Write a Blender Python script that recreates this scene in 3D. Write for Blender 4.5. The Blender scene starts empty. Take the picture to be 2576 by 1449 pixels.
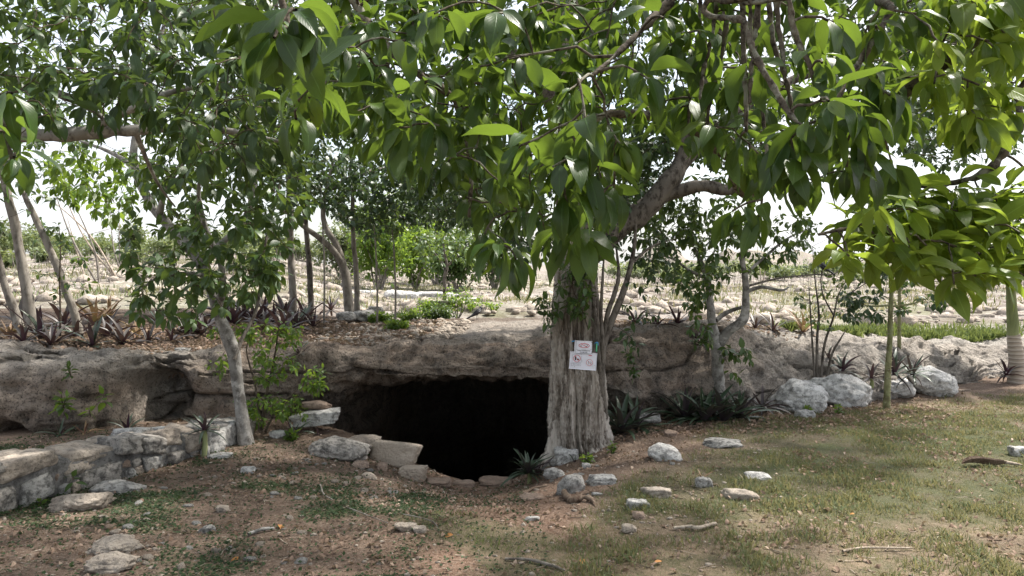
import bpy, bmesh, math, random
import numpy as np
from mathutils import Vector, Matrix

# ------------------------------------------------------------------ camera, sky, sun, exposure
scene = bpy.context.scene
C = scene.collection
F_PX, CX, HY, EYE = 1946.0, 1288.0, 700.0, 1.6      # focal length / centre / horizon of the photo at 2576 px width
cam_d = bpy.data.cameras.new('camera')
cam = bpy.data.objects.new('camera', cam_d)
C.objects.link(cam)
cam.location = (0, 0, EYE)
cam.rotation_euler = (math.radians(90), 0, 0)
cam_d.sensor_width = 36
cam_d.lens = 36 * F_PX / 2576
cam_d.shift_y = -24.5 / 2576
cam_d.clip_start = 0.05
cam_d.clip_end = 3000
scene.camera = cam

SUN_DIR = Vector((0.46, 0.26, 0.85)).normalized()     # towards the sun
sun_el = math.asin(SUN_DIR.z)
sun_az = math.atan2(SUN_DIR.x, SUN_DIR.y)
world = bpy.data.worlds.new('World')
scene.world = world
world.use_nodes = True
wn = world.node_tree
wn.nodes.clear()
w_out = wn.nodes.new('ShaderNodeOutputWorld')
w_bg = wn.nodes.new('ShaderNodeBackground')
w_sky = wn.nodes.new('ShaderNodeTexSky')
w_sky.sky_type = 'NISHITA'
w_sky.sun_disc = False
w_sky.sun_elevation = sun_el
w_sky.sun_rotation = sun_az
w_sky.air_density = 1.2
w_sky.dust_density = 3.5
w_sky.ozone_density = 1.0
# thin bright cloud over the blue
w_tc = wn.nodes.new('ShaderNodeTexCoord')
w_nz = wn.nodes.new('ShaderNodeTexNoise')
w_nz.inputs['Scale'].default_value = 2.2
w_nz.inputs['Detail'].default_value = 7
w_nz.inputs['Roughness'].default_value = 0.6
w_rp = wn.nodes.new('ShaderNodeValToRGB')
w_rp.color_ramp.elements[0].position = 0.36
w_rp.color_ramp.elements[0].color = (0.25, 0.25, 0.25, 1)
w_rp.color_ramp.elements[1].position = 0.58
w_rp.color_ramp.elements[1].color = (0.9, 0.9, 0.9, 1)
w_mx = wn.nodes.new('ShaderNodeMix')
w_mx.data_type = 'RGBA'
w_mx.inputs[7].default_value = (4.5, 4.6, 4.85, 1)
wn.links.new(w_tc.outputs['Generated'], w_nz.inputs['Vector'])
wn.links.new(w_nz.outputs[0], w_rp.inputs[0])
wn.links.new(w_rp.outputs[0], w_mx.inputs[0])
wn.links.new(w_sky.outputs[0], w_mx.inputs[6])
wn.links.new(w_mx.outputs[2], w_bg.inputs['Color'])
w_bg.inputs['Strength'].default_value = 0.12
wn.links.new(w_bg.outputs[0], w_out.inputs[0])

sun_d = bpy.data.lights.new('sun', 'SUN')
sun_d.energy = 4.2
sun_d.angle = math.radians(3.0)
sun_d.color = (1.0, 0.95, 0.87)
sun = bpy.data.objects.new('sun', sun_d)
C.objects.link(sun)
sun.rotation_euler = (-SUN_DIR).to_track_quat('-Z', 'Y').to_euler()
sun.location = (0, 0, 30)

scene.view_settings.view_transform = 'Standard'
scene.view_settings.look = 'None'
scene.view_settings.exposure = 1.42
scene.view_settings.gamma = 1
scene.view_settings.use_curve_mapping = False
scene.render.engine = 'CYCLES'
cy = scene.cycles
cy.max_bounces = 7
cy.diffuse_bounces = 2
cy.glossy_bounces = 2
cy.transmission_bounces = 4
cy.transparent_max_bounces = 4
cy.caustics_reflective = False
cy.caustics_refractive = False
cy.use_denoising = True

R = np.random.default_rng(7)
PI = math.pi

# ------------------------------------------------------------------ helpers
def P(x, y, d):
    """point seen at photo pixel (x, y) (2576 px wide) standing d metres in front of the camera"""
    return np.array([(x - CX) / F_PX * d, d, EYE - (y - HY) / F_PX * d])

def zz(y, d):
    return EYE - (y - HY) / F_PX * d

def hash3(ix, iy, iz, seed):
    h = (ix.astype(np.int64) * 374761393 + iy.astype(np.int64) * 668265263 + iz.astype(np.int64) * 2147483647 + seed * 1274126177) & 0xFFFFFFFF
    h = ((h ^ (h >> 13)) * 1274126177) & 0xFFFFFFFF
    h = ((h ^ (h >> 16)) * 2246822519) & 0xFFFFFFFF
    h = h ^ (h >> 15)
    return (h & 0xFFFFFF) / float(0xFFFFFF)

def vnoise(p, seed=0):
    p = np.asarray(p, float)
    i = np.floor(p).astype(np.int64)
    f = p - i
    u = f * f * f * (f * (f * 6 - 15) + 10)
    out = 0
    for dx in (0, 1):
        for dy in (0, 1):
            for dz in (0, 1):
                w = (u[:, 0] if dx else 1 - u[:, 0]) * (u[:, 1] if dy else 1 - u[:, 1]) * (u[:, 2] if dz else 1 - u[:, 2])
                out = out + w * hash3(i[:, 0] + dx, i[:, 1] + dy, i[:, 2] + dz, seed)
    return out

def fbm(p, scale=1.0, octaves=4, gain=0.5, seed=0):
    """about -1..1"""
    p = np.asarray(p, float) * scale
    a, s, t = 1.0, 0.0, 0.0
    for o in range(octaves):
        s = s + a * (vnoise(p, seed + o * 17) * 2 - 1)
        t += a
        a *= gain
        p = p * 2.03 + 11.7
    return s / t

def sstep(a, b, x):
    t = np.clip((x - a) / (b - a), 0, 1)
    return t * t * (3 - 2 * t)

def fast_mesh(name, V, F, uv=None, attrs=None, smooth=True):
    V = np.ascontiguousarray(V, dtype=np.float32)
    F = np.ascontiguousarray(F, dtype=np.int32)
    me = bpy.data.meshes.new(name)
    m, k = F.shape
    me.vertices.add(len(V))
    me.vertices.foreach_set('co', V.ravel())
    me.loops.add(m * k)
    me.loops.foreach_set('vertex_index', F.ravel())
    me.polygons.add(m)
    me.polygons.foreach_set('loop_start', np.arange(0, m * k, k, dtype=np.int32))
    if smooth:
        me.polygons.foreach_set('use_smooth', np.ones(m, dtype=bool))
    if uv is not None:
        l = me.uv_layers.new(name='UVMap')
        l.data.foreach_set('uv', np.ascontiguousarray(np.asarray(uv, np.float32)[F.ravel()]).ravel())
    for a, v in (attrs or {}).items():
        at = me.attributes.new(a, 'FLOAT', 'POINT')
        at.data.foreach_set('value', np.ascontiguousarray(v, dtype=np.float32))
    me.update(calc_edges=True)
    return me

def link(name, me, mat=None, parent=None, loc=None):
    o = bpy.data.objects.new(name, me)
    C.objects.link(o)
    if mat is not None and me is not None and len(me.materials) == 0:
        me.materials.append(mat)
    if parent is not None:
        o.parent = parent
    if loc is not None:
        o.location = loc
    return o

def tag(o, label=None, cat=None, group=None, kind=None):
    if label: o['label'] = label
    if cat: o['category'] = cat
    if group: o['group'] = group
    if kind: o['kind'] = kind
    return o

def thing(name, loc, label, cat, group=None):
    o = bpy.data.objects.new(name, None)
    o.empty_display_size = 0.1
    C.objects.link(o)
    o.location = Vector([float(q) for q in loc])
    return tag(o, label, cat, group)

def part(name, V, F, mat, parent=None, uv=None, attrs=None, smooth=True, kind=None):
    """mesh given in world coordinates; stored relative to its thing's base (things are only translated)"""
    V = np.asarray(V, float)
    if parent is not None:
        p, base = parent, np.zeros(3)
        while p is not None:
            base = base + np.array(p.location)
            p = p.parent
        V = V - base
    o = link(name, fast_mesh(name, V, F, uv, attrs, smooth), mat, parent)
    if kind: o['kind'] = kind
    return o

def grid_faces(nu, nv, close_u=False):
    i = np.arange(nu if close_u else nu - 1)[:, None]
    j = np.arange(nv - 1)[None, :]
    i2 = (i + 1) % nu
    return np.stack(np.broadcast_arrays(i * nv + j, i2 * nv + j, i2 * nv + j + 1, i * nv + j + 1), -1).reshape(-1, 4)

def unit(v):
    return v / np.maximum(np.linalg.norm(v, axis=-1, keepdims=True), 1e-9)

def catmull(pts, n):
    """resample a polyline (k, c) smoothly to n points per span"""
    p = np.asarray(pts, float)
    q = np.vstack([2 * p[0] - p[1], p, 2 * p[-1] - p[-2]])
    out = []
    for i in range(len(p) - 1):
        a, b, c, d = q[i], q[i + 1], q[i + 2], q[i + 3]
        t = np.linspace(0, 1, n, endpoint=False)[:, None]
        out.append(0.5 * (2 * b + (c - a) * t + (2 * a - 5 * b + 4 * c - d) * t ** 2 + (3 * b - a - 3 * c + d) * t ** 3))
    return np.vstack(out + [p[-1:]])

def tubes(paths, radii, sides=5):
    """paths (M, K, 3), radii (M, K) -> verts, quads"""
    paths = np.asarray(paths, float)
    radii = np.asarray(radii, float)
    M, K, _ = paths.shape
    t = unit(np.gradient(paths, axis=1))
    ref = np.where(np.abs(t[..., 2:3]) > 0.9, np.array([1.0, 0, 0]), np.array([0, 0, 1.0]))
    m = unit(t.mean(1, keepdims=True))
    ref = np.where(np.abs(m[..., 2:3]) > 0.85, np.array([0.3, 1.0, 0]), np.array([0, 0, 1.0])) + 0 * ref
    a = unit(np.cross(t, ref))
    b = np.cross(t, a)
    th = np.arange(sides) / sides * 2 * PI
    ring = a[:, :, None, :] * np.cos(th)[None, None, :, None] + b[:, :, None, :] * np.sin(th)[None, None, :, None]
    V = paths[:, :, None, :] + ring * radii[:, :, None, None]
    V = V.reshape(-1, 3)
    base = np.arange(M)[:, None, None] * K * sides
    k = np.arange(K - 1)[None, :, None] * sides
    s = np.arange(sides)[None, None, :]
    s2 = (s + 1) % sides
    F = np.stack(np.broadcast_arrays(base + k + s, base + k + s2, base + k + sides + s2, base + k + sides + s), -1).reshape(-1, 4)
    return V, F

def limb(pts, rad, sides=10, n=8, rough=0.06, seed=0):
    """one tapering, slightly knobbly limb from control points"""
    rad = np.asarray(rad, float)
    rad = np.interp(np.linspace(0, 1, len(pts)), np.linspace(0, 1, len(rad)), rad)
    p = catmull(np.column_stack([np.asarray(pts, float), rad]), n)
    path, r = p[:, :3], np.maximum(p[:, 3], 0.0015)
    path = path + 0.25 * r[:, None] * np.stack([fbm(path + s * 31, 2.2, 2, seed=seed + s) for s in range(3)], -1)
    V, F = tubes(path[None], r[None], sides)
    c = np.repeat(path, sides, 0)
    d = V - c
    k = 1 + rough * 3 * fbm(V * [1, 1, 0.6], 1.2 / max(r.mean(), 0.01) * 0.5, 3, seed=seed)
    V = c + d * k[:, None]
    n0 = len(V)
    V = np.vstack([V, path[-1:] + (path[-1] - path[-2]) * 0.3])
    last = np.arange(n0 - sides, n0)
    cap = np.stack([last, np.roll(last, -1), np.full(sides, n0), np.full(sides, n0)], -1)
    return V, F, path, r, cap

# ------------------------------------------------------------------ materials
def N(nt, t, ins=None, **props):
    n = nt.nodes.new(t)
    for k, v in props.items():
        setattr(n, k, v)
    for k, v in (ins or {}).items():
        s = n.inputs[k]
        if isinstance(v, bpy.types.NodeSocket):
            nt.links.new(v, s)
        else:
            s.default_value = v
    return n

def c4(c):
    return (c[0], c[1], c[2], 1)

def mixc(nt, f, a, b, blend='MIX'):
    n = nt.nodes.new('ShaderNodeMix')
    n.data_type = 'RGBA'
    n.blend_type = blend
    for i, v in ((0, f), (6, a), (7, b)):
        if isinstance(v, bpy.types.NodeSocket):
            nt.links.new(v, n.inputs[i])
        else:
            n.inputs[i].default_value = v if i == 0 else c4(v)
    return n.outputs[2]

def math_n(nt, op, a, b=None, clamp=False):
    n = nt.nodes.new('ShaderNodeMath')
    n.operation = op
    n.use_clamp = clamp
    for i, v in ((0, a), (1, b)):
        if v is None: continue
        if isinstance(v, bpy.types.NodeSocket):
            nt.links.new(v, n.inputs[i])
        else:
            n.inputs[i].default_value = v
    return n.outputs[0]

def ramp(nt, fac, stops):
    n = nt.nodes.new('ShaderNodeValToRGB')
    nt.links.new(fac, n.inputs[0])
    e = n.color_ramp.elements
    while len(e) < len(stops):
        e.new(0.5)
    for k, (p, c) in enumerate(stops):
        e[k].position = p
        e[k].color = c4(c) if not isinstance(c, (int, float)) else (c, c, c, 1)
    return n.outputs[0]

def noise(nt, vec, scale, detail=4, rough=0.55, dist=0.0):
    n = N(nt, 'ShaderNodeTexNoise', {'Vector': vec, 'Scale': scale, 'Detail': detail, 'Roughness': rough, 'Distortion': dist})
    return n.outputs[0]

def scaled(nt, vec, s):
    return N(nt, 'ShaderNodeMapping', {'Vector': vec, 'Scale': s}).outputs[0]

def new_mat(name):
    m = bpy.data.materials.new(name)
    m.use_nodes = True
    nt = m.node_tree
    nt.nodes.clear()
    out = nt.nodes.new('ShaderNodeOutputMaterial')
    return m, nt, out

def obj_vec(nt, own=True):
    tc = nt.nodes.new('ShaderNodeTexCoord')
    if not own:
        return tc.outputs['Object']
    oi = nt.nodes.new('ShaderNodeObjectInfo')
    sh = N(nt, 'ShaderNodeVectorMath', {0: tc.outputs['Object'], 1: oi.outputs['Random']}, operation='ADD')
    sc = N(nt, 'ShaderNodeVectorMath', {0: oi.outputs['Location'], 1: (0.37, 0.73, 0.51)}, operation='MULTIPLY')
    return N(nt, 'ShaderNodeVectorMath', {0: sh.outputs[0], 1: sc.outputs[0]}, operation='ADD').outputs[0]

def bump(nt, h, strength=0.6, dist=0.02, normal=None):
    ins = {'Height': h, 'Strength': strength, 'Distance': dist}
    if normal is not None:
        ins['Normal'] = normal
    return N(nt, 'ShaderNodeBump', ins).outputs[0]

def principled(nt, out, col, rough=0.85, nrm=None, spec=0.3):
    b = N(nt, 'ShaderNodeBsdfPrincipled', {'Base Color': col, 'Roughness': rough, 'Specular IOR Level': spec})
    if nrm is not None:
        nt.links.new(nrm, b.inputs['Normal'])
    nt.links.new(b.outputs[0], out.inputs[0])
    return b

def limestone(name, a, b, lichen=(0.05, 0.048, 0.045), amount=0.7, pore=1.0):
    m, nt, out = new_mat(name)
    v = obj_vec(nt)
    n1 = noise(nt, v, 2.6, 5, 0.6)
    n2 = noise(nt, v, 15, 8, 0.72)
    n3 = noise(nt, v, 55, 5, 0.7)
    col = mixc(nt, ramp(nt, n1, [(0.35, 0.0), (0.65, 1.0)]), a, b)
    col = mixc(nt, math_n(nt, 'MULTIPLY', ramp(nt, n2, [(0.47, 0.0), (0.6, 1.0)]), amount), col, lichen)
    pm = ramp(nt, n3, [(0.33, 1.0), (0.45, 0.0)])
    col = mixc(nt, math_n(nt, 'MULTIPLY', pm, 0.75 * pore), col, (0.04, 0.035, 0.03))
    hgt = math_n(nt, 'ADD', math_n(nt, 'MULTIPLY', n2, 1.2), math_n(nt, 'MULTIPLY', n3, 0.5))
    principled(nt, out, col, 0.92, bump(nt, hgt, 0.9, 0.03), 0.15)
    return m

M = {}
M['rock_grey'] = limestone('grey_limestone', (0.33, 0.32, 0.30), (0.47, 0.455, 0.43), amount=0.75)
M['rock_white'] = limestone('white_limestone', (0.46, 0.45, 0.43), (0.64, 0.62, 0.59), amount=0.62)
M['rock_boulder'] = limestone('pale_boulder_limestone', (0.56, 0.55, 0.53), (0.74, 0.72, 0.69), (0.07, 0.068, 0.064), 0.6)
M['rock_tan'] = limestone('tan_limestone', (0.34, 0.285, 0.235), (0.47, 0.41, 0.345), amount=0.45)
M['rock_pink'] = limestone('reddish_limestone', (0.27, 0.195, 0.15), (0.38, 0.29, 0.23), amount=0.3)
M['slab'] = limestone('smooth_tan_limestone', (0.36, 0.30, 0.24), (0.46, 0.39, 0.32), amount=0.12, pore=0.4)
M['mortar'] = limestone('grey_mortar', (0.15, 0.145, 0.14), (0.24, 0.23, 0.22), amount=0.7)
M['wall_stone'] = limestone('wall_limestone', (0.29, 0.275, 0.255), (0.45, 0.41, 0.365), amount=0.8)

def ledge_mat():
    m, nt, out = new_mat('weathered_ledge_limestone')
    v = obj_vec(nt, False)
    n0 = noise(nt, v, 0.8, 5, 0.6)
    n1 = noise(nt, v, 3.2, 7, 0.68)
    n2 = noise(nt, v, 14, 8, 0.72)
    n3 = noise(nt, v, 48, 5, 0.7)
    band = noise(nt, scaled(nt, v, (0.7, 0.7, 5.0)), 1.6, 6, 0.65)
    streak = noise(nt, scaled(nt, v, (4.0, 4.0, 0.5)), 1.5, 5, 0.6)
    col = mixc(nt, ramp(nt, n0, [(0.38, 0.0), (0.62, 1.0)]), (0.37, 0.31, 0.26), (0.48, 0.395, 0.325))
    col = mixc(nt, math_n(nt, 'MULTIPLY', ramp(nt, band, [(0.45, 0.0), (0.62, 1.0)]), 0.6), col, (0.42, 0.31, 0.235))
    col = mixc(nt, math_n(nt, 'MULTIPLY', ramp(nt, n1, [(0.52, 0.0), (0.64, 1.0)]), 0.78), col, (0.105, 0.092, 0.082))
    col = mixc(nt, math_n(nt, 'MULTIPLY', ramp(nt, streak, [(0.52, 0.0), (0.68, 1.0)]), 0.65), col, (0.065, 0.058, 0.052))
    col = mixc(nt, math_n(nt, 'MULTIPLY', ramp(nt, n2, [(0.52, 0.0), (0.64, 1.0)]), 0.6), col, (0.075, 0.066, 0.06))
    col = mixc(nt, ramp(nt, n3, [(0.36, 0.85), (0.46, 0.0)]), col, (0.025, 0.021, 0.018))
    col = mixc(nt, math_n(nt, 'MULTIPLY', ramp(nt, n3, [(0.55, 0.0), (0.66, 1.0)]), 0.45), col, (0.40, 0.335, 0.27))
    pale = N(nt, 'ShaderNodeAttribute', attribute_name='pale').outputs['Fac']
    palecol = mixc(nt, ramp(nt, n2, [(0.46, 0.0), (0.62, 0.75)]), (0.50, 0.46, 0.41), (0.20, 0.185, 0.17))
    palecol = mixc(nt, ramp(nt, n3, [(0.34, 0.8), (0.46, 0.0)]), palecol, (0.05, 0.045, 0.04))
    col = mixc(nt, pale, col, palecol)
    soil = N(nt, 'ShaderNodeAttribute', attribute_name='soil').outputs['Fac']
    sc = mixc(nt, ramp(nt, n2, [(0.4, 0.0), (0.6, 1.0)]), (0.085, 0.06, 0.045), (0.20, 0.155, 0.12))
    col = mixc(nt, soil, col, sc)
    h = math_n(nt, 'ADD', math_n(nt, 'MULTIPLY', n1, 1.5), math_n(nt, 'ADD', math_n(nt, 'MULTIPLY', n2, 1.3), math_n(nt, 'MULTIPLY', n3, 0.5)))
    principled(nt, out, col, 0.93, bump(nt, h, 1.0, 0.085), 0.12)
    return m
M['ledge'] = ledge_mat()

def ground_mat():
    m, nt, out = new_mat('dirt_and_litter')
    v = obj_vec(nt, False)
    n0 = noise(nt, v, 0.9, 5, 0.6)
    n1 = noise(nt, v, 7, 6, 0.65)
    n2 = noise(nt, v, 38, 6, 0.7)
    n3 = noise(nt, v, 120, 3, 0.6)
    n4 = noise(nt, scaled(nt, v, (1.0, 2.2, 1.0)), 75, 4, 0.75, 1.2)
    col = mixc(nt, ramp(nt, n0, [(0.36, 0.0), (0.64, 1.0)]), (0.112, 0.075, 0.056), (0.20, 0.145, 0.11))
    col = mixc(nt, math_n(nt, 'MULTIPLY', ramp(nt, n1, [(0.45, 0.0), (0.66, 1.0)]), 0.6), col, (0.25, 0.185, 0.14))
    col = mixc(nt, math_n(nt, 'MULTIPLY', ramp(nt, n2, [(0.55, 0.0), (0.66, 1.0)]), 0.75), col, (0.34, 0.28, 0.22))
    col = mixc(nt, math_n(nt, 'MULTIPLY', ramp(nt, n2, [(0.34, 1.0), (0.45, 0.0)]), 0.75), col, (0.045, 0.03, 0.022))
    col = mixc(nt, math_n(nt, 'MULTIPLY', ramp(nt, n4, [(0.56, 0.0), (0.63, 1.0)]), 0.8), col, (0.33, 0.265, 0.21))
    col = mixc(nt, math_n(nt, 'MULTIPLY', ramp(nt, n4, [(0.37, 1.0), (0.44, 0.0)]), 0.8), col, (0.035, 0.025, 0.02))
    pth = N(nt, 'ShaderNodeAttribute', attribute_name='path').outputs['Fac']
    col = mixc(nt, math_n(nt, 'MULTIPLY', pth, 0.62), col, mixc(nt, ramp(nt, n2, [(0.42, 0.0), (0.6, 1.0)]), (0.17, 0.098, 0.068), (0.29, 0.20, 0.148)))
    g = N(nt, 'ShaderNodeAttribute', attribute_name='grass').outputs['Fac']
    dry = N(nt, 'ShaderNodeAttribute', attribute_name='dry').outputs['Fac']
    gc = mixc(nt, math_n(nt, 'MULTIPLY', dry, ramp(nt, n1, [(0.4, 0.35), (0.6, 1.0)])), (0.055, 0.078, 0.034), (0.25, 0.195, 0.135))
    col = mixc(nt, math_n(nt, 'MULTIPLY', g, 0.78), col, gc)
    h = math_n(nt, 'ADD', math_n(nt, 'MULTIPLY', n1, 1.0), math_n(nt, 'ADD', n2, math_n(nt, 'MULTIPLY', n3, 0.4)))
    principled(nt, out, col, 0.95, bump(nt, h, 0.9, 0.03), 0.1)
    return m
M['ground'] = ground_mat()

def field_mat():
    m, nt, out = new_mat('pale_stony_field')
    v = obj_vec(nt, False)
    n0 = noise(nt, v, 0.16, 6, 0.65)
    n1 = noise(nt, v, 0.9, 8, 0.74)
    n2 = noise(nt, v, 9, 6, 0.7)
    n5 = noise(nt, v, 3.5, 6, 0.72)
    col = mixc(nt, ramp(nt, n1, [(0.42, 0.0), (0.58, 1.0)]), (0.135, 0.108, 0.09), (0.29, 0.26, 0.235))
    col = mixc(nt, math_n(nt, 'MULTIPLY', ramp(nt, n5, [(0.53, 0.0), (0.6, 1.0)]), 0.5), col, (0.40, 0.38, 0.35))
    col = mixc(nt, math_n(nt, 'MULTIPLY', ramp(nt, n0, [(0.5, 0.0), (0.62, 1.0)]), 0.6), col, (0.17, 0.18, 0.10))
    col = mixc(nt, math_n(nt, 'MULTIPLY', ramp(nt, n2, [(0.36, 1.0), (0.46, 0.0)]), 0.7), col, (0.12, 0.095, 0.075))
    principled(nt, out, col, 0.95, bump(nt, math_n(nt, 'ADD', n1, n2), 0.8, 0.1), 0.1)
    return m
M['field'] = field_mat()

def bark_mat(name, a, b, dark, scale=1.0, stretch=0.25, lichen=None, lich_amt=0.5, depth=0.015):
    m, nt, out = new_mat(name)
    v = obj_vec(nt)
    vs = scaled(nt, v, (1, 1, stretch))
    n1 = noise(nt, vs, 16 * scale, 7, 0.65)
    n2 = noise(nt, vs, 55 * scale, 5, 0.6)
    n0 = noise(nt, v, 2.4, 4, 0.6)
    col = mixc(nt, ramp(nt, n0, [(0.36, 0.0), (0.64, 1.0)]), a, b)
    col = mixc(nt, ramp(nt, n1, [(0.38, 1.0), (0.53, 0.0)]), col, dark)
    if lichen:
        n4 = noise(nt, v, 9, 5, 0.7)
        col = mixc(nt, math_n(nt, 'MULTIPLY', ramp(nt, n4, [(0.52, 0.0), (0.6, 1.0)]), lich_amt), col, lichen)
    principled(nt, out, col, 0.9, bump(nt, math_n(nt, 'ADD', n1, math_n(nt, 'MULTIPLY', n2, 0.5)), 0.8, depth), 0.15)
    return m
M['bark_big'] = bark_mat('fibrous_grey_bark', (0.37, 0.325, 0.28), (0.52, 0.475, 0.425), (0.11, 0.088, 0.07), 1.0, 0.10, None, 0.5, 0.03)
M['bark_limb'] = bark_mat('brown_limb_bark', (0.12, 0.105, 0.09), (0.19, 0.168, 0.145), (0.045, 0.037, 0.03), 1.2, 0.5)
M['bark_grey'] = bark_mat('smooth_grey_bark', (0.19, 0.18, 0.165), (0.30, 0.285, 0.265), (0.11, 0.10, 0.09), 0.8, 0.8, (0.50, 0.48, 0.45), 0.5, 0.006)
M['bark_brown'] = bark_mat('scarred_brown_twig_bark', (0.085, 0.07, 0.055), (0.13, 0.108, 0.082), (0.03, 0.024, 0.02), 2.5, 1.0, (0.30, 0.30, 0.24), 0.6, 0.006)
M['bark_pale'] = bark_mat('pale_tan_bark', (0.19, 0.17, 0.145), (0.28, 0.255, 0.225), (0.11, 0.095, 0.08), 0.9, 0.4, None, 0, 0.008)
M['bark_spiny'] = bark_mat('green_spiny_bark', (0.20, 0.215, 0.10), (0.28, 0.27, 0.15), (0.13, 0.12, 0.06), 1.0, 0.6)
M['twig'] = bark_mat('dark_twig_bark', (0.085, 0.066, 0.05), (0.15, 0.12, 0.09), (0.04, 0.03, 0.025), 2.0, 1.0)
M['dry_stick'] = bark_mat('dry_pale_wood', (0.32, 0.265, 0.21), (0.43, 0.37, 0.30), (0.17, 0.13, 0.10), 1.5, 0.5)
M['root'] = bark_mat('earthy_root_bark', (0.13, 0.095, 0.07), (0.19, 0.145, 0.11), (0.085, 0.055, 0.04), 1.2, 0.8)

def leaf_mat(name, dark, light, lime, trans=0.32, rough=0.38, vein=True, under=None, spec=0.5):
    """two-sided leaf blade: glossy upper side, duller paler under side, light coming through"""
    m, nt, out = new_mat(name)
    at = N(nt, 'ShaderNodeAttribute', attribute_name='var').outputs['Fac']
    oi = nt.nodes.new('ShaderNodeObjectInfo').outputs['Random']
    f = math_n(nt, 'FRACT', math_n(nt, 'ADD', at, math_n(nt, 'MULTIPLY', oi, 0.93)))
    col = ramp(nt, f, [(0.0, dark), (0.55, light), (0.88, light), (1.0, lime)])
    nrm = None
    if vein:
        uv = nt.nodes.new('ShaderNodeUVMap').outputs[0]
        sp = N(nt, 'ShaderNodeSeparateXYZ', {0: uv})
        du = math_n(nt, 'ABSOLUTE', math_n(nt, 'SUBTRACT', sp.outputs[0], 0.5))
        mid = ramp(nt, du, [(0.012, 1.0), (0.035, 0.0)])
        w = math_n(nt, 'SINE', math_n(nt, 'MULTIPLY', math_n(nt, 'SUBTRACT', math_n(nt, 'MULTIPLY', sp.outputs[1], 10.0), math_n(nt, 'MULTIPLY', du, 7.0)), 6.283))
        side = ramp(nt, w, [(0.90, 0.0), (1.0, 1.0)])
        vv = math_n(nt, 'MAXIMUM', mid, math_n(nt, 'MULTIPLY', side, 0.10))
        col = mixc(nt, math_n(nt, 'MULTIPLY', vv, 0.55), col, tuple(min(1, 1.9 * c + 0.03) for c in light))
        nrm = bump(nt, math_n(nt, 'ADD', vv, math_n(nt, 'MULTIPLY', w, -0.12)), 0.25, 0.003)
    tcn = obj_vec(nt)
    blotch = noise(nt, tcn, 14, 3, 0.6)
    col = mixc(nt, ramp(nt, blotch, [(0.35, 0.22), (0.65, 0.0)]), col, (dark[0] * 0.6, dark[1] * 0.6, dark[2] * 0.6))
    spots = noise(nt, tcn, 70 if vein else 25, 3, 0.7)
    col = mixc(nt, ramp(nt, spots, [(0.66, 0.0), (0.72, 0.8)]), col, (0.10, 0.075, 0.03))
    back = nt.nodes.new('ShaderNodeNewGeometry').outputs['Backfacing']
    if under is None:
        under = (light[0] * 1.25 + 0.012, light[1] * 1.15 + 0.015, light[2] * 1.2 + 0.012)
    cs = mixc(nt, back, col, under)
    b = N(nt, 'ShaderNodeBsdfPrincipled', {'Base Color': cs, 'Specular IOR Level': spec,
                                          'Roughness': math_n(nt, 'ADD', math_n(nt, 'MULTIPLY', back, 0.3), rough)})
    tcol = mixc(nt, 0.55, cs, (lime[0] * 1.6, lime[1] * 1.6, lime[2] * 1.1))
    t = N(nt, 'ShaderNodeBsdfTranslucent', {'Color': tcol})
    if nrm is not None:
        nt.links.new(nrm, b.inputs['Normal'])
    mx = N(nt, 'ShaderNodeMixShader', {0: trans, 1: b.outputs[0], 2: t.outputs[0]})
    nt.links.new(mx.outputs[0], out.inputs[0])
    return m
M['leaf_big'] = leaf_mat('broad_glossy_leaf', (0.020, 0.050, 0.012), (0.043, 0.094, 0.018), (0.16, 0.23, 0.022), 0.40, 0.37, spec=0.5)
M['leaf_shade'] = leaf_mat('dark_broad_leaf', (0.020, 0.047, 0.014), (0.036, 0.076, 0.020), (0.11, 0.16, 0.025), 0.34, 0.40)
M['leaf_mid'] = leaf_mat('mid_green_leaf', (0.026, 0.058, 0.016), (0.050, 0.100, 0.023), (0.14, 0.19, 0.03), 0.30, 0.45)
M['leaf_small'] = leaf_mat('small_dark_leaf', (0.020, 0.044, 0.016), (0.034, 0.068, 0.024), (0.075, 0.12, 0.03), 0.26, 0.45, False)
M['leaf_far'] = leaf_mat('pale_scrub_leaf', (0.075, 0.105, 0.045), (0.12, 0.16, 0.065), (0.19, 0.22, 0.08), 0.30, 0.6, False)
M['leaf_bright'] = leaf_mat('fresh_green_leaf', (0.055, 0.11, 0.018), (0.095, 0.175, 0.028), (0.20, 0.27, 0.03), 0.48, 0.4)
M['leaf_sunlit'] = leaf_mat('sunlit_yellow_green_leaf', (0.075, 0.135, 0.018), (0.13, 0.215, 0.028), (0.24, 0.30, 0.035), 0.50, 0.36, spec=0.5)  # lit copy of the broad leaf, sunshine put into a brighter colour
M['leaf_palm'] = leaf_mat('palm_leaflet', (0.06, 0.085, 0.03), (0.10, 0.13, 0.04), (0.22, 0.22, 0.07), 0.28, 0.45, False)
M['leaf_rhoeo'] = leaf_mat('purple_backed_sword_leaf', (0.030, 0.052, 0.030), (0.055, 0.078, 0.048), (0.10, 0.115, 0.075), 0.10, 0.4, False, (0.065, 0.022, 0.050))
M['leaf_clump'] = leaf_mat('dark_green_sword_leaf', (0.018, 0.038, 0.018), (0.034, 0.062, 0.030), (0.07, 0.10, 0.05), 0.12, 0.35, False, (0.045, 0.030, 0.040))
M['leaf_rhoeo_dark'] = leaf_mat('dark_purple_sword_leaf', (0.040, 0.026, 0.030), (0.060, 0.050, 0.044), (0.13, 0.105, 0.075), 0.08, 0.45, False, (0.060, 0.020, 0.040))
M['leaf_rhoeo_dry'] = leaf_mat('dry_straw_sword_leaf', (0.20, 0.105, 0.065), (0.30, 0.20, 0.11), (0.32, 0.30, 0.12), 0.12, 0.6, False, (0.22, 0.10, 0.085))
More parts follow.
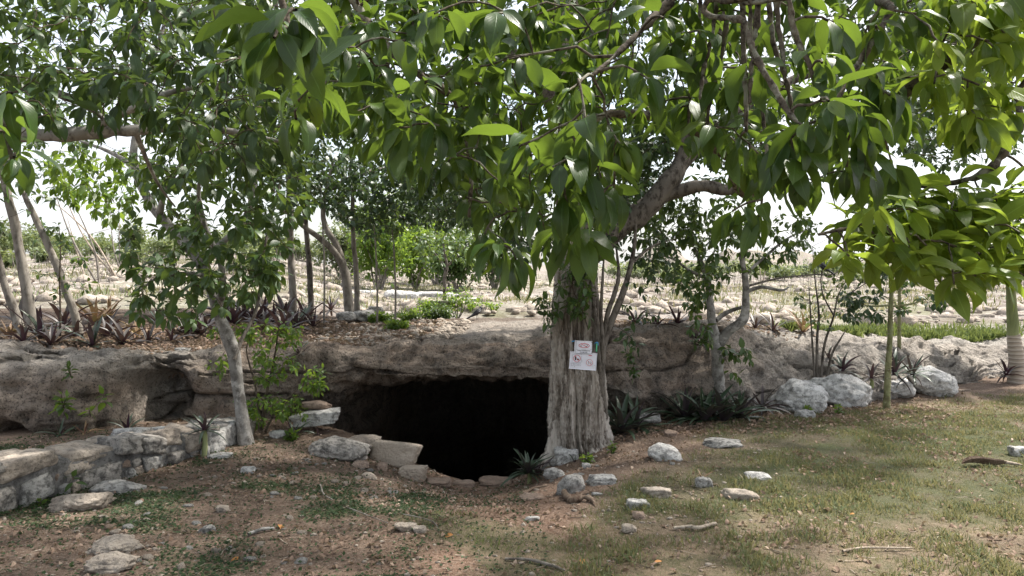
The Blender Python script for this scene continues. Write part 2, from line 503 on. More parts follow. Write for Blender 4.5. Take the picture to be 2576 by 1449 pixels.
M['grass'] = leaf_mat('grass_blade', (0.060, 0.100, 0.042), (0.115, 0.150, 0.068), (0.38, 0.32, 0.21), 0.28, 0.6, False, (0.10, 0.12, 0.05), 0.2)
M['weed'] = leaf_mat('creeping_weed_leaf', (0.022, 0.042, 0.018), (0.040, 0.068, 0.026), (0.07, 0.10, 0.04), 0.2, 0.6, False, None, 0.2)
M['grass_fresh'] = leaf_mat('fresh_grass_blade', (0.065, 0.11, 0.028), (0.10, 0.15, 0.04), (0.2, 0.22, 0.08), 0.3, 0.6, False, None, 0.2)
M['litter'] = leaf_mat('dead_leaf', (0.13, 0.082, 0.058), (0.26, 0.185, 0.14), (0.48, 0.38, 0.30), 0.1, 0.8, False, (0.26, 0.19, 0.14), 0.15)
M['dead_orange'] = leaf_mat('orange_dead_leaf', (0.45, 0.20, 0.07), (0.5, 0.24, 0.09), (0.5, 0.3, 0.12), 0.15, 0.7, False, (0.45, 0.22, 0.1), 0.2)

def plain(name, col, rough=0.6, spec=0.3, var=0.12, scale=30):
    m, nt, out = new_mat(name)
    v = obj_vec(nt)
    n = noise(nt, v, scale, 3, 0.6)
    c = mixc(nt, ramp(nt, n, [(0.35, 0.0), (0.65, 1.0)]), tuple(x * (1 - var) for x in col), tuple(min(1, x * (1 + var)) for x in col))
    principled(nt, out, c, rough, None, spec)
    return m
M['paper'] = plain('laminated_white_paper', (0.74, 0.74, 0.82), 0.45, 0.4, 0.02, 6)
M['ink'] = plain('black_print', (0.03, 0.03, 0.035), 0.6)
M['ink_grey'] = plain('grey_print', (0.30, 0.30, 0.34), 0.6)
M['ink_red'] = plain('red_print', (0.55, 0.05, 0.06), 0.6)
M['ribbon'] = plain('blue_plastic_ribbon', (0.05, 0.28, 0.55), 0.35, 0.5)
M['ribbon_green'] = plain('green_plastic_ribbon', (0.10, 0.50, 0.26), 0.35, 0.5)
M['feather'] = plain('black_feathers', (0.012, 0.012, 0.015), 0.45, 0.4)
M['concrete'] = plain('mossy_concrete', (0.27, 0.26, 0.21), 0.95, 0.1, 0.3, 12)
M['fruit'] = plain('green_fruit', (0.06, 0.10, 0.03), 0.45)

def palm_trunk_mat():
    m, nt, out = new_mat('ringed_palm_bark')
    v = obj_vec(nt)
    sp = N(nt, 'ShaderNodeSeparateXYZ', {0: v})
    w = math_n(nt, 'SINE', math_n(nt, 'ADD', math_n(nt, 'MULTIPLY', sp.outputs[2], 105.0), math_n(nt, 'MULTIPLY', noise(nt, v, 6, 3), 4.0)))
    col = mixc(nt, ramp(nt, w, [(0.55, 0.0), (0.95, 1.0)]), (0.42, 0.36, 0.30), (0.25, 0.205, 0.165))
    principled(nt, out, col, 0.85, bump(nt, w, 0.4, 0.01), 0.2)
    return m
M['palm_trunk'] = palm_trunk_mat()
M['palm_shaft'] = bark_mat('green_palm_crownshaft', (0.20, 0.23, 0.10), (0.30, 0.32, 0.16), (0.15, 0.17, 0.08), 0.6, 0.2)
# ------------------------------------------------------------------ terrain
EDGE_X = np.array([-3.3, -2.9, -2.1, -1.5, -0.95, -0.4, 0.05, 0.4, 1.0, 1.45, 1.75, 2.0])
EDGE_Y = np.array([12.0, 9.3, 8.45, 8.0, 7.72, 7.66, 7.72, 8.2, 8.62, 8.9, 9.3, 12.0])
W0, W1 = np.array([-3.49, 5.28]), np.array([-2.71, 7.24])
WD = (W1 - W0) / np.linalg.norm(W1 - W0)
WN = np.array([-WD[1], WD[0]])                     # to the left, behind the wall

def gz(X, Y, fine=True):
    X, Y = np.broadcast_arrays(np.asarray(X, float), np.asarray(Y, float))
    sh = X.shape
    X, Y = X.ravel(), Y.ravel()
    p = np.stack([X, Y, 0 * X], -1)
    z = 0.035 * fbm(p, 0.5, 3, seed=3)
    if fine:
        z = z + 0.012 * fbm(p, 3.2, 3, seed=5)
    z = z - 0.40 * np.exp(-((X + 0.25) / 1.0) ** 2) * sstep(4.9, 7.5, Y)
    z = z + 0.05 * sstep(9.5, 12, Y)
    dist = (X - W0[0]) * WN[0] + (Y - W0[1]) * WN[1]
    z = z + 0.13 * sstep(0.05, 0.3, dist) * sstep(9.5, 7.5, Y) * sstep(2.5, 4, Y)
    e = np.interp(X, EDGE_X, EDGE_Y, left=99, right=99)
    t = np.clip(Y - e, 0, None)
    z = z - np.minimum(4.2, 0.25 * np.minimum(t, 0.12) / 0.12 * 1.0 + 1.7 * np.clip(t - 0.1, 0, None))
    return z.reshape(sh)

def fz(X, Y):
    X, Y = np.broadcast_arrays(np.asarray(X, float), np.asarray(Y, float))
    sh = X.shape
    X, Y = X.ravel(), Y.ravel()
    s = X / np.maximum(Y, 1)
    zl = np.interp(Y, [8, 12, 20, 40, 60, 80, 130, 500], [0.92, 1.0, 1.35, 2.4, 3.45, 3.9, 3.2, 1.0])
    zc = np.interp(Y, [8, 12, 20, 40, 80, 130, 500], [0.84, 0.88, 1.0, 1.27, 1.75, 1.7, 1.0])
    zr = np.interp(Y, [8, 12, 20, 40, 80, 130, 500], [0.88, 0.72, 0.84, 1.25, 2.05, 2.0, 1.0])
    wl = sstep(-0.12, -0.34, s)
    wr = sstep(0.15, 0.42, s)
    z = zc * (1 - wl) * (1 - wr) + zl * wl + zr * wr
    p = np.stack([X, Y, 0 * X], -1)
    z = z + (0.05 + 0.12 * sstep(18, 30, Y)) * fbm(p, 0.35, 4, seed=11) + 0.00004 * Y * Y * fbm(p, 0.05, 3, seed=12)
    return z.reshape(sh)

def lawn_mask(X, Y):
    p = np.stack([X, Y, 0 * X], -1)
    n1, n2 = fbm(p, 1.1, 3, seed=21), fbm(p, 3.0, 3, seed=22)
    xb = 0.05 + (Y - 4.2) * 0.52
    lawn = sstep(-0.30, 0.45, X - xb + 0.5 * n1)
    far = 9.35 + 0.42 * np.clip(X - 3.4, -3, 9)
    lawn = lawn * sstep(0.15, -0.55, Y - far + 0.3 * n2)
    lawn = lawn * np.clip(0.95 + 0.75 * n2 + 0.35 * n1, 0.10, 1)
    left = sstep(0.0, -0.5, X + 0.35 - 0.3 * (Y - 6) * 0) * sstep(0.0, 0.35, n1 * 0.9 + n2 * 0.5) * sstep(7.4, 6.6, Y)
    patch = np.exp(-(((X + 0.42) / 0.38) ** 2 + ((Y - 5.05 + 0.5 * (X + .4)) / 0.28) ** 2)) + np.exp(-(((X - 0.02) / 0.26) ** 2 + ((Y - 4.55) / 0.32) ** 2))
    patch = sstep(0.25, 0.6, patch + 0.35 * n2)
    return np.clip(lawn, 0, 1), np.clip(left, 0, 1), patch

def path_mask(X, Y):
    pp_ = np.stack([X, Y, 0 * X], -1)
    wd = np.interp(Y, [4, 5.5, 7.5], [0.95, 0.6, 0.75])
    xc = np.interp(Y, [3, 4.5, 6, 7.6], [-0.5, -0.15, -0.05, -0.3])
    return np.clip(np.exp(-((X - xc + 0.35 * fbm(pp_, 1.3, 3, seed=35)) / wd) ** 4), 0, 1)

def dry_mask(X, Y):
    p = np.stack([X, Y, 0 * X], -1)
    n1 = fbm(p, 0.9, 3, seed=31)
    a = sstep(5.9, 4.5, Y + 0.7 * n1)
    b = sstep(8.2, 10.5, Y + 1.0 * n1) * sstep(3.8, 5.5, X)
    return np.clip(a + b + 0.25 * n1, 0, 1)

# ground: one sheet under the lawn, the path and the pit of the cave mouth
gx = np.concatenate([np.linspace(-60, -8, 14)[:-1], np.arange(-8, 9.001, 0.045), np.linspace(9, 70, 16)[1:]])
gy = np.concatenate([np.linspace(-50, 2.5, 16)[:-1], np.arange(2.5, 12.6, 0.045), np.linspace(12.6, 22, 20)[1:]])
GX, GY = np.meshgrid(gx, gy, indexing='ij')
GZ = gz(GX, GY)
fx, fy = GX.ravel(), GY.ravel()
la, le, pa = lawn_mask(fx, fy)
ground = link('ground', fast_mesh('ground', np.stack([fx, fy, GZ.ravel()], -1), grid_faces(len(gx), len(gy)),
              attrs={'grass': np.clip(la + 0.7 * le + pa, 0, 1), 'dry': dry_mask(fx, fy), 'path': path_mask(fx, fy)}), M['ground'])
tag(ground, 'bare reddish dirt sloping to the cave with grass and litter', kind='structure')

# far field, one sheet to the horizon
fxs = np.concatenate([np.linspace(-900, -40, 40)[:-1], np.linspace(-40, 40, 420), np.linspace(40, 900, 40)[1:]])
fys = np.concatenate([np.arange(13.5, 30, 0.16), np.linspace(30, 70, 150)[1:], np.linspace(70, 120, 60)[1:], np.geomspace(120, 1800, 40)[1:]])
FX, FY = np.meshgrid(fxs, fys, indexing='ij')
FZ = fz(FX, FY) - 0.30 * (1 - sstep(13.7, 15.6, FY))
pf = np.stack([FX.ravel(), FY.ravel(), 0 * FX.ravel()], -1)
FZ = FZ + (0.14 * fbm(pf, 0.6, 3, 0.55, seed=41) * sstep(15, 19, pf[:, 1])).reshape(FZ.shape)
field = link('field', fast_mesh('field', np.stack([FX.ravel(), FY.ravel(), FZ.ravel()], -1), grid_faces(len(fxs), len(fys))), M['field'])
tag(field, 'pale stony sunlit field rising behind the rock ledge', kind='structure')

# rock ledge with the cave: profile columns (photo x at the face; p2 plateau, p3 lip, p4, p5 face, p6 under edge, p7, p8, p9)
def Y_(y, d): return (d, zz(y, d))
COLS = [
    (-900, 7.6, [(868, 8.9), (890, 8.2), (930, 7.8), (1000, 7.7), (1110, 7.75)], [(7.9, -0.4), (8.0, -0.9), (8.1, -1.3)]),
    (0, 7.5, [(862, 8.9), (888, 8.0), (930, 7.55), (1000, 7.4), (1110, 7.35)], [(7.5, -0.4), (7.6, -0.9), (7.8, -1.3)]),
    (230, 7.7, [(866, 9.0), (892, 8.15), (925, 7.75), (1000, 7.6), (1095, 7.6)], [(7.8, -0.4), (7.9, -0.9), (8.1, -1.3)]),
    (330, 8.0, [(872, 9.2), (897, 8.5), (935, 8.1), (1000, 8.0), (1085, 8.0)], [(8.2, -0.4), (8.3, -0.9), (8.5, -1.3)]),
    (450, 8.2, [(870, 9.4), (893, 8.6), (935, 8.35), (1005, 8.3), (1078, 8.25)], [(8.4, -0.4), (8.5, -0.9), (8.7, -1.3)]),
    (600, 8.3, [(862, 9.4), (882, 8.7), (930, 8.45), (1000, 8.38), (1090, 8.3)], [(8.5, -0.4), (8.6, -0.9), (8.7, -1.3)]),
    (720, 8.4, [(862, 9.4), (878, 8.75), (925, 8.5), (985, 8.5), (1040, 8.7)], [(9.0, -0.3), (9.3, -0.9), (9.6, -1.5)]),
    (790, 8.5, [(858, 9.4), (876, 8.8), (925, 8.55), (965, 8.56), (1005, 8.75)], [(9.3, -0.05), (10.0, -0.35), (11.5, -1.8)]),
    (850, 8.55, [(855, 9.45), (873, 8.82), (912, 8.58), (945, 8.6), (980, 8.8)], [(9.7, 0.10), (12.0, -0.1), (16.0, -3.6)]),
    (900, 8.6, [(852, 9.5), (870, 8.85), (905, 8.62), (938, 8.6), (962, 8.8)], [(9.8, 0.24), (13.0, 0.1), (19.0, -4.2)]),
    (1000, 8.7, [(846, 9.5), (868, 8.9), (905, 8.67), (933, 8.62), (952, 8.75)], [(9.9, 0.30), (13.5, 0.2), (20.0, -4.4)]),
    (1100, 8.7, [(842, 9.6), (864, 8.95), (900, 8.70), (930, 8.65), (948, 8.75)], [(9.9, 0.31), (13.5, 0.2), (20.5, -4.4)]),
    (1300, 8.8, [(830, 9.8), (850, 9.1), (890, 8.80), (925, 8.72), (946, 8.8)], [(9.9, 0.31), (13.5, 0.2), (20.5, -4.4)]),
    (1450, 8.9, [(825, 9.9), (842, 9.2), (890, 8.92), (940, 8.82), (968, 8.9)], [(9.8, 0.18), (12.5, 0.0), (18.0, -4.0)]),
    (1560, 8.9, [(818, 9.9), (835, 9.3), (890, 8.97), (960, 8.86), (1003, 8.9)], [(9.5, -0.08), (10.3, -0.5), (12.0, -2.2)]),
    (1640, 9.0, [(816, 10.0), (832, 9.4), (900, 9.02), (980, 8.9), (1035, 8.95)], [(9.25, -0.2), (9.6, -0.6), (10.2, -1.5)]),
    (1720, 9.1, [(815, 10.1), (832, 9.6), (900, 9.22), (970, 9.1), (1050, 9.1)], [(9.3, -0.4), (9.5, -0.9), (9.7, -1.3)]),
    (1850, 9.5, [(815, 10.6), (833, 10.0), (900, 9.62), (960, 9.5), (1035, 9.45)], [(9.6, -0.4), (9.8, -0.9), (9.9, -1.3)]),
    (2000, 9.9, [(820, 11.2), (840, 10.5), (890, 10.1), (940, 9.95), (1010, 9.8)], [(9.9, -0.4), (10.1, -0.9), (10.2, -1.3)]),
    (2150, 10.5, [(832, 12.2), (851, 11.4), (880, 10.9), (915, 10.55), (985, 10.1)], [(10.2, -0.4), (10.4, -0.9), (10.5, -1.3)]),
    (2350, 11.5, [(842, 13.0), (860, 12.3), (888, 11.85), (918, 11.5), (968, 11.2)], [(11.3, -0.4), (11.5, -0.9), (11.6, -1.3)]),
    (2500, 12.3, [(848, 13.6), (868, 12.9), (893, 12.5), (920, 12.2), (958, 11.9)], [(12.0, -0.4), (12.2, -0.9), (12.3, -1.3)]),
    (2800, 12.6, [(848, 13.8), (868, 13.1), (893, 12.7), (920, 12.4), (955, 12.1)], [(12.2, -0.4), (12.4, -0.9), (12.5, -1.3)]),
    (4300, 12.6, [(848, 13.8), (868, 13.1), (893, 12.7), (920, 12.4), (955, 12.1)], [(12.2, -0.4), (12.4, -0.9), (12.5, -1.3)]),
]
colX = np.array([(c[0] - CX) / F_PX * c[1] for c in COLS])
ctrl = np.array([[Y_(*q) for q in c[2]] + list(c[3]) for c in COLS])          # (n, 8, 2)
LX = np.concatenate([np.linspace(-16, -6.2, 40)[:-1], np.arange(-6.2, 8.4, 0.036), np.linspace(8.4, 18, 50)[1:]])
CT = np.stack([[np.interp(LX, colX, ctrl[:, k, a]) for a in (0, 1)] for k in range(8)])   # (8, 2, ncol)
ker = np.exp(-np.linspace(-2, 2, 9) ** 2); ker /= ker.sum()
for k in range(8):
    for a in (0, 1):
        CT[k, a] = np.convolve(np.pad(CT[k, a], 4, mode='edge'), ker, 'valid')
LIPY = CT[1, 0].copy()
LIPZ = CT[1, 1].copy()
b0 = np.full_like(LX, 16.5)
b1 = np.full_like(LX, 13.2)
# the rock top slopes from its front edge to the field level
p0 = np.stack([b0, fz(LX, b0) - 0.32])
p1 = np.stack([np.maximum(b1, CT[0, 0] + 0.8), fz(LX, b1) - 0.02])
ALL = np.concatenate([np.stack([p0, p1]), CT])                                 # (10, 2, ncol)
NS = [14, 70, 26, 22, 20, 22, 34, 26, 18]
q = np.concatenate([2 * ALL[:1] - ALL[1:2], ALL, 2 * ALL[-1:] - ALL[-2:-1]])
rows = []
seg_id = []
for i, n in enumerate(NS):
    t = np.linspace(0, 1, n, endpoint=False)[:, None, None]
    a, b, c, d = q[i], q[i + 1], q[i + 2], q[i + 3]
    rows.append(0.5 * (2 * b + (c - a) * t + (2 * a - 5 * b + 4 * c - d) * t ** 2 + (3 * b - a - 3 * c + d) * t ** 3))
    seg_id += list(i + np.linspace(0, 1, n, endpoint=False))
rows.append(ALL[-1:])
seg_id.append(9)
S = np.concatenate(rows)                                                        # (nv, 2, ncol)
seg_id = np.array(seg_id)
nv, nc = S.shape[0], len(LX)
LV = np.stack([np.broadcast_to(LX[None, :], (nv, nc)), S[:, 0], S[:, 1]], -1)   # (nv, ncol, 3)
du = np.gradient(LV, axis=1)
dv = np.gradient(LV, axis=0)
nrm = unit(np.cross(du, dv))
nrm = nrm * np.sign((nrm * np.array([0, -1.0, 0.8])).sum(-1).mean())
flat = LV.reshape(-1, 3)
amp_face = np.interp(seg_id, [0, 1, 2, 2.6, 3.2, 9], [0.25, 0.35, 0.55, 0.9, 1.1, 1.3])[:, None]
bed = np.abs(fbm(flat * [0.5, 0.5, 3.4], 1.3, 4, seed=55)).reshape(nv, nc)
disp = (0.15 * fbm(flat, 0.8, 3, seed=51) + 0.085 * fbm(flat * [1, 1, 1.6], 2.3, 4, seed=52) + 0.038 * fbm(flat, 8.0, 3, seed=53) + 0.022 * np.abs(fbm(flat, 17.0, 2, seed=56))).reshape(nv, nc)
pits = vnoise(flat * 7.5, 54).reshape(nv, nc)
disp = disp - 0.06 * sstep(0.60, 0.82, pits) - 0.10 * (bed < 0.045) * sstep(2.6, 3.4, seg_id)[:, None]
LV = LV + nrm * (disp * amp_face)[..., None]

def dent(x, y, d, sx, sz, depth):
    c = P(x, y, d)
    g = np.exp(-((LV[..., 0] - c[0]) / sx) ** 2 - ((LV[..., 2] - c[2]) / sz) ** 2) * (np.abs(LV[..., 1] - d) < 1.3)
    LV[..., 1] += depth * np.minimum(1, 1.6 * g ** 1.3)
dent(372, 1005, 8.0, 0.22, 0.30, 0.62)
dent(350, 970, 8.0, 0.14, 0.10, 0.20)
dent(18, 1100, 7.4, 0.12, 0.12, 0.55)
dent(60, 903, 7.8, 0.30, 0.025, 0.10)
dent(560, 1000, 8.3, 0.5, 0.03, 0.07)
dent(1790, 850, 9.7, 0.14, 0.09, 0.20)
dent(2440, 895, 12.2, 0.12, 0.06, 0.16)
xs, ys, zs = LV[..., 0], LV[..., 1], LV[..., 2]
nA = fbm(LV.reshape(-1, 3), 1.1, 4, seed=61).reshape(nv, nc)
back = ys - LIPY[None, :]
on_top = (seg_id < 3.0)[:, None]
soil_l = sstep(0.15, 0.6, back + 0.35 * nA) * sstep(-0.5, -1.1, xs + 0.5 * nA)
soil_r = sstep(0.12, 0.4, back + 0.3 * nA) * sstep(1.9, 1.2, back + 0.6 * nA) * sstep(1.1, 1.5, xs) * sstep(4.3, 3.5, xs)
soil_c = sstep(2.2, 3.2, back + 0.8 * nA) * (np.abs(xs) < 1.6) * 0.8
soil = np.clip((soil_l + soil_r + soil_c) * on_top, 0, 1)
pale = 0.75 * sstep(1.7, 3.6, xs + 0.8 * nA) + 0.7 * sstep(-2.9, -3.6, xs) * sstep(0.45, 0.8, zs + 0.25 * nA)
pale = pale + 0.55 * on_top * sstep(-1.3, -0.5, xs)
ca = P(385, 985, 8.2)
pale = pale + 0.95 * np.exp(-(((xs - ca[0]) / 0.20) ** 2 + ((zs - ca[2]) / 0.26) ** 2)) * sstep(-0.35, 0.15, nA)
pale = pale + 0.8 * np.exp(-(((xs - 1.35) / 0.35) ** 2 + ((zs - 0.25) / 0.13) ** 2)) * sstep(-0.3, 0.2, nA) + 0.6 * sstep(13.0, 15.0, ys)
F_l = grid_faces(nv, nc)
ledge = link('rock_ledge', fast_mesh('rock_ledge', LV.reshape(-1, 3), F_l, attrs={'soil': soil.ravel(), 'pale': np.clip(pale, 0, 1).ravel()}), M['ledge'])
tag(ledge, 'long weathered limestone ledge overhanging the dark cave mouth', kind='structure')

def ledge_z(X, Y):
    """height of the rock top / field at X, Y (plants stand on it)"""
    X, Y = float(X), float(Y)
    i = int(np.clip(np.searchsorted(LX, X), 1, nc - 1))
    k = seg_id <= 4.5
    yy, zz_ = LV[k, i, 1], LV[k, i, 2]
    if Y > 14.5:
        return float(fz(X, Y))
    j = np.argmin(np.abs(yy - Y))
    return float(max(zz_[j], fz(X, Y) - 0.30 * (1 - sstep(13.7, 15.6, np.array(Y))) if Y > 13.5 else -9))

def hit_ground(x, y):
    d = np.arange(3.2, 13, 0.01)
    X = (x - CX) / F_PX * d
    h = gz(X, d) - zz(y, d)
    k = np.argmax(h > 0)
    return np.array([X[k], d[k], float(gz(X[k], d[k]))])

def hit_ledge(x, y, d0=8.2):
    best = None
    for d in np.arange(d0, 40, 0.05):
        X = (x - CX) / F_PX * d
        z = ledge_z(X, d)
        if z >= zz(y, d):
            return np.array([X, d, z])
    return np.array([X, d, z])
# ------------------------------------------------------------------ leaves and branching
def leaf_template(rows, cols, half_w=0.21, fold=0.25, bend=0.5, wavy=0.0, twist=0.0, kind='broad', petiole=0.0, phase=0.0):
    t = np.linspace(0, 1, rows) if rows < 7 else np.array([0, .05, .13, .25, .40, .55, .70, .82, .92, 1.0])[:rows] if rows == 10 else np.linspace(0, 1, rows)
    if kind == 'broad':
        w = np.interp(t, [0, .05, .13, .25, .40, .55, .70, .82, .92, 1.0], [0.03, .22, .58, .88, 1.0, .95, .72, .42, .15, 0.01])
    elif kind == 'oval':
        w = np.interp(t, [0, .1, .3, .5, .7, .9, 1.0], [0.05, .5, .9, 1.0, .9, .5, 0.05])
    else:
        w = np.interp(t, [0, .1, .4, .7, .9, 1.0], [0.75, .85, 1.0, .72, .32, 0.01])
    s = np.linspace(-1, 1, cols)
    ang = bend * t
    dy = np.concatenate([[0], np.cumsum(np.diff(t) * np.cos((ang[1:] + ang[:-1]) / 2))])
    dz = np.concatenate([[0], -np.cumsum(np.diff(t) * np.sin((ang[1:] + ang[:-1]) / 2))])
    X = s[None, :] * w[:, None] * half_w
    up = fold * np.abs(X) + wavy * w[:, None] * np.abs(s)[None, :] * np.sin(t * 11 + phase)[:, None] * half_w
    tw = twist * t
    x = X * np.cos(tw)[:, None] - up * np.sin(tw)[:, None]
    z = X * np.sin(tw)[:, None] + up * np.cos(tw)[:, None]
    nx, nz = np.sin(ang), np.cos(ang)
    V = np.stack([x, dy[:, None] + z * nx[:, None] + petiole, dz[:, None] + z * nz[:, None]], -1).reshape(-1, 3)
    uv = np.stack(np.broadcast_arrays((s[None, :] + 1) / 2, t[:, None]), -1).reshape(-1, 2)
    return V, uv, grid_faces(rows, cols)[:, ::-1].copy()

def fam(n, **kw):
    out = []
    rr = random.Random(hash(kw.get('kind', 'broad')) % 7 + 3)
    rr = random.Random(5)
    for i in range(n):
        k = dict(kw)
        k['bend'] = kw.get('bend', 0.5) * rr.uniform(0.2, 1.7)
        k['fold'] = kw.get('fold', 0.25) * rr.uniform(0.3, 1.6)
        k['half_w'] = kw.get('half_w', 0.21) * rr.uniform(0.85, 1.12)
        k['twist'] = rr.uniform(-0.5, 0.5)
        k['phase'] = rr.uniform(0, 6)
        out.append(leaf_template(**k))
    return out
T_BIG = fam(8, rows=10, cols=5, half_w=0.18, fold=0.32, bend=0.8, wavy=0.13)
T_BIGLO = fam(6, rows=6, cols=3, half_w=0.18, fold=0.30, bend=0.7)
T_MID = fam(6, rows=6, cols=3, half_w=0.23, fold=0.25, bend=0.55)
T_SMALL = fam(5, rows=4, cols=3, half_w=0.27, fold=0.2, bend=0.4, kind='oval')
T_FAR = fam(4, rows=3, cols=2, half_w=0.30, fold=0.0, bend=0.3, kind='oval')
T_SWORD = fam(6, rows=8, cols=3, half_w=0.062, fold=0.55, bend=0.65, kind='sword')
T_BLADE = fam(5, rows=4, cols=2, half_w=0.045, fold=0.0, bend=0.9, kind='sword')

def frames(d, n):
    d = unit(d)
    n = unit(n - d * (n * d).sum(-1, keepdims=True))
    return np.cross(d, n), d, n

def leaf_batch(pos, d, n, L, var, tmpl, rng):
    X, D, Z = frames(d, n)
    k = rng.integers(0, len(tmpl), len(pos))
    T = np.stack([t[0] for t in tmpl])[k]
    V = pos[:, None, :] + L[:, None, None] * (T[..., 0:1] * X[:, None] + T[..., 1:2] * D[:, None] + T[..., 2:3] * Z[:, None])
    m = T.shape[1]
    F = (np.arange(len(pos))[:, None, None] * m + tmpl[0][2][None]).reshape(-1, 4)
    uv = np.tile(tmpl[0][1], (len(pos), 1))
    return V.reshape(-1, 3), F, uv, np.repeat(var, m)

def foliage(name, data, tmpl, mat, parent, rng, kind='stuff'):
    pos, d, n, L, var = data
    if len(pos) == 0:
        return None
    V, F, uv, vv = leaf_batch(pos, d, n, L, var, tmpl, rng)
    return part(name, V, F, mat, parent, uv, {'var': vv}, kind=kind)

LEAF_MESH = {}
def leaf_objects(name, data, idx, tmpl, tkey, mat, parent, rng):
    """one object per leaf; alike leaves share a mesh"""
    pos, d, n, L, var = data
    X, D, Z = frames(d, n)
    key = (tkey, mat.name)
    if key not in LEAF_MESH:
        ms = []
        for V, uv, F in tmpl:
            me = fast_mesh(name, V, F, uv, {'var': np.zeros(len(V))})
            me.materials.append(mat)
            ms.append(me)
        LEAF_MESH[key] = ms
    p, base = parent, np.zeros(3)
    while p is not None:
        base = base + np.array(p.location)
        p = p.parent
    for i in idx:
        o = bpy.data.objects.new(name, LEAF_MESH[key][int(rng.integers(0, len(tmpl)))])
        C.objects.link(o)
        o.parent = parent
        m = np.eye(4)
        m[:3, 0], m[:3, 1], m[:3, 2], m[:3, 3] = X[i] * L[i], D[i] * L[i], Z[i] * L[i], pos[i] - base
        o.matrix_basis = Matrix(m.tolist())

def split_nearest(data, count):
    """the leaves that show largest in the photo, and the rest"""
    pos, d, n, L, var = data
    c = pos + d * (L * 0.5)[:, None]
    dd = np.maximum(c[:, 1], 0.05)
    px = CX + c[:, 0] / dd * F_PX
    py = HY - (c[:, 2] - EYE) / dd * F_PX
    inside = (c[:, 1] > 0.6) & (px > -20) & (px < 2596) & (py > -20) & (py < 1460)
    score = np.where(inside, L / dd, 0)
    o = np.argsort(-score)
    keep = o[:count]
    keep = keep[score[keep] > 0]
    rest = np.setdiff1d(np.arange(len(pos)), keep)
    return keep, tuple(a[rest] for a in data)

def whorl(rng, tips, dirs, lo, hi, L, spread=(20, 100), grav=0.6, pet=0.02, stag=0.06, lvar=0.25, var=(0, 0.95)):
    cnt = rng.integers(lo, hi + 1, len(tips))
    i = np.repeat(np.arange(len(tips)), cnt)
    k = np.concatenate([np.arange(c) for c in cnt]) if len(cnt) else np.zeros(0)
    f = (k + rng.random(len(k))) / np.maximum(cnt[i], 1)
    t = unit(dirs)[i]
    ref = np.where(np.abs(t[:, 2:3]) > 0.9, [[1.0, 0, 0]], [[0, 0, 1.0]])
    u = unit(np.cross(t, ref))
    v = np.cross(t, u)
    az = k * 2.39996 + rng.random(len(tips))[i] * 6.28 + rng.normal(0, 0.25, len(k))
    pol = np.radians(spread[0] + (spread[1] - spread[0]) * f + rng.normal(0, 9, len(k)))
    rad = u * np.cos(az)[:, None] + v * np.sin(az)[:, None]
    d = t * np.cos(pol)[:, None] + rad * np.sin(pol)[:, None]
    d[:, 2] -= grav * (0.4 + 0.9 * rng.random(len(k)))
    d = unit(d)
    n = np.array([[0, 0, 1.0]]) + 0.35 * rng.normal(0, 1, (len(k), 3)) + 0.5 * rad
    ln = L * (1 + lvar * rng.normal(0, 1, len(k))).clip(0.45, 1.5) * (0.75 + 0.35 * f)
    ln = ln * (np.asarray(1.0))
    pos = tips[i] - t * (stag * f * L / 0.17)[:, None] + d * pet
    tv = rng.random(len(tips))[i]
    vv = var[0] + (var[1] - var[0]) * np.clip(0.5 * tv + 0.5 * rng.random(len(k)), 0, 1)
    return pos, d, n, ln, vv

def cat(*ds):
    return tuple(np.concatenate([d[k] for d in ds]) for k in range(5))

def in_poly(px, py, poly):
    inside = np.zeros(len(px), bool)
    x0, y0 = poly[-1]
    for x1, y1 in poly:
        c = ((y1 > py) != (y0 > py)) & (px < (x0 - x1) * (py - y1) / (y0 - y1 + 1e-9) + x1)
        inside ^= c
        x0, y0 = x1, y1
    return inside

def region(rng, poly, d0, d1, n):
    """n points in the volume that the photo outline bounds between two depths"""
    poly = np.asarray(poly, float)
    out = []
    got = 0
    while got < n:
        px = rng.uniform(poly[:, 0].min(), poly[:, 0].max(), 4 * n)
        py = rng.uniform(poly[:, 1].min(), poly[:, 1].max(), 4 * n)
        k = in_poly(px, py, [tuple(q) for q in poly])
        px, py = px[k], py[k]
        d = rng.uniform(d0, d1, len(px))
        out.append(np.stack([(px - CX) / F_PX * d, d, EYE - (py - HY) / F_PX * d], -1))
        got += len(px)
    return np.vstack(out)[:n]

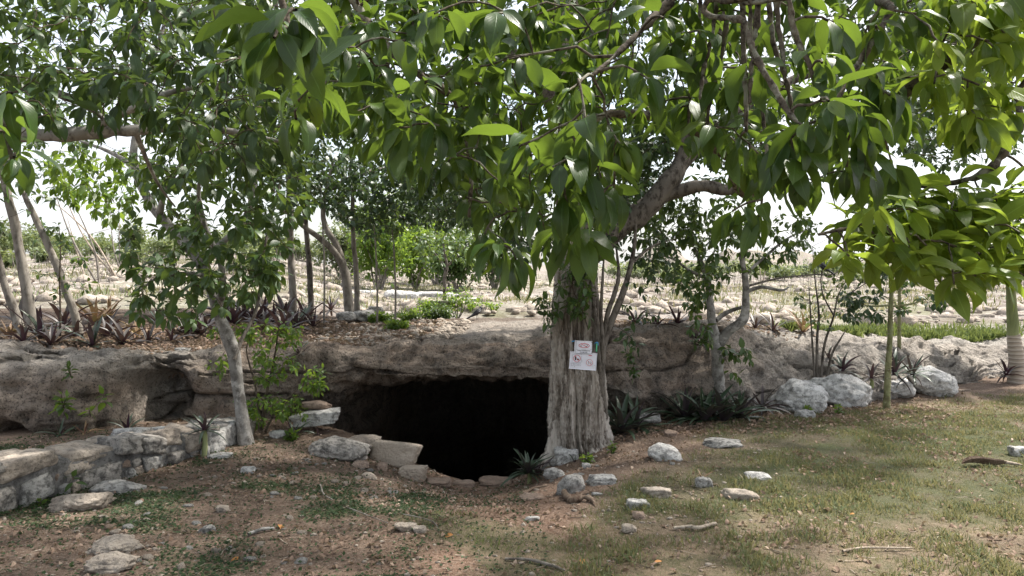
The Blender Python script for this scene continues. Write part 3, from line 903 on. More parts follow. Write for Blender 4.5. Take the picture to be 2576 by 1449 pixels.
def grow(rng, nodes, rad, tips, sag=0.10, tip_r=0.003, taper=0.006, below=1.2, wob=0.12, maxr=0.03):
    nodes = [np.asarray(nodes, float)]
    A = np.zeros((len(nodes[0]) + 3 * len(tips), 3))
    Rr = np.zeros(len(A))
    A[:len(nodes[0])] = nodes[0]
    Rr[:len(nodes[0])] = rad
    m = len(nodes[0])
    d0 = np.array([np.min(np.linalg.norm(A[:m] - t, axis=1)) for t in tips])
    paths, radii, dirs = np.zeros((len(tips), 6, 3)), np.zeros((len(tips), 6)), np.zeros((len(tips), 3))
    tt = np.linspace(0, 1, 6)[:, None]
    for i in np.argsort(d0):
        b = tips[i]
        df = A[:m] - b
        dist = np.sqrt((df ** 2).sum(1)) + below * np.maximum(-df[:, 2], 0)
        j = int(np.argmin(dist))
        a = A[j]
        ln = np.linalg.norm(b - a) + 1e-6
        c = (a + b) / 2 + np.array([0, 0, sag * ln]) + rng.normal(0, wob, 3) * ln
        p = (1 - tt) ** 2 * a + 2 * tt * (1 - tt) * c + tt ** 2 * b
        p[1:-1] += rng.normal(0, 0.018, (4, 3)) * ln
        r0 = min(Rr[j] * 0.8, tip_r + taper * ln, maxr)
        paths[i] = p
        radii[i] = np.linspace(max(r0, tip_r), tip_r, 6)
        dirs[i] = p[-1] - p[-2]
        A[m:m + 3] = p[2:5]
        Rr[m:m + 3] = radii[i, 2:5]
        m += 3
    return paths, radii, dirs

def sample_limbs(limbs):
    return np.vstack([l[2] for l in limbs]), np.concatenate([l[3] for l in limbs])

def add_limb(name, pts, rad, mat, parent, sides=9, n=8, rough=0.06, seed=0, cap=True):
    V, F, path, r, cp = limb(pts, rad, sides, n, rough, seed)
    part(name, V, np.vstack([F, cp]) if cap else F, mat, parent)
    return V, F, path, r

def twigs(name, paths, radii, mat, parent, sides=5):
    V, F = tubes(paths, radii, sides)
    return part(name, V, F, mat, parent, kind='stuff')

# ------------------------------------------------------------------ 1. big old tree in front of the cave
rg = np.random.default_rng(101)
TB = np.array([0.655, 8.0, float(gz(0.66, 7.9))])
big = thing('old_tree', TB, 'massive old tree with fibrous grey trunk standing at the cave mouth', 'tree')
prof = np.array([(1175, 1355, 1570), (1135, 1374, 1536), (1110, 1378, 1524), (1080, 1379, 1520), (1000, 1385, 1519), (930, 1388, 1513), (850, 1390, 1508), (760, 1392, 1503),
                 (700, 1395, 1498), (640, 1398, 1490), (500, 1398, 1486), (300, 1382, 1478), (100, 1362, 1470), (-200, 1350, 1455), (-500, 1350, 1430)], float)
pz = np.array([zz(y, 8.0) for y in prof[:, 0]])
pc = (((prof[:, 1] + prof[:, 2]) / 2) - CX) / F_PX * 8.0
pr = (prof[:, 2] - prof[:, 1]) / 2 / F_PX * 8.0
nz_, nt_ = 560, 360
zt = np.linspace(pz[0], pz[-1], nz_)
ct, rt = np.interp(zt, pz, pc), np.interp(zt, pz, pr) * 0.92
th = np.arange(nt_) / nt_ * 2 * PI
ZT, TH = np.meshgrid(zt, th, indexing='ij')
low = sstep(0.9, -0.3, ZT)
cs = np.stack([np.cos(TH + 0.12 * np.sin(ZT * 1.3)) * 1.0, np.sin(TH + 0.12 * np.sin(ZT * 1.3)) * 1.0, ZT * 0.42], -1).reshape(-1, 3)
wob_ = fbm(np.stack([np.cos(TH), np.sin(TH), ZT], -1).reshape(-1, 3), 1.4, 3, seed=71)
rid = 1 - np.abs(fbm(cs + 0.10 * wob_[:, None], 7.5, 4, 0.6, seed=72)) * 2
rid2 = 1 - np.abs(fbm(cs * [1, 1, 1.6], 18, 3, seed=73)) * 2
lump = fbm(np.stack([np.cos(TH), np.sin(TH), ZT * 0.45], -1).reshape(-1, 3), 1.6, 3, seed=74)
rid3 = 1 - np.abs(fbm(cs * [1, 1, 2.6], 34, 2, seed=75)) * 2
rel = (0.036 * rid + 0.026 * rid2 + 0.014 * rid3).reshape(ZT.shape) - 0.03 + 0.10 * lump.reshape(ZT.shape) * (0.5 + 0.5 * rt[:, None] / 0.3)
for a0, wdt, dep in ((-1.62, 0.07, 0.10), (-0.85, 0.06, 0.06), (-2.35, 0.06, 0.05)):        # deep folds between the trunk's strands
    dth = (TH - (a0 % (2 * PI)) + 0.10 * np.sin(ZT * 2.0) + PI) % (2 * PI) - PI
    rel = rel - dep * np.exp(-(dth / wdt) ** 2) * (0.35 + 0.65 * low)
foot = sstep(0.25, -0.35, ZT)
rel = rel + foot * (0.05 * np.cos(5 * TH + 0.7) + 0.035 * np.cos(8 * TH + 2.0) + 0.05 * np.exp(-((TH - 5.75) / .5) ** 2))
RT = rt[:, None] * (1 + rel / 0.27)
VT = np.stack([ct[:, None] + RT * np.cos(TH), TB[1] + RT * np.sin(TH) * 0.95, ZT], -1)
part('trunk', VT.reshape(-1, 3), grid_faces(nz_, nt_), M['bark_big'], big) if False else None
Fk = (np.arange(nz_ - 1)[:, None] * nt_ + np.arange(nt_)[None, :])
Fk2 = (np.arange(nz_ - 1)[:, None] * nt_ + (np.arange(nt_)[None, :] + 1) % nt_)
part('trunk', VT.reshape(-1, 3), np.stack([Fk, Fk2, Fk2 + nt_, Fk + nt_], -1).reshape(-1, 4), M['bark_big'], big)
BL = []
big_limbs = [
    ([P(1470, 660, 8.0), P(1545, 575, 8.0), P(1620, 528, 8.0), P(1675, 470, 8.0), P(1712, 410, 8.1), P(1735, 330, 8.2), P(1790, 190, 8.3), P(1830, 0, 8.5)], [0.13, 0.125, 0.12, 0.11, 0.095, 0.085, 0.07, 0.05]),
    ([P(1640, 505, 8.02), P(1715, 480, 8.0), P(1775, 468, 7.9), P(1850, 474, 7.8), P(1960, 430, 7.7), P(2100, 330, 7.6)], [0.09, 0.07, 0.062, 0.055, 0.045, 0.03]),
    ([P(1430, 300, 8.0), P(1330, 180, 7.8), P(1200, 60, 7.6), P(1050, -120, 7.5)], [0.13, 0.10, 0.08, 0.05]),
    ([P(1420, 120, 8.1), P(1560, -40, 8.6), P(1760, -200, 9.0), P(2050, -330, 9.4)], [0.13, 0.11, 0.08, 0.05]),
    ([P(1400, -60, 8.0), P(1300, -240, 8.6), P(1120, -380, 9.2)], [0.12, 0.09, 0.05]),
    ([P(1690, 440, 8.1), P(1800, 330, 8.6), P(2000, 200, 9.2), P(2250, 120, 9.8), P(2480, 60, 10.4)], [0.08, 0.07, 0.055, 0.04, 0.025]),
    ([P(1430, 380, 8.1), P(1330, 420, 8.8), P(1180, 440, 9.6), P(1020, 420, 10.4)], [0.10, 0.075, 0.05, 0.03]),
]
for i, (p, r) in enumerate(big_limbs):
    BL.append(add_limb('limb', p, r, M['bark_limb'], big, 12, 10, 0.10, 80 + i))
bn, br = sample_limbs(BL)
tips = np.vstack([
    region(rg, [(880, -420), (2700, -420), (2700, 330), (2420, 430), (2250, 400), (2100, 330), (1900, 400), (1800, 330), (1700, 330), (1560, 470), (1380, 500), (1250, 470), (1050, 420), (930, 200)], 7.2, 11.5, 2600),
    region(rg, [(1480, 330), (1700, 330), (1680, 420), (1600, 500), (1560, 640), (1500, 640)], 7.5, 9.5, 150),
    region(rg, [(2150, -200), (2520, -200), (2480, 380), (2380, 440), (2260, 380), (2200, 250)], 9.5, 12, 700),
    region(rg, [(1000, 330), (1280, 380), (1300, 560), (1130, 560), (1000, 470)], 8.5, 11.5, 330),
    region(rg, [(1500, 280), (1990, 280), (1960, 420), (1850, 440), (1700, 400), (1640, 470), (1560, 600), (1500, 600)], 8.2, 10.5, 420),
    region(rg, [(1240, 420), (1400, 420), (1400, 640), (1330, 660), (1260, 600)], 8.3, 10, 130),
])
pp, prd, pd = grow(rg, bn, br, tips, 0.08, 0.0025, 0.006, 0.4)
twigs('twigs', pp, prd, M['twig'], big, 4)
ld = whorl(rg, tips, pd, 6, 10, 0.085, (25, 130), 0.35, 0.02, 0.16)
foliage('foliage', ld, T_SMALL, M['leaf_small'], big, rg)

# ------------------------------------------------------------------ 2. broad-leaved tree whose boughs hang over the view
rg = np.random.default_rng(202)
AB = np.array([3.1, -1.5, float(gz(3.1, -1.5))])
over = thing('broad_leaved_tree', AB, 'broad-leaved tree whose glossy green boughs hang across the top of the view', 'tree')
AL = []
AL.append(add_limb('trunk', [AB + [0, 0, -0.2], AB + [-0.05, 0.1, 0.8], AB + [-0.15, 0.25, 1.8], AB + [-0.35, 0.5, 2.7], AB + [-0.6, 0.9, 3.4]], [0.20, 0.155, 0.135, 0.12, 0.10], M['bark_grey'], over, 14, 10, 0.08, 5))
hub = AB + [-0.6, 0.9, 3.4]
def P_(l): return [P(*q) for q in l]
over_limbs = [
    ([hub, np.array([1.2, 0.6, 3.7])] + P_([(800, -160, 3.3), (880, -20, 3.3), (960, 105, 3.25), (1060, 190, 3.2), (1150, 262, 3.2), (1185, 420, 3.2), (1180, 545, 3.15)]), [0.075, 0.05, 0.028, 0.023, 0.020, 0.018, 0.016, 0.011, 0.006]),
    ([hub, np.array([2.6, 0.9, 3.9]), np.array([2.5, 2.3, 3.2])] + P_([(2150, 560 - 60, 4.4), (1950, 455, 4.3), (1840, 400, 4.2), (1760, 335, 4.1), (1640, 292, 4.0), (1540, 288, 3.9), (1430, 325, 3.8), (1340, 375, 3.6)])[1:], [0.07, 0.055, 0.045, 0.034, 0.03, 0.027, 0.025, 0.022, 0.018, 0.012]),
    ([hub, np.array([1.7, 0.9, 3.4])] + P_([(1900, -160, 2.9), (1760, -60, 2.85), (1660, 30, 2.8), (1570, 120, 2.7), (1490, 190, 2.6)]), [0.06, 0.04, 0.022, 0.018, 0.014, 0.010, 0.007]),
    ([hub, np.array([1.8, 0.8, 3.1])] + P_([(1860, -80, 2.35), (1876, 60, 2.3), (1905, 150, 2.25), (1950, 225, 2.2), (1990, 290, 2.15), (2040, 330, 2.1)]), [0.05, 0.03, 0.011, 0.0095, 0.009, 0.008, 0.007, 0.005]),
    ([hub, np.array([2.3, 1.0, 3.2])] + P_([(2330, -120, 2.6), (2240, 30, 2.5), (2160, 160, 2.4), (2100, 260, 2.3)]), [0.05, 0.03, 0.015, 0.012, 0.009, 0.006]),
    ([hub, np.array([2.9, 1.2, 3.3])] + P_([(2700, 90, 3.0), (2560, 330, 3.1), (2480, 432, 3.1), (2380, 465, 3.15), (2280, 480, 3.1), (2170, 560, 3.0), (2060, 590, 2.9)]), [0.06, 0.04, 0.022, 0.017, 0.014, 0.012, 0.010, 0.008, 0.005]),
    ([hub, np.array([1.0, 0.4, 3.4]), np.array([-0.3, 0.9, 3.0])] + P_([(660, -140, 1.9), (705, -10, 1.85), (740, 110, 1.85), (775, 210, 1.9)]), [0.05, 0.035, 0.02, 0.011, 0.009, 0.008, 0.006]),
    ([hub, np.array([0.5, 0.2, 3.6]), np.array([-0.9, 1.0, 3.2]), np.array([-1.5, 1.6, 2.8])] + P_([(-60, 90, 2.0), (-5, 260, 1.95), (30, 400, 1.9)]), [0.06, 0.035, 0.02, 0.014, 0.009, 0.007, 0.005]),
    ([hub, np.array([2.3, 2.5, 4.2]), np.array([1.8, 4.5, 4.6]), np.array([0.8, 6.0, 4.7])], [0.08, 0.06, 0.045, 0.02]),
    ([hub, np.array([0.8, 1.5, 4.4]), np.array([-1.0, 3.2, 4.6]), np.array([-2.4, 4.6, 4.5])], [0.08, 0.06, 0.045, 0.02]),
    ([hub, np.array([3.6, 1.5, 4.3]), np.array([4.6, 3.2, 4.8]), np.array([4.4, 5.4, 5.2]), np.array([3.6, 7.2, 5.8])], [0.07, 0.06, 0.05, 0.04, 0.02]),
]
for x0, dx, y1, dd in ((1868, 10, 330, 2.5), (1885, 45, 400, 2.6), (1905, -20, 260, 2.4), (1935, 60, 300, 2.5), (1955, 20, 200, 2.35), (1830, -60, 380, 2.9), (1800, -40, 250, 2.8), (1985, 70, 240, 2.3), (1760, -30, 330, 3.0)):
    over_limbs.append(([np.array([1.8, 0.8, 3.1])] + P_([(x0 - 10, -90, dd), (x0, 0, dd), (x0 + dx * .2, y1 * .35, dd), (x0 + dx * .75, y1 * .7, dd - .02), (x0 + dx, y1, dd - .04)]), [0.02, 0.009, 0.0085, 0.008, 0.007, 0.005]))
for i, (p, r) in enumerate(over_limbs):
    AL.append(add_limb('limb', p, r, M['bark_brown'], over, 9, 14, 0.30, 20 + i))
an, ar = sample_limbs(AL)
# rosettes at the ends of the hanging twigs: photo x, y, distance, leaf length (m)
ROS = [(690, 95, 1.55, .17), (650, 60, 1.65, .16), (745, 25, 1.6, .17), (782, 232, 1.95, .155), (590, 45, 1.7, .13), (30, 235, 1.95, .15), (36, 395, 1.85, .13), (-10, 330, 1.9, .15), (745, 300, 2.1, .14),
       (1071, 209, 2.6, .165), (1280, 149, 2.7, .165), (1217, 226, 2.7, .16), (1432, 226, 2.4, .16), (1646, 209, 2.5, .15), (1477, 338, 2.25, .17), (1308, 367, 2.35, .17), (1426, 508, 2.3, .17),
       (1482, 600, 2.45, .165), (1246, 622, 2.6, .155), (1003, 321, 2.5, .165), (811, 237, 2.2, .165), (1020, 102, 2.5, .17), (1195, 395, 2.9, .16), (1172, 496, 3.0, .155), (1342, 541, 2.9, .155),
       (1105, 316, 2.6, .165), (930, 169, 2.7, .16), (1240, 34, 2.4, .18), (1093, 34, 2.3, .17), (1443, 113, 3.0, .15), (1494, 214, 3.0, .15), (1725, 130, 3.0, .15), (1668, 45, 2.6, .15),
       (2051, 305, 2.05, .17), (2006, 429, 2.1, .175), (2085, 254, 2.0, .17), (2362, 107, 2.4, .16), (2463, 214, 2.6, .155), (2452, 293, 2.6, .155), (2429, 338, 2.7, .15), (2125, 271, 2.1, .17),
       (1978, 361, 2.1, .17), (1843, 530, 2.5, .16), (1854, 361, 2.5, .15), (1910, 545, 2.5, .165), (2136, 644, 2.75, .16), (2249, 609, 2.8, .17), (2333, 620, 2.85, .17), (2407, 620, 2.85, .165), (2455, 694, 2.8, .17),
       (2400, 715, 2.8, .165), (2311, 508, 3.0, .16), (2390, 541, 3.0, .16), (2497, 496, 3.0, .165), (2277, 480, 3.1, .15), (2542, 564, 3.0, .16), (2249, 429, 2.5, .17), (2190, 400, 2.2, .17), (2068, 158, 2.2, .16),
       (2096, 56, 2.3, .16), (2204, 68, 2.4, .165), (2305, 34, 2.5, .165), (2418, 45, 2.6, .165), (2497, 34, 2.7, .16), (2542, 101, 2.7, .165), (2525, 226, 2.8, .165), (2548, 282, 2.8, .16), (1910, 169, 2.4, .15),
       (1769, 141, 2.8, .15), (1713, 271, 3.0, .15), (2130, 420, 2.15, .18), (2170, 330, 2.1, .175), (2240, 240, 2.3, .17), (2180, 190, 2.3, .165), (2350, 210, 2.6, .165), (1560, 360, 2.6, .16), (1390, 420, 2.3, .165),
       (1470, 440, 2.3, .17), (1400, 600, 2.5, .16), (1300, 660, 2.75, .155), (1215, 600, 2.8, .15), (1120, 420, 2.8, .16), (860, 120, 2.5, .16), (900, 280, 2.6, .16), (980, 250, 2.7, .16), (2560, 650, 3.1, .15), (2210, 520, 2.3, .17)]
ros = np.array([P(x, y, d) for x, y, d, l in ROS])
rosL = np.array([l for *_, l in ROS])
fill = np.vstack([
    region(rg, [(760, -120), (1600, -120), (1600, 420), (1500, 560), (1380, 600), (1240, 600), (1120, 500), (1000, 430), (900, 370), (760, 290)], 2.7, 4.8, 290),
    region(rg, [(1600, -120), (2650, -120), (2650, 260), (2480, 330), (2300, 300), (2200, 420), (2080, 470), (1950, 500), (1850, 480), (1700, 330), (1600, 380)], 2.6, 4.8, 230),
    region(rg, [(2200, 480), (2650, 440), (2650, 640), (2500, 660), (2250, 620)], 3.0, 3.5, 34),
    region(rg, [(2090, 590), (2230, 500), (2480, 440), (2600, 470), (2590, 700), (2490, 740), (2420, 740), (2330, 690), (2200, 670), (2100, 650)], 2.75, 3.3, 40),
])
ov = np.stack([rg.uniform(-4.2, 5.4, 820), rg.uniform(-1.5, 6.6, 820), rg.uniform(0, 1, 820)], -1)
ov[:, 2] = np.maximum(3.25, 1.6 + 0.40 * ov[:, 1] + 0.45) + 1.2 * ov[:, 2]
ov = ov[~((ov[:, 0] > 1.9) & (ov[:, 1] > 0.2))]  # unseen crown cut open here so sun reaches the right bough
ov_shade = np.stack([rg.uniform(0.6, 4.6, 520), rg.uniform(4.9, 8.4, 520), rg.uniform(0, 1.6, 520)], -1)  # unseen leaves added overhead to shade the cave mouth, signs and lawn
ov_shade[:, 2] += 0.40 * ov_shade[:, 1] + 2.2
ov = np.vstack([ov, ov_shade])
tipsA = np.vstack([ros, fill, ov])
pp, prd, pd = grow(rg, an, ar, tipsA, 0.16, 0.0032, 0.007, 1.6, 0.10, 0.016)
twigs('twigs', pp, prd * (1 + 0.25 * rg.random(prd.shape)), M['bark_brown'], over, 6)
k1, k2 = len(ros), len(ros) + len(fill)
dA = pd.copy()
dA = unit(dA) + np.array([0, 0, -0.35])
w1 = whorl(rg, ros, dA[:k1], 7, 11, 1.0, (12, 100), 0.75, 0.02, 0.05, 0.16)
cn = None
# leaf length follows the rosette it grows from
near = np.argmin(((w1[0][:, None, :] - ros[None]) ** 2).sum(-1), 1)
rgw = np.random.default_rng(203)
w1 = list(whorl(rgw, ros, dA[:k1], 8, 12, 0.152, (12, 112), 0.50, 0.02, 0.06, 0.27))
near = np.argmin(((w1[0][:, None, :] - ros[None]) ** 2).sum(-1), 1)
w1[3] = w1[3] * rosL[near] / 0.190
w1 = tuple(w1)
w2 = whorl(rg, fill, dA[k1:k2], 7, 11, 0.120, (15, 112), 0.42, 0.02, 0.07, 0.28)
w3 = whorl(rg, ov, dA[k2:], 7, 10, 0.165, (15, 105), 0.7, 0.02, 0.06, 0.18)
near_d = cat(w1, w2)
xb_ = CX + near_d[0][:, 0] / near_d[0][:, 1] * F_PX
yb_ = HY - (near_d[0][:, 2] - EYE) / near_d[0][:, 1] * F_PX
low_b = (xb_ > 2040) & (yb_ > 425 + np.maximum(0, (2420 - xb_) * .35))
near_d[1][low_b, 2] += 0.5
near_d[1][low_b, 0] += 0.25
near_d[3][low_b] *= 1.08
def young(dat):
    # right-hand leaves that get the lit colour copy: sunshine painted in, not age
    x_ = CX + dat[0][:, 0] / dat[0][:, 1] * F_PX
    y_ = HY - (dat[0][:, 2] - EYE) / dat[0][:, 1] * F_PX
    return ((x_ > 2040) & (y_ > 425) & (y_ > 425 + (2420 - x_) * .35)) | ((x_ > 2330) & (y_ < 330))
def pick(dat, m_):
    return tuple(a_[m_] for a_ in dat)
keep, rest = split_nearest(near_d, 300)
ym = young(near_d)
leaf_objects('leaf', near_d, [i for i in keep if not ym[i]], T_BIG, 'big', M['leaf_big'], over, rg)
leaf_objects('leaf', near_d, [i for i in keep if ym[i]], T_BIG, 'big', M['leaf_sunlit'], over, rg)
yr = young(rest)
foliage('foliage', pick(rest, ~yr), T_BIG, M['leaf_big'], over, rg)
foliage('sunlit_bough_foliage', pick(rest, yr), T_BIG, M['leaf_sunlit'], over, rg)  # remaining leaves with the sun painted into their colour
foliage('high_foliage', w3, T_BIGLO, M['leaf_big'], over, rg)  # holds the out-of-view leaves added for shade

# ------------------------------------------------------------------ 3. tree off to the left whose level grey bough crosses the view
rg = np.random.default_rng(303)
LB = np.array([-5.6, 4.4, float(gz(-5.6, 4.4))])
shade = thing('shade_tree', LB, 'dark shade tree reaching in from the left with a level lichen-grey bough', 'tree')
SL = [add_limb('trunk', [LB + [0, 0, -0.2], LB + [0.1, 0.05, 0.9], LB + [0.25, 0.1, 1.9], LB + [0.3, 0.2, 3.0], LB + [0.35, 0.3, 4.2]], [0.17, 0.14, 0.12, 0.10, 0.07], M['bark_grey'], shade, 14, 10, 0.08, 7)]
for i, (p, r) in enumerate([
    ([LB + [0.25, 0.1, 1.95]] + P_([(-250, 372, 4.7), (-60, 348, 4.75), (150, 338, 4.8), (250, 330, 4.85), (336, 326, 4.9), (440, 322, 5.0), (542, 325, 5.1), (630, 340, 5.2), (715, 358, 5.3)]), [0.07, 0.06, 0.05, 0.043, 0.04, 0.034, 0.028, 0.024, 0.018, 0.010]),
    ([LB + [0.3, 0.2, 2.9]] + P_([(-200, 150, 4.9), (0, 192, 5.0), (110, 222, 5.05), (220, 268, 5.1), (270, 305, 5.1)]), [0.06, 0.05, 0.036, 0.03, 0.022, 0.014]),
    (P_([(220, 330, 4.84), (255, 312, 4.8), (330, 275, 4.7), (400, 243, 4.7), (480, 220, 4.7), (540, 226, 4.7), (552, 205, 4.65)]), [0.03, 0.027, 0.022, 0.018, 0.015, 0.012, 0.007]),
    ([LB + [0.33, 0.25, 3.6]] + P_([(-100, -160, 5.4), (200, -110, 5.6), (480, -60, 5.8)]), [0.06, 0.045, 0.03, 0.012]),
    (P_([(340, 325, 4.92), (372, 410, 5.2), (402, 470, 5.5), (440, 520, 5.8)]), [0.02, 0.014, 0.010, 0.006]),
    (P_([(440, 322, 5.0), (500, 360, 5.2), (560, 410, 5.4)]), [0.02, 0.014, 0.008]),
]):
    SL.append(add_limb('limb', p, r, M['bark_grey'], shade, 10, 9, 0.10, 40 + i))
sn, sr = sample_limbs(SL)
tS = np.vstack([
    region(rg, [(-120, -160), (560, -160), (640, 60), (760, 300), (740, 400), (600, 430), (430, 400), (330, 300), (120, 320), (-120, 330)], 3.6, 6.4, 340),
    region(rg, [(560, -100), (1000, -100), (1000, 300), (760, 360), (640, 200)], 4.2, 6.2, 95),
    region(rg, [(-100, 330), (60, 340), (60, 430), (-100, 560)], 3.2, 4.4, 9),
])
pp, prd, pd = grow(rg, sn, sr, tS, 0.10, 0.003, 0.007, 1.0, 0.14, 0.014)
twigs('twigs', pp, prd, M['twig'], shade, 5)
wS = whorl(rg, tS, unit(pd) + [0, 0, -0.1], 7, 11, 0.118, (15, 110), 0.35, 0.02, 0.07, 0.2)
keep, rest = split_nearest(wS, 300)
leaf_objects('leaf', wS, keep, T_BIG[:6], 'bigs', M['leaf_shade'], shade, rg)
foliage('foliage', rest, T_BIGLO, M['leaf_shade'], shade, rg)
top = np.stack([rg.uniform(-6.5, -2.0, 170), rg.uniform(3.2, 7.0, 170), rg.uniform(4.2, 5.6, 170)], -1)
foliage('high_foliage', whorl(rg, top, np.tile([0, 0, -0.2], (170, 1)) + rg.normal(0, 1, (170, 3)), 7, 10, 0.15, (15, 110), 0.5, 0.02, 0.07), T_BIGLO, M['leaf_shade'], shade, rg)

# ------------------------------------------------------------------ 4. crooked pale tree at the left of the cave
rg = np.random.default_rng(404)
b = hit_ground(617, 1118)
mid = thing('crooked_tree', b, 'crooked smooth grey tree leaning left beside the low stone wall', 'tree')
D0 = b[1]
ML = [add_limb('trunk', [b + [0.02, 0.02, -0.15]] + P_([(617, 1100, D0), (608, 1040, D0), (600, 985, D0 + .02), (592, 930, D0 + .04), (585, 885, D0 + .05), (565, 835, D0 + .05), (545, 785, D0 + .05), (525, 715, D0 + .1), (498, 660, D0 + .2), (455, 605, D0 + .3), (415, 560, D0 + .35), (378, 510, D0 + .4), (350, 455, D0 + .45), (336, 395, D0 + .5), (345, 320, D0 + .6), (370, 200, D0 + .7), (420, 40, D0 + .9)]),
        np.array([0.082, 0.074, 0.060, 0.055, 0.058, 0.064, 0.062, 0.052, 0.05, 0.05, 0.048, 0.047, 0.046, 0.043, 0.04, 0.034, 0.028, 0.018]), M['bark_grey'], mid, 18, 9, 0.05, 9)]
for i, (p, r) in enumerate([
    (P_([(590, 905, D0), (610, 850, D0 + .12), (640, 790, D0 + .25), (655, 720, D0 + .35), (662, 640, D0 + .5), (690, 520, D0 + .7), (720, 400, D0 + .9)]), [0.020, 0.018, 0.016, 0.015, 0.014, 0.012, 0.008]),
    (P_([(545, 785, D0 + .05), (560, 730, D0 - .1), (555, 660, D0 - .25), (520, 580, D0 - .4), (500, 480, D0 - .5), (520, 380, D0 - .6)]), [0.045, 0.035, 0.028, 0.024, 0.018, 0.010]),
    (P_([(500, 662, D0 + .2), (560, 610, D0 + .2), (610, 560, D0 + .2), (640, 470, D0 + .2), (650, 380, D0 + .2)]), [0.04, 0.032, 0.026, 0.02, 0.012]),
    (P_([(400, 540, D0 + .35), (420, 470, D0 + .1), (470, 400, D0 - .1), (540, 350, D0 - .2)]), [0.035, 0.026, 0.02, 0.01]),
    (P_([(340, 420, D0 + .5), (270, 380, D0 + .8), (190, 350, D0 + 1.1)]), [0.03, 0.02, 0.01]),
    (P_([(510, 690, D0 + .15), (450, 690, D0 - .3), (395, 700, D0 - .6), (350, 730, D0 - .8)]), [0.028, 0.018, 0.012, 0.006]),
]):
    ML.append(add_limb('limb', p, r, M['bark_limb'] if i == 0 else M['bark_grey'], mid, 10, 8, 0.07, 60 + i))
mn, mr = sample_limbs(ML)
tM = np.vstack([
    region(rg, [(330, 380), (740, 350), (800, 520), (720, 640), (640, 600), (560, 640), (430, 620), (330, 560)], D0 - 1.5, D0 + 1.6, 210),
    region(rg, [(420, 230), (800, 230), (820, 420), (560, 430), (400, 380)], D0 - 1.2, D0 + 1.6, 110),
    region(rg, [(310, 620), (440, 600), (720, 640), (690, 740), (620, 760), (540, 790), (430, 830), (330, 800)], D0 - 1.6, D0 + 0.4, 105),
    region(rg, [(320, 560), (350, 560), (345, 700), (310, 690)], D0 - 1.2, D0 - 0.6, 6),
    region(rg, [(60, -100), (900, -100), (900, 250), (640, 360), (400, 300), (200, 360), (100, 250)], D0 - 0.5, D0 + 2.2, 300),
])
pp, prd, pd = grow(rg, mn, mr, tM, 0.10, 0.0025, 0.006, 0.5, 0.16, 0.012)
twigs('twigs', pp, prd, M['twig'], mid, 5)
wM = whorl(rg, tM, unit(pd) + [0, 0, -0.2], 6, 9, 0.115, (25, 115), 0.45, 0.02, 0.10, 0.2)
keep, rest = split_nearest(wM, 300)
leaf_objects('leaf', wM, keep, T_MID, 'mid', M['leaf_mid'], mid, rg)
foliage('foliage', rest, T_MID, M['leaf_mid'], mid, rg)
tL = region(rg, [(110, 395), (330, 370), (350, 500), (320, 560), (270, 560), (190, 520), (110, 480)], D0 + 0.8, D0 + 2.6, 75)
pp, prd, pd = grow(rg, mn, mr, tL, 0.05, 0.0025, 0.006, 0.2, 0.1, 0.01)
twigs('side_twigs', pp, prd, M['twig'], mid, 4)
foliage('sunlit_foliage', whorl(rg, tL, pd, 7, 10, 0.115, (25, 115), 0.45, 0.02, 0.10, 0.2, (0.3, 0.99)), T_MID, M['leaf_bright'], mid, rg)  # brighter leaf colour stands in for sun shining through
# ------------------------------------------------------------------ smaller trees and shrubs
def small_tree(name, label, base, limbs, tips, leafL, tmpl, lmat, bark, seed, cat_='tree', per=(5, 8), sag=0.06, tip_r=0.002, taper=0.005, grav=0.35, var=(0, 0.95), group=None, below=0.4, n_leaf=0, spread=(25, 120), sides=8, rough=0.07, maxr=0.02):
    rg = np.random.default_rng(seed)
    t = thing(name, base, label, cat_, group)
    LS = []
    for i, (p, r) in enumerate(limbs):
        nm = ('trunk' if cat_ == 'tree' else 'stem') if i == 0 else ('limb' if cat_ == 'tree' else 'stem')
        LS.append(add_limb(nm, p, r, bark, t, sides, 8, rough, seed + i))
    n_, r_ = sample_limbs(LS)
    if tips is not None and len(tips):
        pp, prd, pd = grow(rg, n_, r_, tips, sag, tip_r, taper, below, 0.12, maxr)
        twigs('twigs', pp, prd, M['twig'], t, 4)
        w = whorl(rg, tips, pd, per[0], per[1], leafL, spread, grav, 0.015, 0.12, 0.22, var)
        if n_leaf:
            keep, w2 = split_nearest(w, n_leaf)
            leaf_objects('leaf', w, keep, tmpl, 't%d%d' % (len(tmpl[0][0]), len(tmpl)), lmat, t, rg)
            w = w2
        if len(w[0]):
            foliage('foliage', w, tmpl, lmat, t, rg)
    return t

rg = np.random.default_rng(55)
def base_l(x, y, d):
    """a foot on the rock top, at photo x and distance d"""
    X = (x - CX) / F_PX * d
    return np.array([X, d, ledge_z(X, d)])

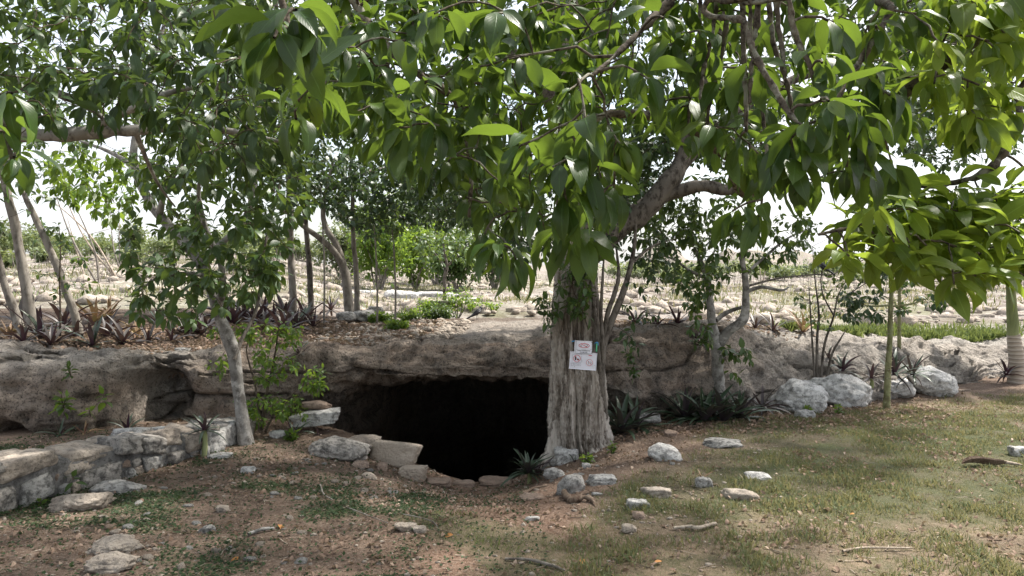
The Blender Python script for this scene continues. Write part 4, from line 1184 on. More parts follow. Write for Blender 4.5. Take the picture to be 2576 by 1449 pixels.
# right: forked pale tree in front of the ledge
b = hit_ground(1808, 1000)
b[1] = 9.25; b = np.array([(1808 - CX) / F_PX * 9.25, 9.25, float(gz((1808 - CX) / F_PX * 9.25, 9.25))])
d = 9.25
small_tree('forked_tree', 'small pale-stemmed tree forking low with dark glossy leaves before the ledge', b, [
    ([b - [0, 0, .15]] + P_([(1808, 985, d), (1806, 930, d), (1800, 870, d), (1790, 815, d), (1785, 760, d), (1778, 700, d + .1), (1752, 630, d + .2), (1735, 560, d + .2)]), [.09, .08, .07, .072, .052, .042, .036, .026, .018]),
    (P_([(1804, 872, d), (1826, 838, d - .05), (1862, 812, d - .1), (1874, 785, d - .1), (1877, 740, d - .1), (1874, 690, d - .1), (1868, 640, d - .1), (1890, 570, d)]), [.07, .058, .056, .05, .04, .036, .028, .014]),
    (P_([(1876, 735, d - .1), (1915, 722, d - .2), (1965, 730, d - .3), (1985, 722, d - .3)]), [.026, .022, .016, .008]),
    (P_([(1800, 805, d), (1830, 785, d + .1), (1868, 772, d + .05)]), [.03, .026, .02]),
    (P_([(1874, 690, d - .1), (1920, 650, d), (1980, 600, d + .1), (2040, 575, d + .2)]), [.022, .018, .012, .006]),
    (P_([(1778, 700, d + .1), (1735, 680, d), (1690, 650, d), (1640, 640, d)]), [.026, .018, .012, .006]),
], np.vstack([region(rg, [(1600, 590), (1690, 490), (1780, 520), (1850, 560), (1860, 640), (1800, 760), (1740, 800), (1690, 720), (1620, 690)], 8.7, 9.9, 190),
              region(rg, [(1850, 560), (1950, 520), (2060, 560), (2000, 660), (1900, 690)], 8.8, 9.8, 60),
              region(rg, [(1580, 440), (1850, 440), (1900, 600), (1700, 640), (1590, 600)], 8.8, 10.2, 120),
              region(rg, [(1720, 800), (1790, 790), (1790, 900), (1730, 880)], 8.9, 9.2, 12),
              region(rg, [(1810, 860), (1920, 850), (1900, 960), (1830, 950)], 8.8, 9.15, 12)]), .10, T_MID, M['leaf_mid'], M['bark_grey'], 500, per=(5, 8), grav=.6, n_leaf=160, sides=14)

# stems of a shrub pressed against the big trunk
b = np.array([1.02, 8.12, float(gz(1.02, 8.12))])
small_tree('stemmy_shrub', 'many-stemmed shrub growing tight against the right side of the old trunk', b, [
    ([b - [0, 0, .1]] + P_([(1522, 1060, 8.0), (1512, 960, 7.85), (1515, 880, 7.85), (1540, 800, 7.85), (1572, 720, 7.85), (1592, 640, 7.9), (1600, 560, 7.9)]), [.05, .045, .042, .038, .036, .032, .024, .014]),
    (P_([(1512, 985, 7.9), (1506, 900, 7.76), (1500, 820, 7.74), (1490, 740, 7.74), (1486, 660, 7.76)]), [.025, .024, .022, .018, .010]),
    (P_([(1514, 950, 7.86), (1516, 860, 7.78), (1512, 780, 7.78), (1516, 700, 7.78), (1520, 640, 7.8)]), [.022, .02, .018, .014, .008]),
    (P_([(1518, 870, 7.86), (1528, 790, 7.82), (1546, 740, 7.82), (1556, 690, 7.82), (1550, 620, 7.9)]), [.03, .026, .024, .02, .010]),
    (P_([(1590, 660, 7.9), (1640, 620, 8.0), (1700, 600, 8.1)]), [.018, .012, .005]),
], np.vstack([region(rg, [(1560, 560), (1680, 540), (1720, 640), (1690, 720), (1600, 760), (1570, 680)], 7.8, 8.6, 46),
              region(rg, [(1560, 740), (1660, 780), (1640, 880), (1570, 930), (1560, 830)], 7.8, 8.5, 14)]), .075, T_MID, M['leaf_small'], M['bark_limb'], 520, 'shrub', (4, 7), n_leaf=60)

# creeper on the trunk
rgc = np.random.default_rng(56)
ivy = thing('creeper', [0.62, 7.6, 1.1], 'leafy green creeper clinging to the old trunk above the two signs', 'creeper')
iv = []
for i, pts in enumerate(([(1410, 840), (1425, 770), (1440, 700), (1430, 640)], [(1480, 830), (1462, 770), (1440, 720), (1452, 650)], [(1395, 720), (1420, 700), (1470, 690)])):
    iv.append(add_limb('stem', P_([(x, y, 7.70) for x, y in pts]), np.full(len(pts), .007), M['twig'], ivy, 5, 6, .05, 700 + i))
i_n, i_r = sample_limbs(iv)
ti = np.vstack([region(rgc, [(1385, 650), (1500, 650), (1500, 720), (1470, 770), (1490, 800), (1440, 800), (1410, 790), (1400, 730)], 7.50, 7.72, 60),
                region(rgc, [(1330, 760), (1395, 730), (1400, 790), (1370, 840), (1345, 820)], 7.55, 7.75, 18)])
pp, prd, pd = grow(rgc, i_n, i_r, ti, 0.02, .0015, .003, .1)
twigs('twigs', pp, prd, M['twig'], ivy, 4)
wI = whorl(rgc, ti, pd + [0, -.6, 0], 4, 6, .085, (30, 110), .5, .015, .1)
keep, rest = split_nearest(wI, 160)
leaf_objects('leaf', wI, keep, T_MID, 'ivy', M['leaf_mid'], ivy, rgc)
foliage('foliage', rest, T_MID, M['leaf_mid'], ivy, rgc)

# leafy sapling beside the crooked tree
b = hit_ground(655, 1088)
d = b[1] + .1
small_tree('leafy_sapling', 'bushy bright-leaved sapling growing between crooked tree and white rock', b, [
    ([b - [0, 0, .1]] + P_([(662, 1050, d), (672, 980, d), (690, 900, d + .05), (700, 830, d + .05)]), [.02, .017, .014, .010, .006]),
    ([b + [.05, 0, 0]] + P_([(690, 1040, d - .1), (715, 1010, d - .15), (760, 970, d - .2)]), [.014, .011, .008, .005]),
    ([b + [.0, 0, .15]] + P_([(640, 960, d), (620, 880, d), (640, 830, d)]), [.014, .010, .007, .004]),
], np.vstack([region(rg, [(600, 820), (750, 800), (760, 850), (720, 900), (640, 920)], d - .3, d + .3, 44),
              region(rg, [(640, 900), (760, 900), (720, 960), (650, 970)], d - .3, d + .2, 26),
              region(rg, [(760, 930), (815, 925), (815, 1000), (765, 985)], d - .4, d - .1, 22),
              region(rg, [(600, 1000), (760, 990), (770, 1050), (640, 1070)], d - .45, d + .2, 50),
              region(rg, [(525, 905), (565, 900), (560, 935), (530, 940)], d - .3, d - .1, 6),
              region(rg, [(520, 820), (640, 800), (640, 860), (540, 860)], d - .3, d - .1, 18)]), .072, T_MID, M['leaf_bright'], M['twig'], 540, 'sapling', (5, 8), n_leaf=280, grav=.5, below=.2)

# trees standing on the rock behind, left to right
for k, (x, pts, rad, lab) in enumerate([
    (60, [(38, 780), (15, 720), (-5, 650), (-30, 560)], [.055, .048, .042, .036], 'short slanting trunk at the left edge behind the sword-leaved plants'),
    (85, [(72, 760), (58, 680), (40, 580), (18, 480), (2, 380)], [.068, .060, .056, .050, .042], 'thick pale trunk leaning left, second along the ledge from the left edge'),
    (205, [(190, 800), (165, 730), (130, 640), (95, 560), (62, 490), (40, 420)], [.050, .046, .042, .038, .03, .022], 'thin dark trunk leaning left above the purple plants'),
]):
    d = [10.0, 9.9, 9.5][k]
    b = base_l(x, 0, d)
    pts3 = P_([(px, py, d) for px, py in pts])
    top = pts3[-1]
    rgx = np.random.default_rng(600 + k)
    tp = np.array([top + rgx.normal(0, 1, 3) * [.9, .7, .45] + [-.3, .2, .5] for _ in range(70)])
    small_tree('leaning_tree', lab, b, [([b - [0, 0, .2]] + pts3, [rad[0] * 1.15] + rad)], tp, .11, T_MID, M['leaf_mid'], M['bark_pale'], 600 + 10 * k, below=.3, var=(.2, .95))
d = 9.3
b = base_l(150, 0, d)
small_tree('whip_sapling', 'thin upright leafy shoot rising before the dark leaning trunk', b, [
    ([b - [0, 0, .1]] + P_([(152, 780, d), (150, 700, d), (152, 620, d), (148, 560, d)]), [.014, .011, .009, .006, .003])],
    np.vstack([region(rg, [(110, 570), (180, 560), (190, 620), (130, 640)], d - .2, d + .2, 9), region(rg, [(90, 690), (230, 640), (240, 720), (120, 790)], d - .2, d + .2, 16)]), .085, T_MID, M['leaf_mid'], M['twig'], 640, 'sapling', (4, 6), grav=.4)

d = 13.0
b = base_l(737, 0, d)
small_tree('straight_pale_tree', 'straight pale pole-like trunk rising from the dark purple plants', b, [
    ([b - [0, 0, .2]] + P_([(737, 760, d), (733, 650, d), (730, 540, d), (727, 430, d), (722, 280, d), (700, 100, d), (690, -80, d)]), [.070, .064, .060, .056, .052, .048, .04, .025]),
    (P_([(722, 300, d), (620, 200, d + .6), (500, 120, d + 1.0)]), [.04, .03, .012]),
    (P_([(712, 200, d), (800, 80, d + .3), (880, 0, d + .5)]), [.04, .03, .012])],
    np.vstack([region(rg, [(330, -120), (980, -120), (980, 250), (860, 370), (640, 390), (560, 300), (420, 260)], 11.5, 14.5, 700)]), .105, T_SMALL, M['leaf_small'], M['bark_pale'], 650, per=(6, 9), maxr=.03)
d = 12.6
b = base_l(783, 0, d)
small_tree('dark_slim_tree', 'slim dark straight trunk just right of the pale pole trunk', b, [
    ([b - [0, 0, .2]] + P_([(781, 740, d), (776, 640, d), (766, 540, d), (750, 430, d), (740, 300, d)]), [.052, .048, .044, .04, .034, .02])],
    region(rg, [(560, 380), (780, 350), (800, 480), (760, 560), (700, 600), (620, 560)], d - 1, d + 1, 110), .105, T_SMALL, M['leaf_small'], M['bark_limb'], 660)
d = 12.0
b = base_l(880, 0, d)
small_tree('two_armed_tree', 'pale tree with two curved arms standing among stones on the rock', b, [
    ([b - [0, 0, .2]] + P_([(878, 770, d), (872, 710, d), (860, 660, d), (845, 615, d), (820, 575, d), (812, 530, d), (822, 470, d), (840, 400, d)]), [.085, .078, .072, .066, .052, .044, .038, .03, .02]),
    (P_([(862, 668, d), (838, 630, d - .1), (800, 595, d - .2), (765, 570, d - .3), (735, 545, d - .4), (700, 520, d - .5)]), [.06, .05, .044, .036, .028, .014]),
    (P_([(822, 480, d), (900, 440, d + .4), (1000, 420, d + .9), (1080, 430, d + 1.2)]), [.04, .032, .022, .012])],
    np.vstack([region(rg, [(720, 380), (1240, 370), (1260, 520), (1180, 580), (1100, 570), (1000, 560), (930, 600), (880, 570), (800, 520), (740, 520)], d - 1.2, d + 2.0, 900)]), .10, T_SMALL, M['leaf_small'], M['bark_pale'], 670, per=(6, 9), maxr=.03)
d = 12.6
b = base_l(897, 0, d)
small_tree('slim_tree', 'slim grey-brown trunk standing close behind the two-armed tree', b, [
    ([b - [0, 0, .2]] + P_([(897, 740, d), (896, 680, d), (890, 600, d), (888, 520, d), (880, 420, d)]), [.052, .047, .044, .04, .034, .02])],
    region(rg, [(820, 300), (1000, 300), (1000, 480), (850, 480)], d - .6, d + .8, 90), .10, T_SMALL, M['leaf_small'], M['bark_pale'], 680)
for k, (x, yb, yt, d, lab) in enumerate([(815, 800, 470, 11.2, 'hair-thin pale sapling pole left of the two-armed tree'), (948, 800, 560, 11.2, 'hair-thin dark sapling pole right of the two-armed tree'), (994, 800, 580, 10.8, 'hair-thin pale sapling pole with ferny leaves halfway up')]):
    b = base_l(x, 0, d)
    small_tree('pole_sapling', lab, b, [([b - [0, 0, .1]] + P_([(x + 1, (yb + yt) / 2 + 40, d), (x - 3, (yb + yt) / 2 - 60, d), (x - 8, yt, d)]), [.017, .014, .012, .008])],
               region(rg, [(x - 50, yt - 60), (x + 50, yt - 60), (x + 60, yt + 40), (x - 60, yt + 40)], d - .3, d + .3, 16), .08, T_SMALL, M['leaf_mid'], M['bark_pale'], 690 + 5 * k, 'sapling')
d = 17.0
b = base_l(1118, 0, d)
small_tree('young_tree', 'young crooked-stemmed tree growing behind the concrete block', b, [
    ([b - [0, 0, .1]] + P_([(1118, 730, d), (1118, 700, d), (1124, 672, d), (1120, 645, d), (1112, 600, d)]), [.05, .045, .042, .036, .028, .012]),
    (P_([(1122, 672, d), (1150, 645, d), (1180, 610, d)]), [.026, .02, .008]), (P_([(1120, 668, d), (1095, 640, d), (1075, 615, d)]), [.026, .02, .008])],
    region(rg, [(1040, 590), (1190, 560), (1230, 620), (1180, 670), (1060, 670)], d - 1, d + 1, 90), .12, T_SMALL, M['leaf_mid'], M['bark_limb'], 700, grav=.7)

# multi-stemmed bare shrub behind the boulders
b = np.array([(2052 - CX) / F_PX * 10.1, 10.1, .25])
d = 10.1
small_tree('bare_stem_shrub', 'tall open shrub of thin bare stems behind the two big boulders', b, [
    ([b - [0, 0, .3]] + P_([(2046, 900, d), (2040, 800, d), (2035, 720, d)]), [.016, .013, .012, .009, .005]),
    ([b - [-.02, 0, .3]] + P_([(2056, 860, d), (2060, 790, d), (2050, 700, d), (2044, 620, d)]), [.02, .018, .016, .012, .007, .004]),
    ([b - [-.05, 0, .3]] + P_([(2072, 880, d), (2096, 800, d), (2110, 740, d), (2140, 690, d)]), [.022, .018, .015, .011, .007, .004]),
    ([b - [-.08, 0, .3]] + P_([(2090, 900, d), (2116, 850, d), (2128, 830, d)]), [.018, .016, .014, .009, .005]),
    (P_([(2098, 795, d), (2070, 740, d), (2066, 690, d), (2080, 640, d)]), [.012, .009, .007, .004]),
    (P_([(2108, 760, d), (2150, 730, d), (2200, 700, d)]), [.010, .008, .004])],
    np.vstack([region(rg, [(1980, 720), (2130, 690), (2170, 800), (2100, 830), (2000, 800)], d - .4, d + .5, 34), region(rg, [(1960, 560), (2180, 560), (2200, 700), (2040, 700)], d - .4, d + .8, 60)]), .075, T_SMALL, M['leaf_mid'], M['bark_limb'], 710, 'shrub', (3, 6), grav=.5)

# two spiny saplings
for k, (x0, y0, x1, y1, r0, d, lab) in enumerate([(2232, 1008, 2243, 735, .040, 9.55, 'green trunk studded with pale spines standing in front of the boulders'), (2262, 915, 2263, 690, .030, 11.4, 'thinner spiny green trunk rising from the rock slope behind')]):
    if k == 0:
        b = np.array([(x0 - CX) / F_PX * d, d, float(gz((x0 - CX) / F_PX * d, d))])
    else:
        b = np.array([(x0 - CX) / F_PX * d, d, zz(y0, d)])
    pts = [b - [0, 0, .2]] + P_([(x0, y0 - 15, d), ((x0 * 2 + x1) / 3, y0 - 100, d), ((x0 + 2 * x1) / 3, y0 - 190, d), (x1, y1, d), (x1 + 4, y1 - 90, d)])
    lims = [(pts, [r0 * 1.2, r0, r0 * .85, r0 * .75, r0 * .65, r0 * .3])]
    if k == 0:
        lims += [(P_([(2241, 772, d), (2290, 765, d - .05), (2330, 752, d - .1)]), [.014, .012, .006]), (P_([(2241, 768, d), (2190, 770, d), (2150, 760, d)]), [.014, .011, .006]), (P_([(2243, 735, d), (2280, 690, d), (2330, 660, d)]), [.016, .011, .005])]
        tp = np.vstack([region(rg, [(2110, 730), (2225, 720), (2225, 800), (2130, 820)], d - .3, d + .3, 40), region(rg, [(2300, 735), (2380, 735), (2370, 775), (2310, 770)], d - .2, d + .1, 10), region(rg, [(2200, 600), (2350, 600), (2330, 690), (2220, 700)], d - .3, d + .4, 24)])
    else:
        tp = np.vstack([region(rg, [(2235, 755), (2290, 755), (2285, 790), (2245, 790)], d - .2, d + .2, 9), region(rg, [(2220, 650), (2340, 650), (2310, 740), (2230, 720)], d - .3, d + .4, 18)])
    t = small_tree('spiny_tree', lab, b, lims, tp, .085, T_SMALL, M['leaf_small'], M['bark_spiny'], 720 + 9 * k, per=(5, 8), grav=.6, sides=12, rough=.04, n_leaf=60 if k == 0 else 0)
    rs = np.random.default_rng(730 + k)
    n = 260
    f = rs.random(n) ** 1.1 * .78 + .04
    cp = catmull(np.array(pts), 12)
    q_ = cp[(f * (len(cp) - 1)).astype(int)]
    rr_ = np.interp(f, [0, 1], [r0 * 1.1, r0 * .6])
    a = rs.random(n) * 2 * PI
    o_ = np.stack([np.cos(a), np.sin(a), 0.1 * np.ones(n)], -1)
    p0_, p1_ = q_ + o_ * rr_[:, None] * .9, q_ + o_ * (rr_ + .014)[:, None]
    V, F = tubes(np.stack([p0_, p1_], 1), np.tile([.0065, .0008], (n, 1)), 4)
    part('spines', V, F, M['dry_stick'], t, kind='stuff')

# palm
d = 11.5
b = np.array([(2556 - CX) / F_PX * d, d, float(gz((2556 - CX) / F_PX * d, d))])
palm = thing('palm_tree', b, 'royal palm with ringed grey trunk and green crownshaft at the lawn edge', 'palm')
add_limb('trunk', [b - [0, 0, .2]] + P_([(2557, 960, d), (2556, 915, d), (2552, 870, d), (2549, 842, d)]), [.145, .13, .112, .098, .088], M['palm_trunk'], palm, 20, 10, .01, 3)
add_limb('crownshaft', P_([(2549, 845, d), (2547, 800, d), (2544, 740, d), (2540, 690, d), (2538, 650, d)]), [.082, .076, .064, .05, .03], M['palm_shaft'], palm, 16, 8, .01, 4)
rp = np.random.default_rng(77)
crown = P(2540, 690, d)
for k in range(13):
    az = k * 2.4 + .5
    up0 = [.95, 1.15, 1.35, .75][k % 4]
    ln = rp.uniform(1.3, 1.9)
    tt = np.linspace(0, 1, 12)
    el = up0 - tt * rp.uniform(1.6, 2.1)
    st = np.stack([np.cos(az) * np.cos(el), np.sin(az) * np.cos(el), np.sin(el)], -1) * ln / 12
    path = crown + np.cumsum(st, 0)
    V, F = tubes(path[None], np.linspace(.02, .004, 12)[None], 5)
    fr = part('frond', V, F, M['palm_shaft'], palm)
    s = np.linspace(.08, 1, 46)
    ip = np.stack([np.interp(s, tt, path[:, c]) for c in range(3)], -1)
    it = unit(np.stack([np.interp(s, tt, np.gradient(path[:, c])) for c in range(3)], -1))
    side = unit(np.cross(it, [0, 0, 1.0]))
    upn = np.cross(side, it)
    data = []
    for sg in (-1, 1):
        dd = unit(side * sg + it * .7 + upn * .15 + rp.normal(0, .12, side.shape) - [0, 0, .45])
        data.append((ip, dd, upn + side * sg * -.2, .38 * np.sin(np.clip(s, .12, .97) * PI) ** .5, rp.random(len(s)) * .9))
    foliage('leaflets', cat(*data), T_BLADE, M['leaf_palm'], fr, rp)

# thickets and scrub far behind: each shrub its own thing
def bush(name, label, x, yb, d, wpx, hpx, n, leafL, mat, seed, tmpl=T_FAR, cat_='shrub', group=None, var=(0, .95), stems=5, per=(5, 8)):
    rgb = np.random.default_rng(seed)
    X = (x - CX) / F_PX * d
    b = np.array([X, d, float(fz(X, d)) if d > 14 else ledge_z(X, d)])
    w, h = wpx * d / F_PX / 2, hpx * d / F_PX
    t = thing(name, b, label, cat_, group)
    pp = []
    for k in range(stems):
        e = b + np.array([rgb.uniform(-.7, .7) * w, rgb.uniform(-.5, .5) * w, h * rgb.uniform(.5, .85)])
        c = (b + e) / 2 + rgb.normal(0, .12, 3) * h
        tt = np.linspace(0, 1, 6)[:, None]
        pp.append((1 - tt) ** 2 * (b - [0, 0, .1]) + 2 * tt * (1 - tt) * c + tt ** 2 * e)
    r0 = .012 * h + .006
    V, F = tubes(np.array(pp), np.tile(np.linspace(r0, r0 * .3, 6), (stems, 1)), 5)
    part('stems', V, F, M['bark_pale'], t, kind='stuff')
    g = rgb.normal(0, 1, (n, 3))
    g = unit(g) * rgb.random((n, 1)) ** .45
    lump = 1 + .45 * fbm(unit(g) * 2.0 + seed, 1.3, 2, seed=seed)
    tips = b + np.array([0, 0, h * .56]) + g * lump[:, None] * [w, w * .8, h * .48]
    n2, r2 = np.vstack(pp), np.full(6 * stems, r0 * .4)
    tw_, tr_, td_ = grow(rgb, n2, r2, tips[::3], .05, r0 * .15, .003, .2)
    twigs('twigs', tw_, tr_, M['twig'], t, 3)
    foliage('foliage', whorl(rgb, tips, g + [0, 0, .3], per[0], per[1], leafL, (20, 120), .3, .01, .2, .25, var), tmpl, mat, t, rgb)
    return t
rb = np.random.default_rng(88)
for i, (x, d, w, h, mt, lab) in enumerate([
    (950, 27, 170, 210, 'leaf_bright', 'light green thicket shrub behind the rubble, nearest the two-armed tree'),
    (1045, 30, 190, 190, 'leaf_bright', 'yellow-green thicket shrub behind the middle of the rubble bank'),
    (1150, 28, 170, 150, 'leaf_mid', 'dark green thicket shrub behind the right end of the rubble bank'),
    (1245, 32, 160, 180, 'leaf_mid', 'shady thicket shrub half hidden by the hanging boughs left of the trunk'),
    (860, 33, 150, 150, 'leaf_far', 'pale thin thicket shrub seen between pale trunks'),
    (1100, 38, 260, 330, 'leaf_mid', 'tall green thicket tree filling the gap behind the hanging boughs'),
    (960, 40, 220, 270, 'leaf_bright', 'tall light green thicket tree behind the two-armed tree')]):
    bush('thicket_shrub', lab, x, 0, d, w, h, 420, .17 if i < 5 else .22, M[mt], 800 + i, T_SMALL if i < 5 else T_FAR, stems=7)
for i in range(26):
    x = [-60, 15, 95, 170, 250, 330, 400, 470, 545, 620, 690, 760, 1580, 1650, 1720, 1790, 1860, 1930, 2000, 2075, 2150, 2240, 2330, 2420, 2500, 2590][i]
    d = rb.uniform(55, 66) if i < 12 else rb.uniform(62, 80)
    bush('scrub_bush', 'low pale green scrub bush on the far skyline of the stony field', x + rb.uniform(-12, 12), 0, d, rb.uniform(90, 150), rb.uniform(26, 62) if i > 11 else rb.uniform(40, 95), 130, .34, M['leaf_far'], 830 + i, T_FAR, 'bush', 'scrub bushes along the far skyline')
SCR = [(20, 33, 90, 40, 'low dry-green scrub at the far left of the slope'), (120, 38, 100, 48, 'scrubby green tuft behind the dark leaning trunk'), (330, 36, 110, 52, 'dry-green scrub seen beneath the yellow-green leaves'), (640, 40, 120, 60, 'grey-green scrub right of the crooked tree'), (600, 30, 70, 34, 'small olive scrub right behind the leaf curtain'),
       (1700, 45, 110, 34, 'olive scrub seen under the right limb of the old tree'), (1960, 50, 130, 40, 'grey-green scrub far behind the forked tree'), (2180, 42, 120, 36, 'dry-green scrub behind the spiny trunks'), (2350, 55, 150, 46, 'wide olive scrub behind the bright bough'), (2470, 38, 90, 30, 'low olive scrub left of the palm'), (1600, 60, 130, 40, 'dark olive scrub just right of the old trunk'),
       (55, 52, 110, 70, 'tall pale scrub near the skyline between the left trunks'), (165, 50, 120, 66, 'pale scrub near the skyline right of the dark leaning trunk'), (255, 48, 120, 60, 'pale scrub near the skyline behind the bare slanting shrubs'), (420, 46, 130, 70, 'pale scrub near the skyline left of the hanging leaves'), (-20, 30, 130, 150, 'green leafy scrub at the far left edge'), (690, 46, 120, 60, 'pale scrub near the skyline left of the pale pole trunk'), (1800, 66, 160, 44, 'grey scrub on the skyline left of the forked tree'), (2080, 64, 160, 46, 'grey scrub on the skyline above the boulders'), (2300, 70, 170, 44, 'grey scrub on the skyline behind the bright bough')]
for i, (x, d, w_, h_, lab) in enumerate(SCR):
    bush('scrub_bush', lab, x, 0, d, w_, h_, 120, .22, M['leaf_far'], 930 + i, T_FAR, 'bush', None)
# bare sticks of dry scrub on the field
def bare_shrub(label, x, d, h, n, seed, lean=0.0, group=None, r0=.02):
    rgb = np.random.default_rng(seed)
    X = (x - CX) / F_PX * d
    b = np.array([X, d, float(fz(X, d)) if d > 14 else ledge_z(X, d)])
    t = thing('bare_shrub', b, label, 'shrub', group)
    LS = []
    for k in range(2):
        e = b + np.array([lean * h + rgb.normal(0, .10) * h, rgb.normal(0, .1) * h, h * rgb.uniform(.85, 1)])
        c = (b * .6 + e * .4) + rgb.normal(0, .05, 3) * h
        LS.append(add_limb('stem', [b - [0, 0, .1], c, e], [r0, r0 * .7, r0 * .25], M['dry_stick'] if seed % 2 else M['bark_pale'], t, 6, 7, .05, seed + k))
    n_, r_ = sample_limbs(LS)
    tp = b + np.stack([lean * h * .8 + rgb.normal(0, .28, n) * h, rgb.normal(0, .2, n) * h, h * rgb.uniform(.45, 1.15, n)], -1)
    pp, prd, pd = grow(rgb, n_, r_, tp, .02, .003, .004, .5)
    twigs('twigs', pp, prd, M['bark_pale'], t, 4)
for i, (x, d, h, lean, lab) in enumerate([(250, 22, 3.0, -.35, 'leafless dry shrub leaning left, nearest the dark leaning trunk'), (300, 24, 3.3, -.62, 'tall leafless shrub slanting far left across the pale field'), (300 + 5, 30, 2.6, -.05, 'upright leafless grey shrub behind the slanting bare one'), (215, 26, 2.0, -.3, 'low bare twiggy shrub on the pale slope'),
                                      (695, 30, 2.2, .1, 'bare twiggy shrub between the crooked tree and pale pole trunk'), (1915, 40, 2.2, .1, 'bare grey shrub far back right of the forked tree'), (2370, 45, 2.4, 0, 'bare grey shrub far back near the palm')]):
    bare_shrub(lab, x, d, h, 16, 860 + i, lean, None, .035)
# dry stalks: nobody could count them
nst = 3600
rx = np.random.default_rng(89)
sx = np.concatenate([rx.uniform(-40, -4, nst // 2), rx.uniform(2, 45, nst // 2)])
sy = np.concatenate([rx.uniform(22, 58, nst // 2), rx.uniform(26, 75, nst // 2)])
sz = fz(sx, sy)
hh = rx.uniform(.25, .9, nst)
pb = np.stack([sx, sy, sz - .05], -1)
pe = pb + np.stack([rx.normal(0, .18, nst) * hh, rx.normal(0, .18, nst) * hh, hh], -1)
V, F = tubes(np.stack([pb, (pb + pe) / 2 + rx.normal(0, .03, (nst, 3)), pe], 1), np.tile([.011, .008, .003], (nst, 1)), 3)
st = link('dry_stalks', fast_mesh('dry_stalks', V, F), M['bark_pale'])
tag(st, 'dry weed stalks standing all over the pale stony field', kind='stuff')
# ------------------------------------------------------------------ rocks
ICO = {}
def ico(n):
    if n not in ICO:
        bm = bmesh.new()
        bmesh.ops.create_icosphere(bm, subdivisions=n, radius=1)
        ICO[n] = (np.array([v.co[:] for v in bm.verts]), np.array([[v.index for v in f.verts] for f in bm.faces]))
        bm.free()
    return ICO[n]

def rock_shape(seed, sub=4, size=(1, 1, 1), boxy=0.5, nplanes=11, rough=0.075, flat_top=0.0):
    rr = np.random.default_rng(seed)
    D, F = ico(sub)
    nn = unit(rr.normal(0, 1, (nplanes, 3)))
    dd = rr.uniform(.72, 1.0, nplanes)
    if boxy > 0:
        ax = np.array([[1, 0, 0], [-1, 0, 0], [0, 1, 0], [0, -1, 0], [0, 0, 1], [0, 0, -1]], float)
        ax = unit(ax + rr.normal(0, .12, ax.shape))
        nn = np.vstack([nn, ax])
        dd = np.concatenate([dd, rr.uniform(.62, .78, 6) / max(boxy, .3) * .6])
    if flat_top:
        nn = np.vstack([nn, unit(np.array([[rr.normal(0, .06), rr.normal(0, .06), 1.0]]))])
        dd = np.append(dd, flat_top)
    c = D @ nn.T
    r = np.where(c > .05, dd[None] / np.maximum(c, .05), 9)
    k = 16.0
    r = -np.log(np.exp(-k * np.minimum(r, 3)).sum(1)) / k
    r = np.clip(r, .35, 1.15)
    V = D * r[:, None]
    V = V * (1 + rough * 1.6 * fbm(D * 1.0 + seed * 3.1, 2.2, 3, seed=seed) + rough * .9 * fbm(D + seed, 6, 3, seed=seed + 1))[:, None]
    pit = vnoise(D * 5.0 + seed, seed) if sub >= 3 else 0 * r
    V = V * (1 - .07 * sstep(.68, .85, pit))[:, None]
    V = V / np.abs(V).max(0)
    return V * np.asarray(size) / 2, F

def rock(name, label, pos, size, mat, seed, sub=4, rot=None, sink=.22, boxy=.5, group=None, cat_='rock', rough=.085, tilt=(0, 0), flat_top=0.0, parent=None):
    V, F = rock_shape(seed, sub, size, boxy, rough=rough, flat_top=flat_top)
    rz = seed * 1.7 if rot is None else rot
    m = (Matrix.Rotation(rz, 3, 'Z') @ Matrix.Rotation(tilt[0], 3, 'X') @ Matrix.Rotation(tilt[1], 3, 'Y'))
    V = V @ np.array(m).T
    V[:, 2] -= V[:, 2].min()
    V[:, 2] -= sink * V[:, 2].max()
    if parent is not None:
        return part(name, V + np.asarray(pos), F, mat, parent)
    o = link(name, fast_mesh(name, V, F), mat, None, [float(q) for q in pos])
    return tag(o, label, cat_, group)

def rock_px(name, label, x, y, w, h, mat, seed, deep=.8, d=None, **kw):
    p = hit_ground(x, y) if d is None else np.array([(x - CX) / F_PX * d, d, zz(y, d)])
    s = p[1] / F_PX
    sw, sh = w * s, h * s
    p = p + [0, sw * deep * .3, 0]
    if d is None:
        p[2] = float(gz(p[0], p[1]))
    kw.setdefault('rot', 0.15 * math.sin(seed * 2.3))
    if name == 'boulder':
        h = h * 1.48
        w = w * 1.18
    else:
        kw['sink'] = kw.get('sink', .22) + .08
    return rock(name, label, p, (sw, sw * deep, sh * 1.0), mat, seed, **kw)

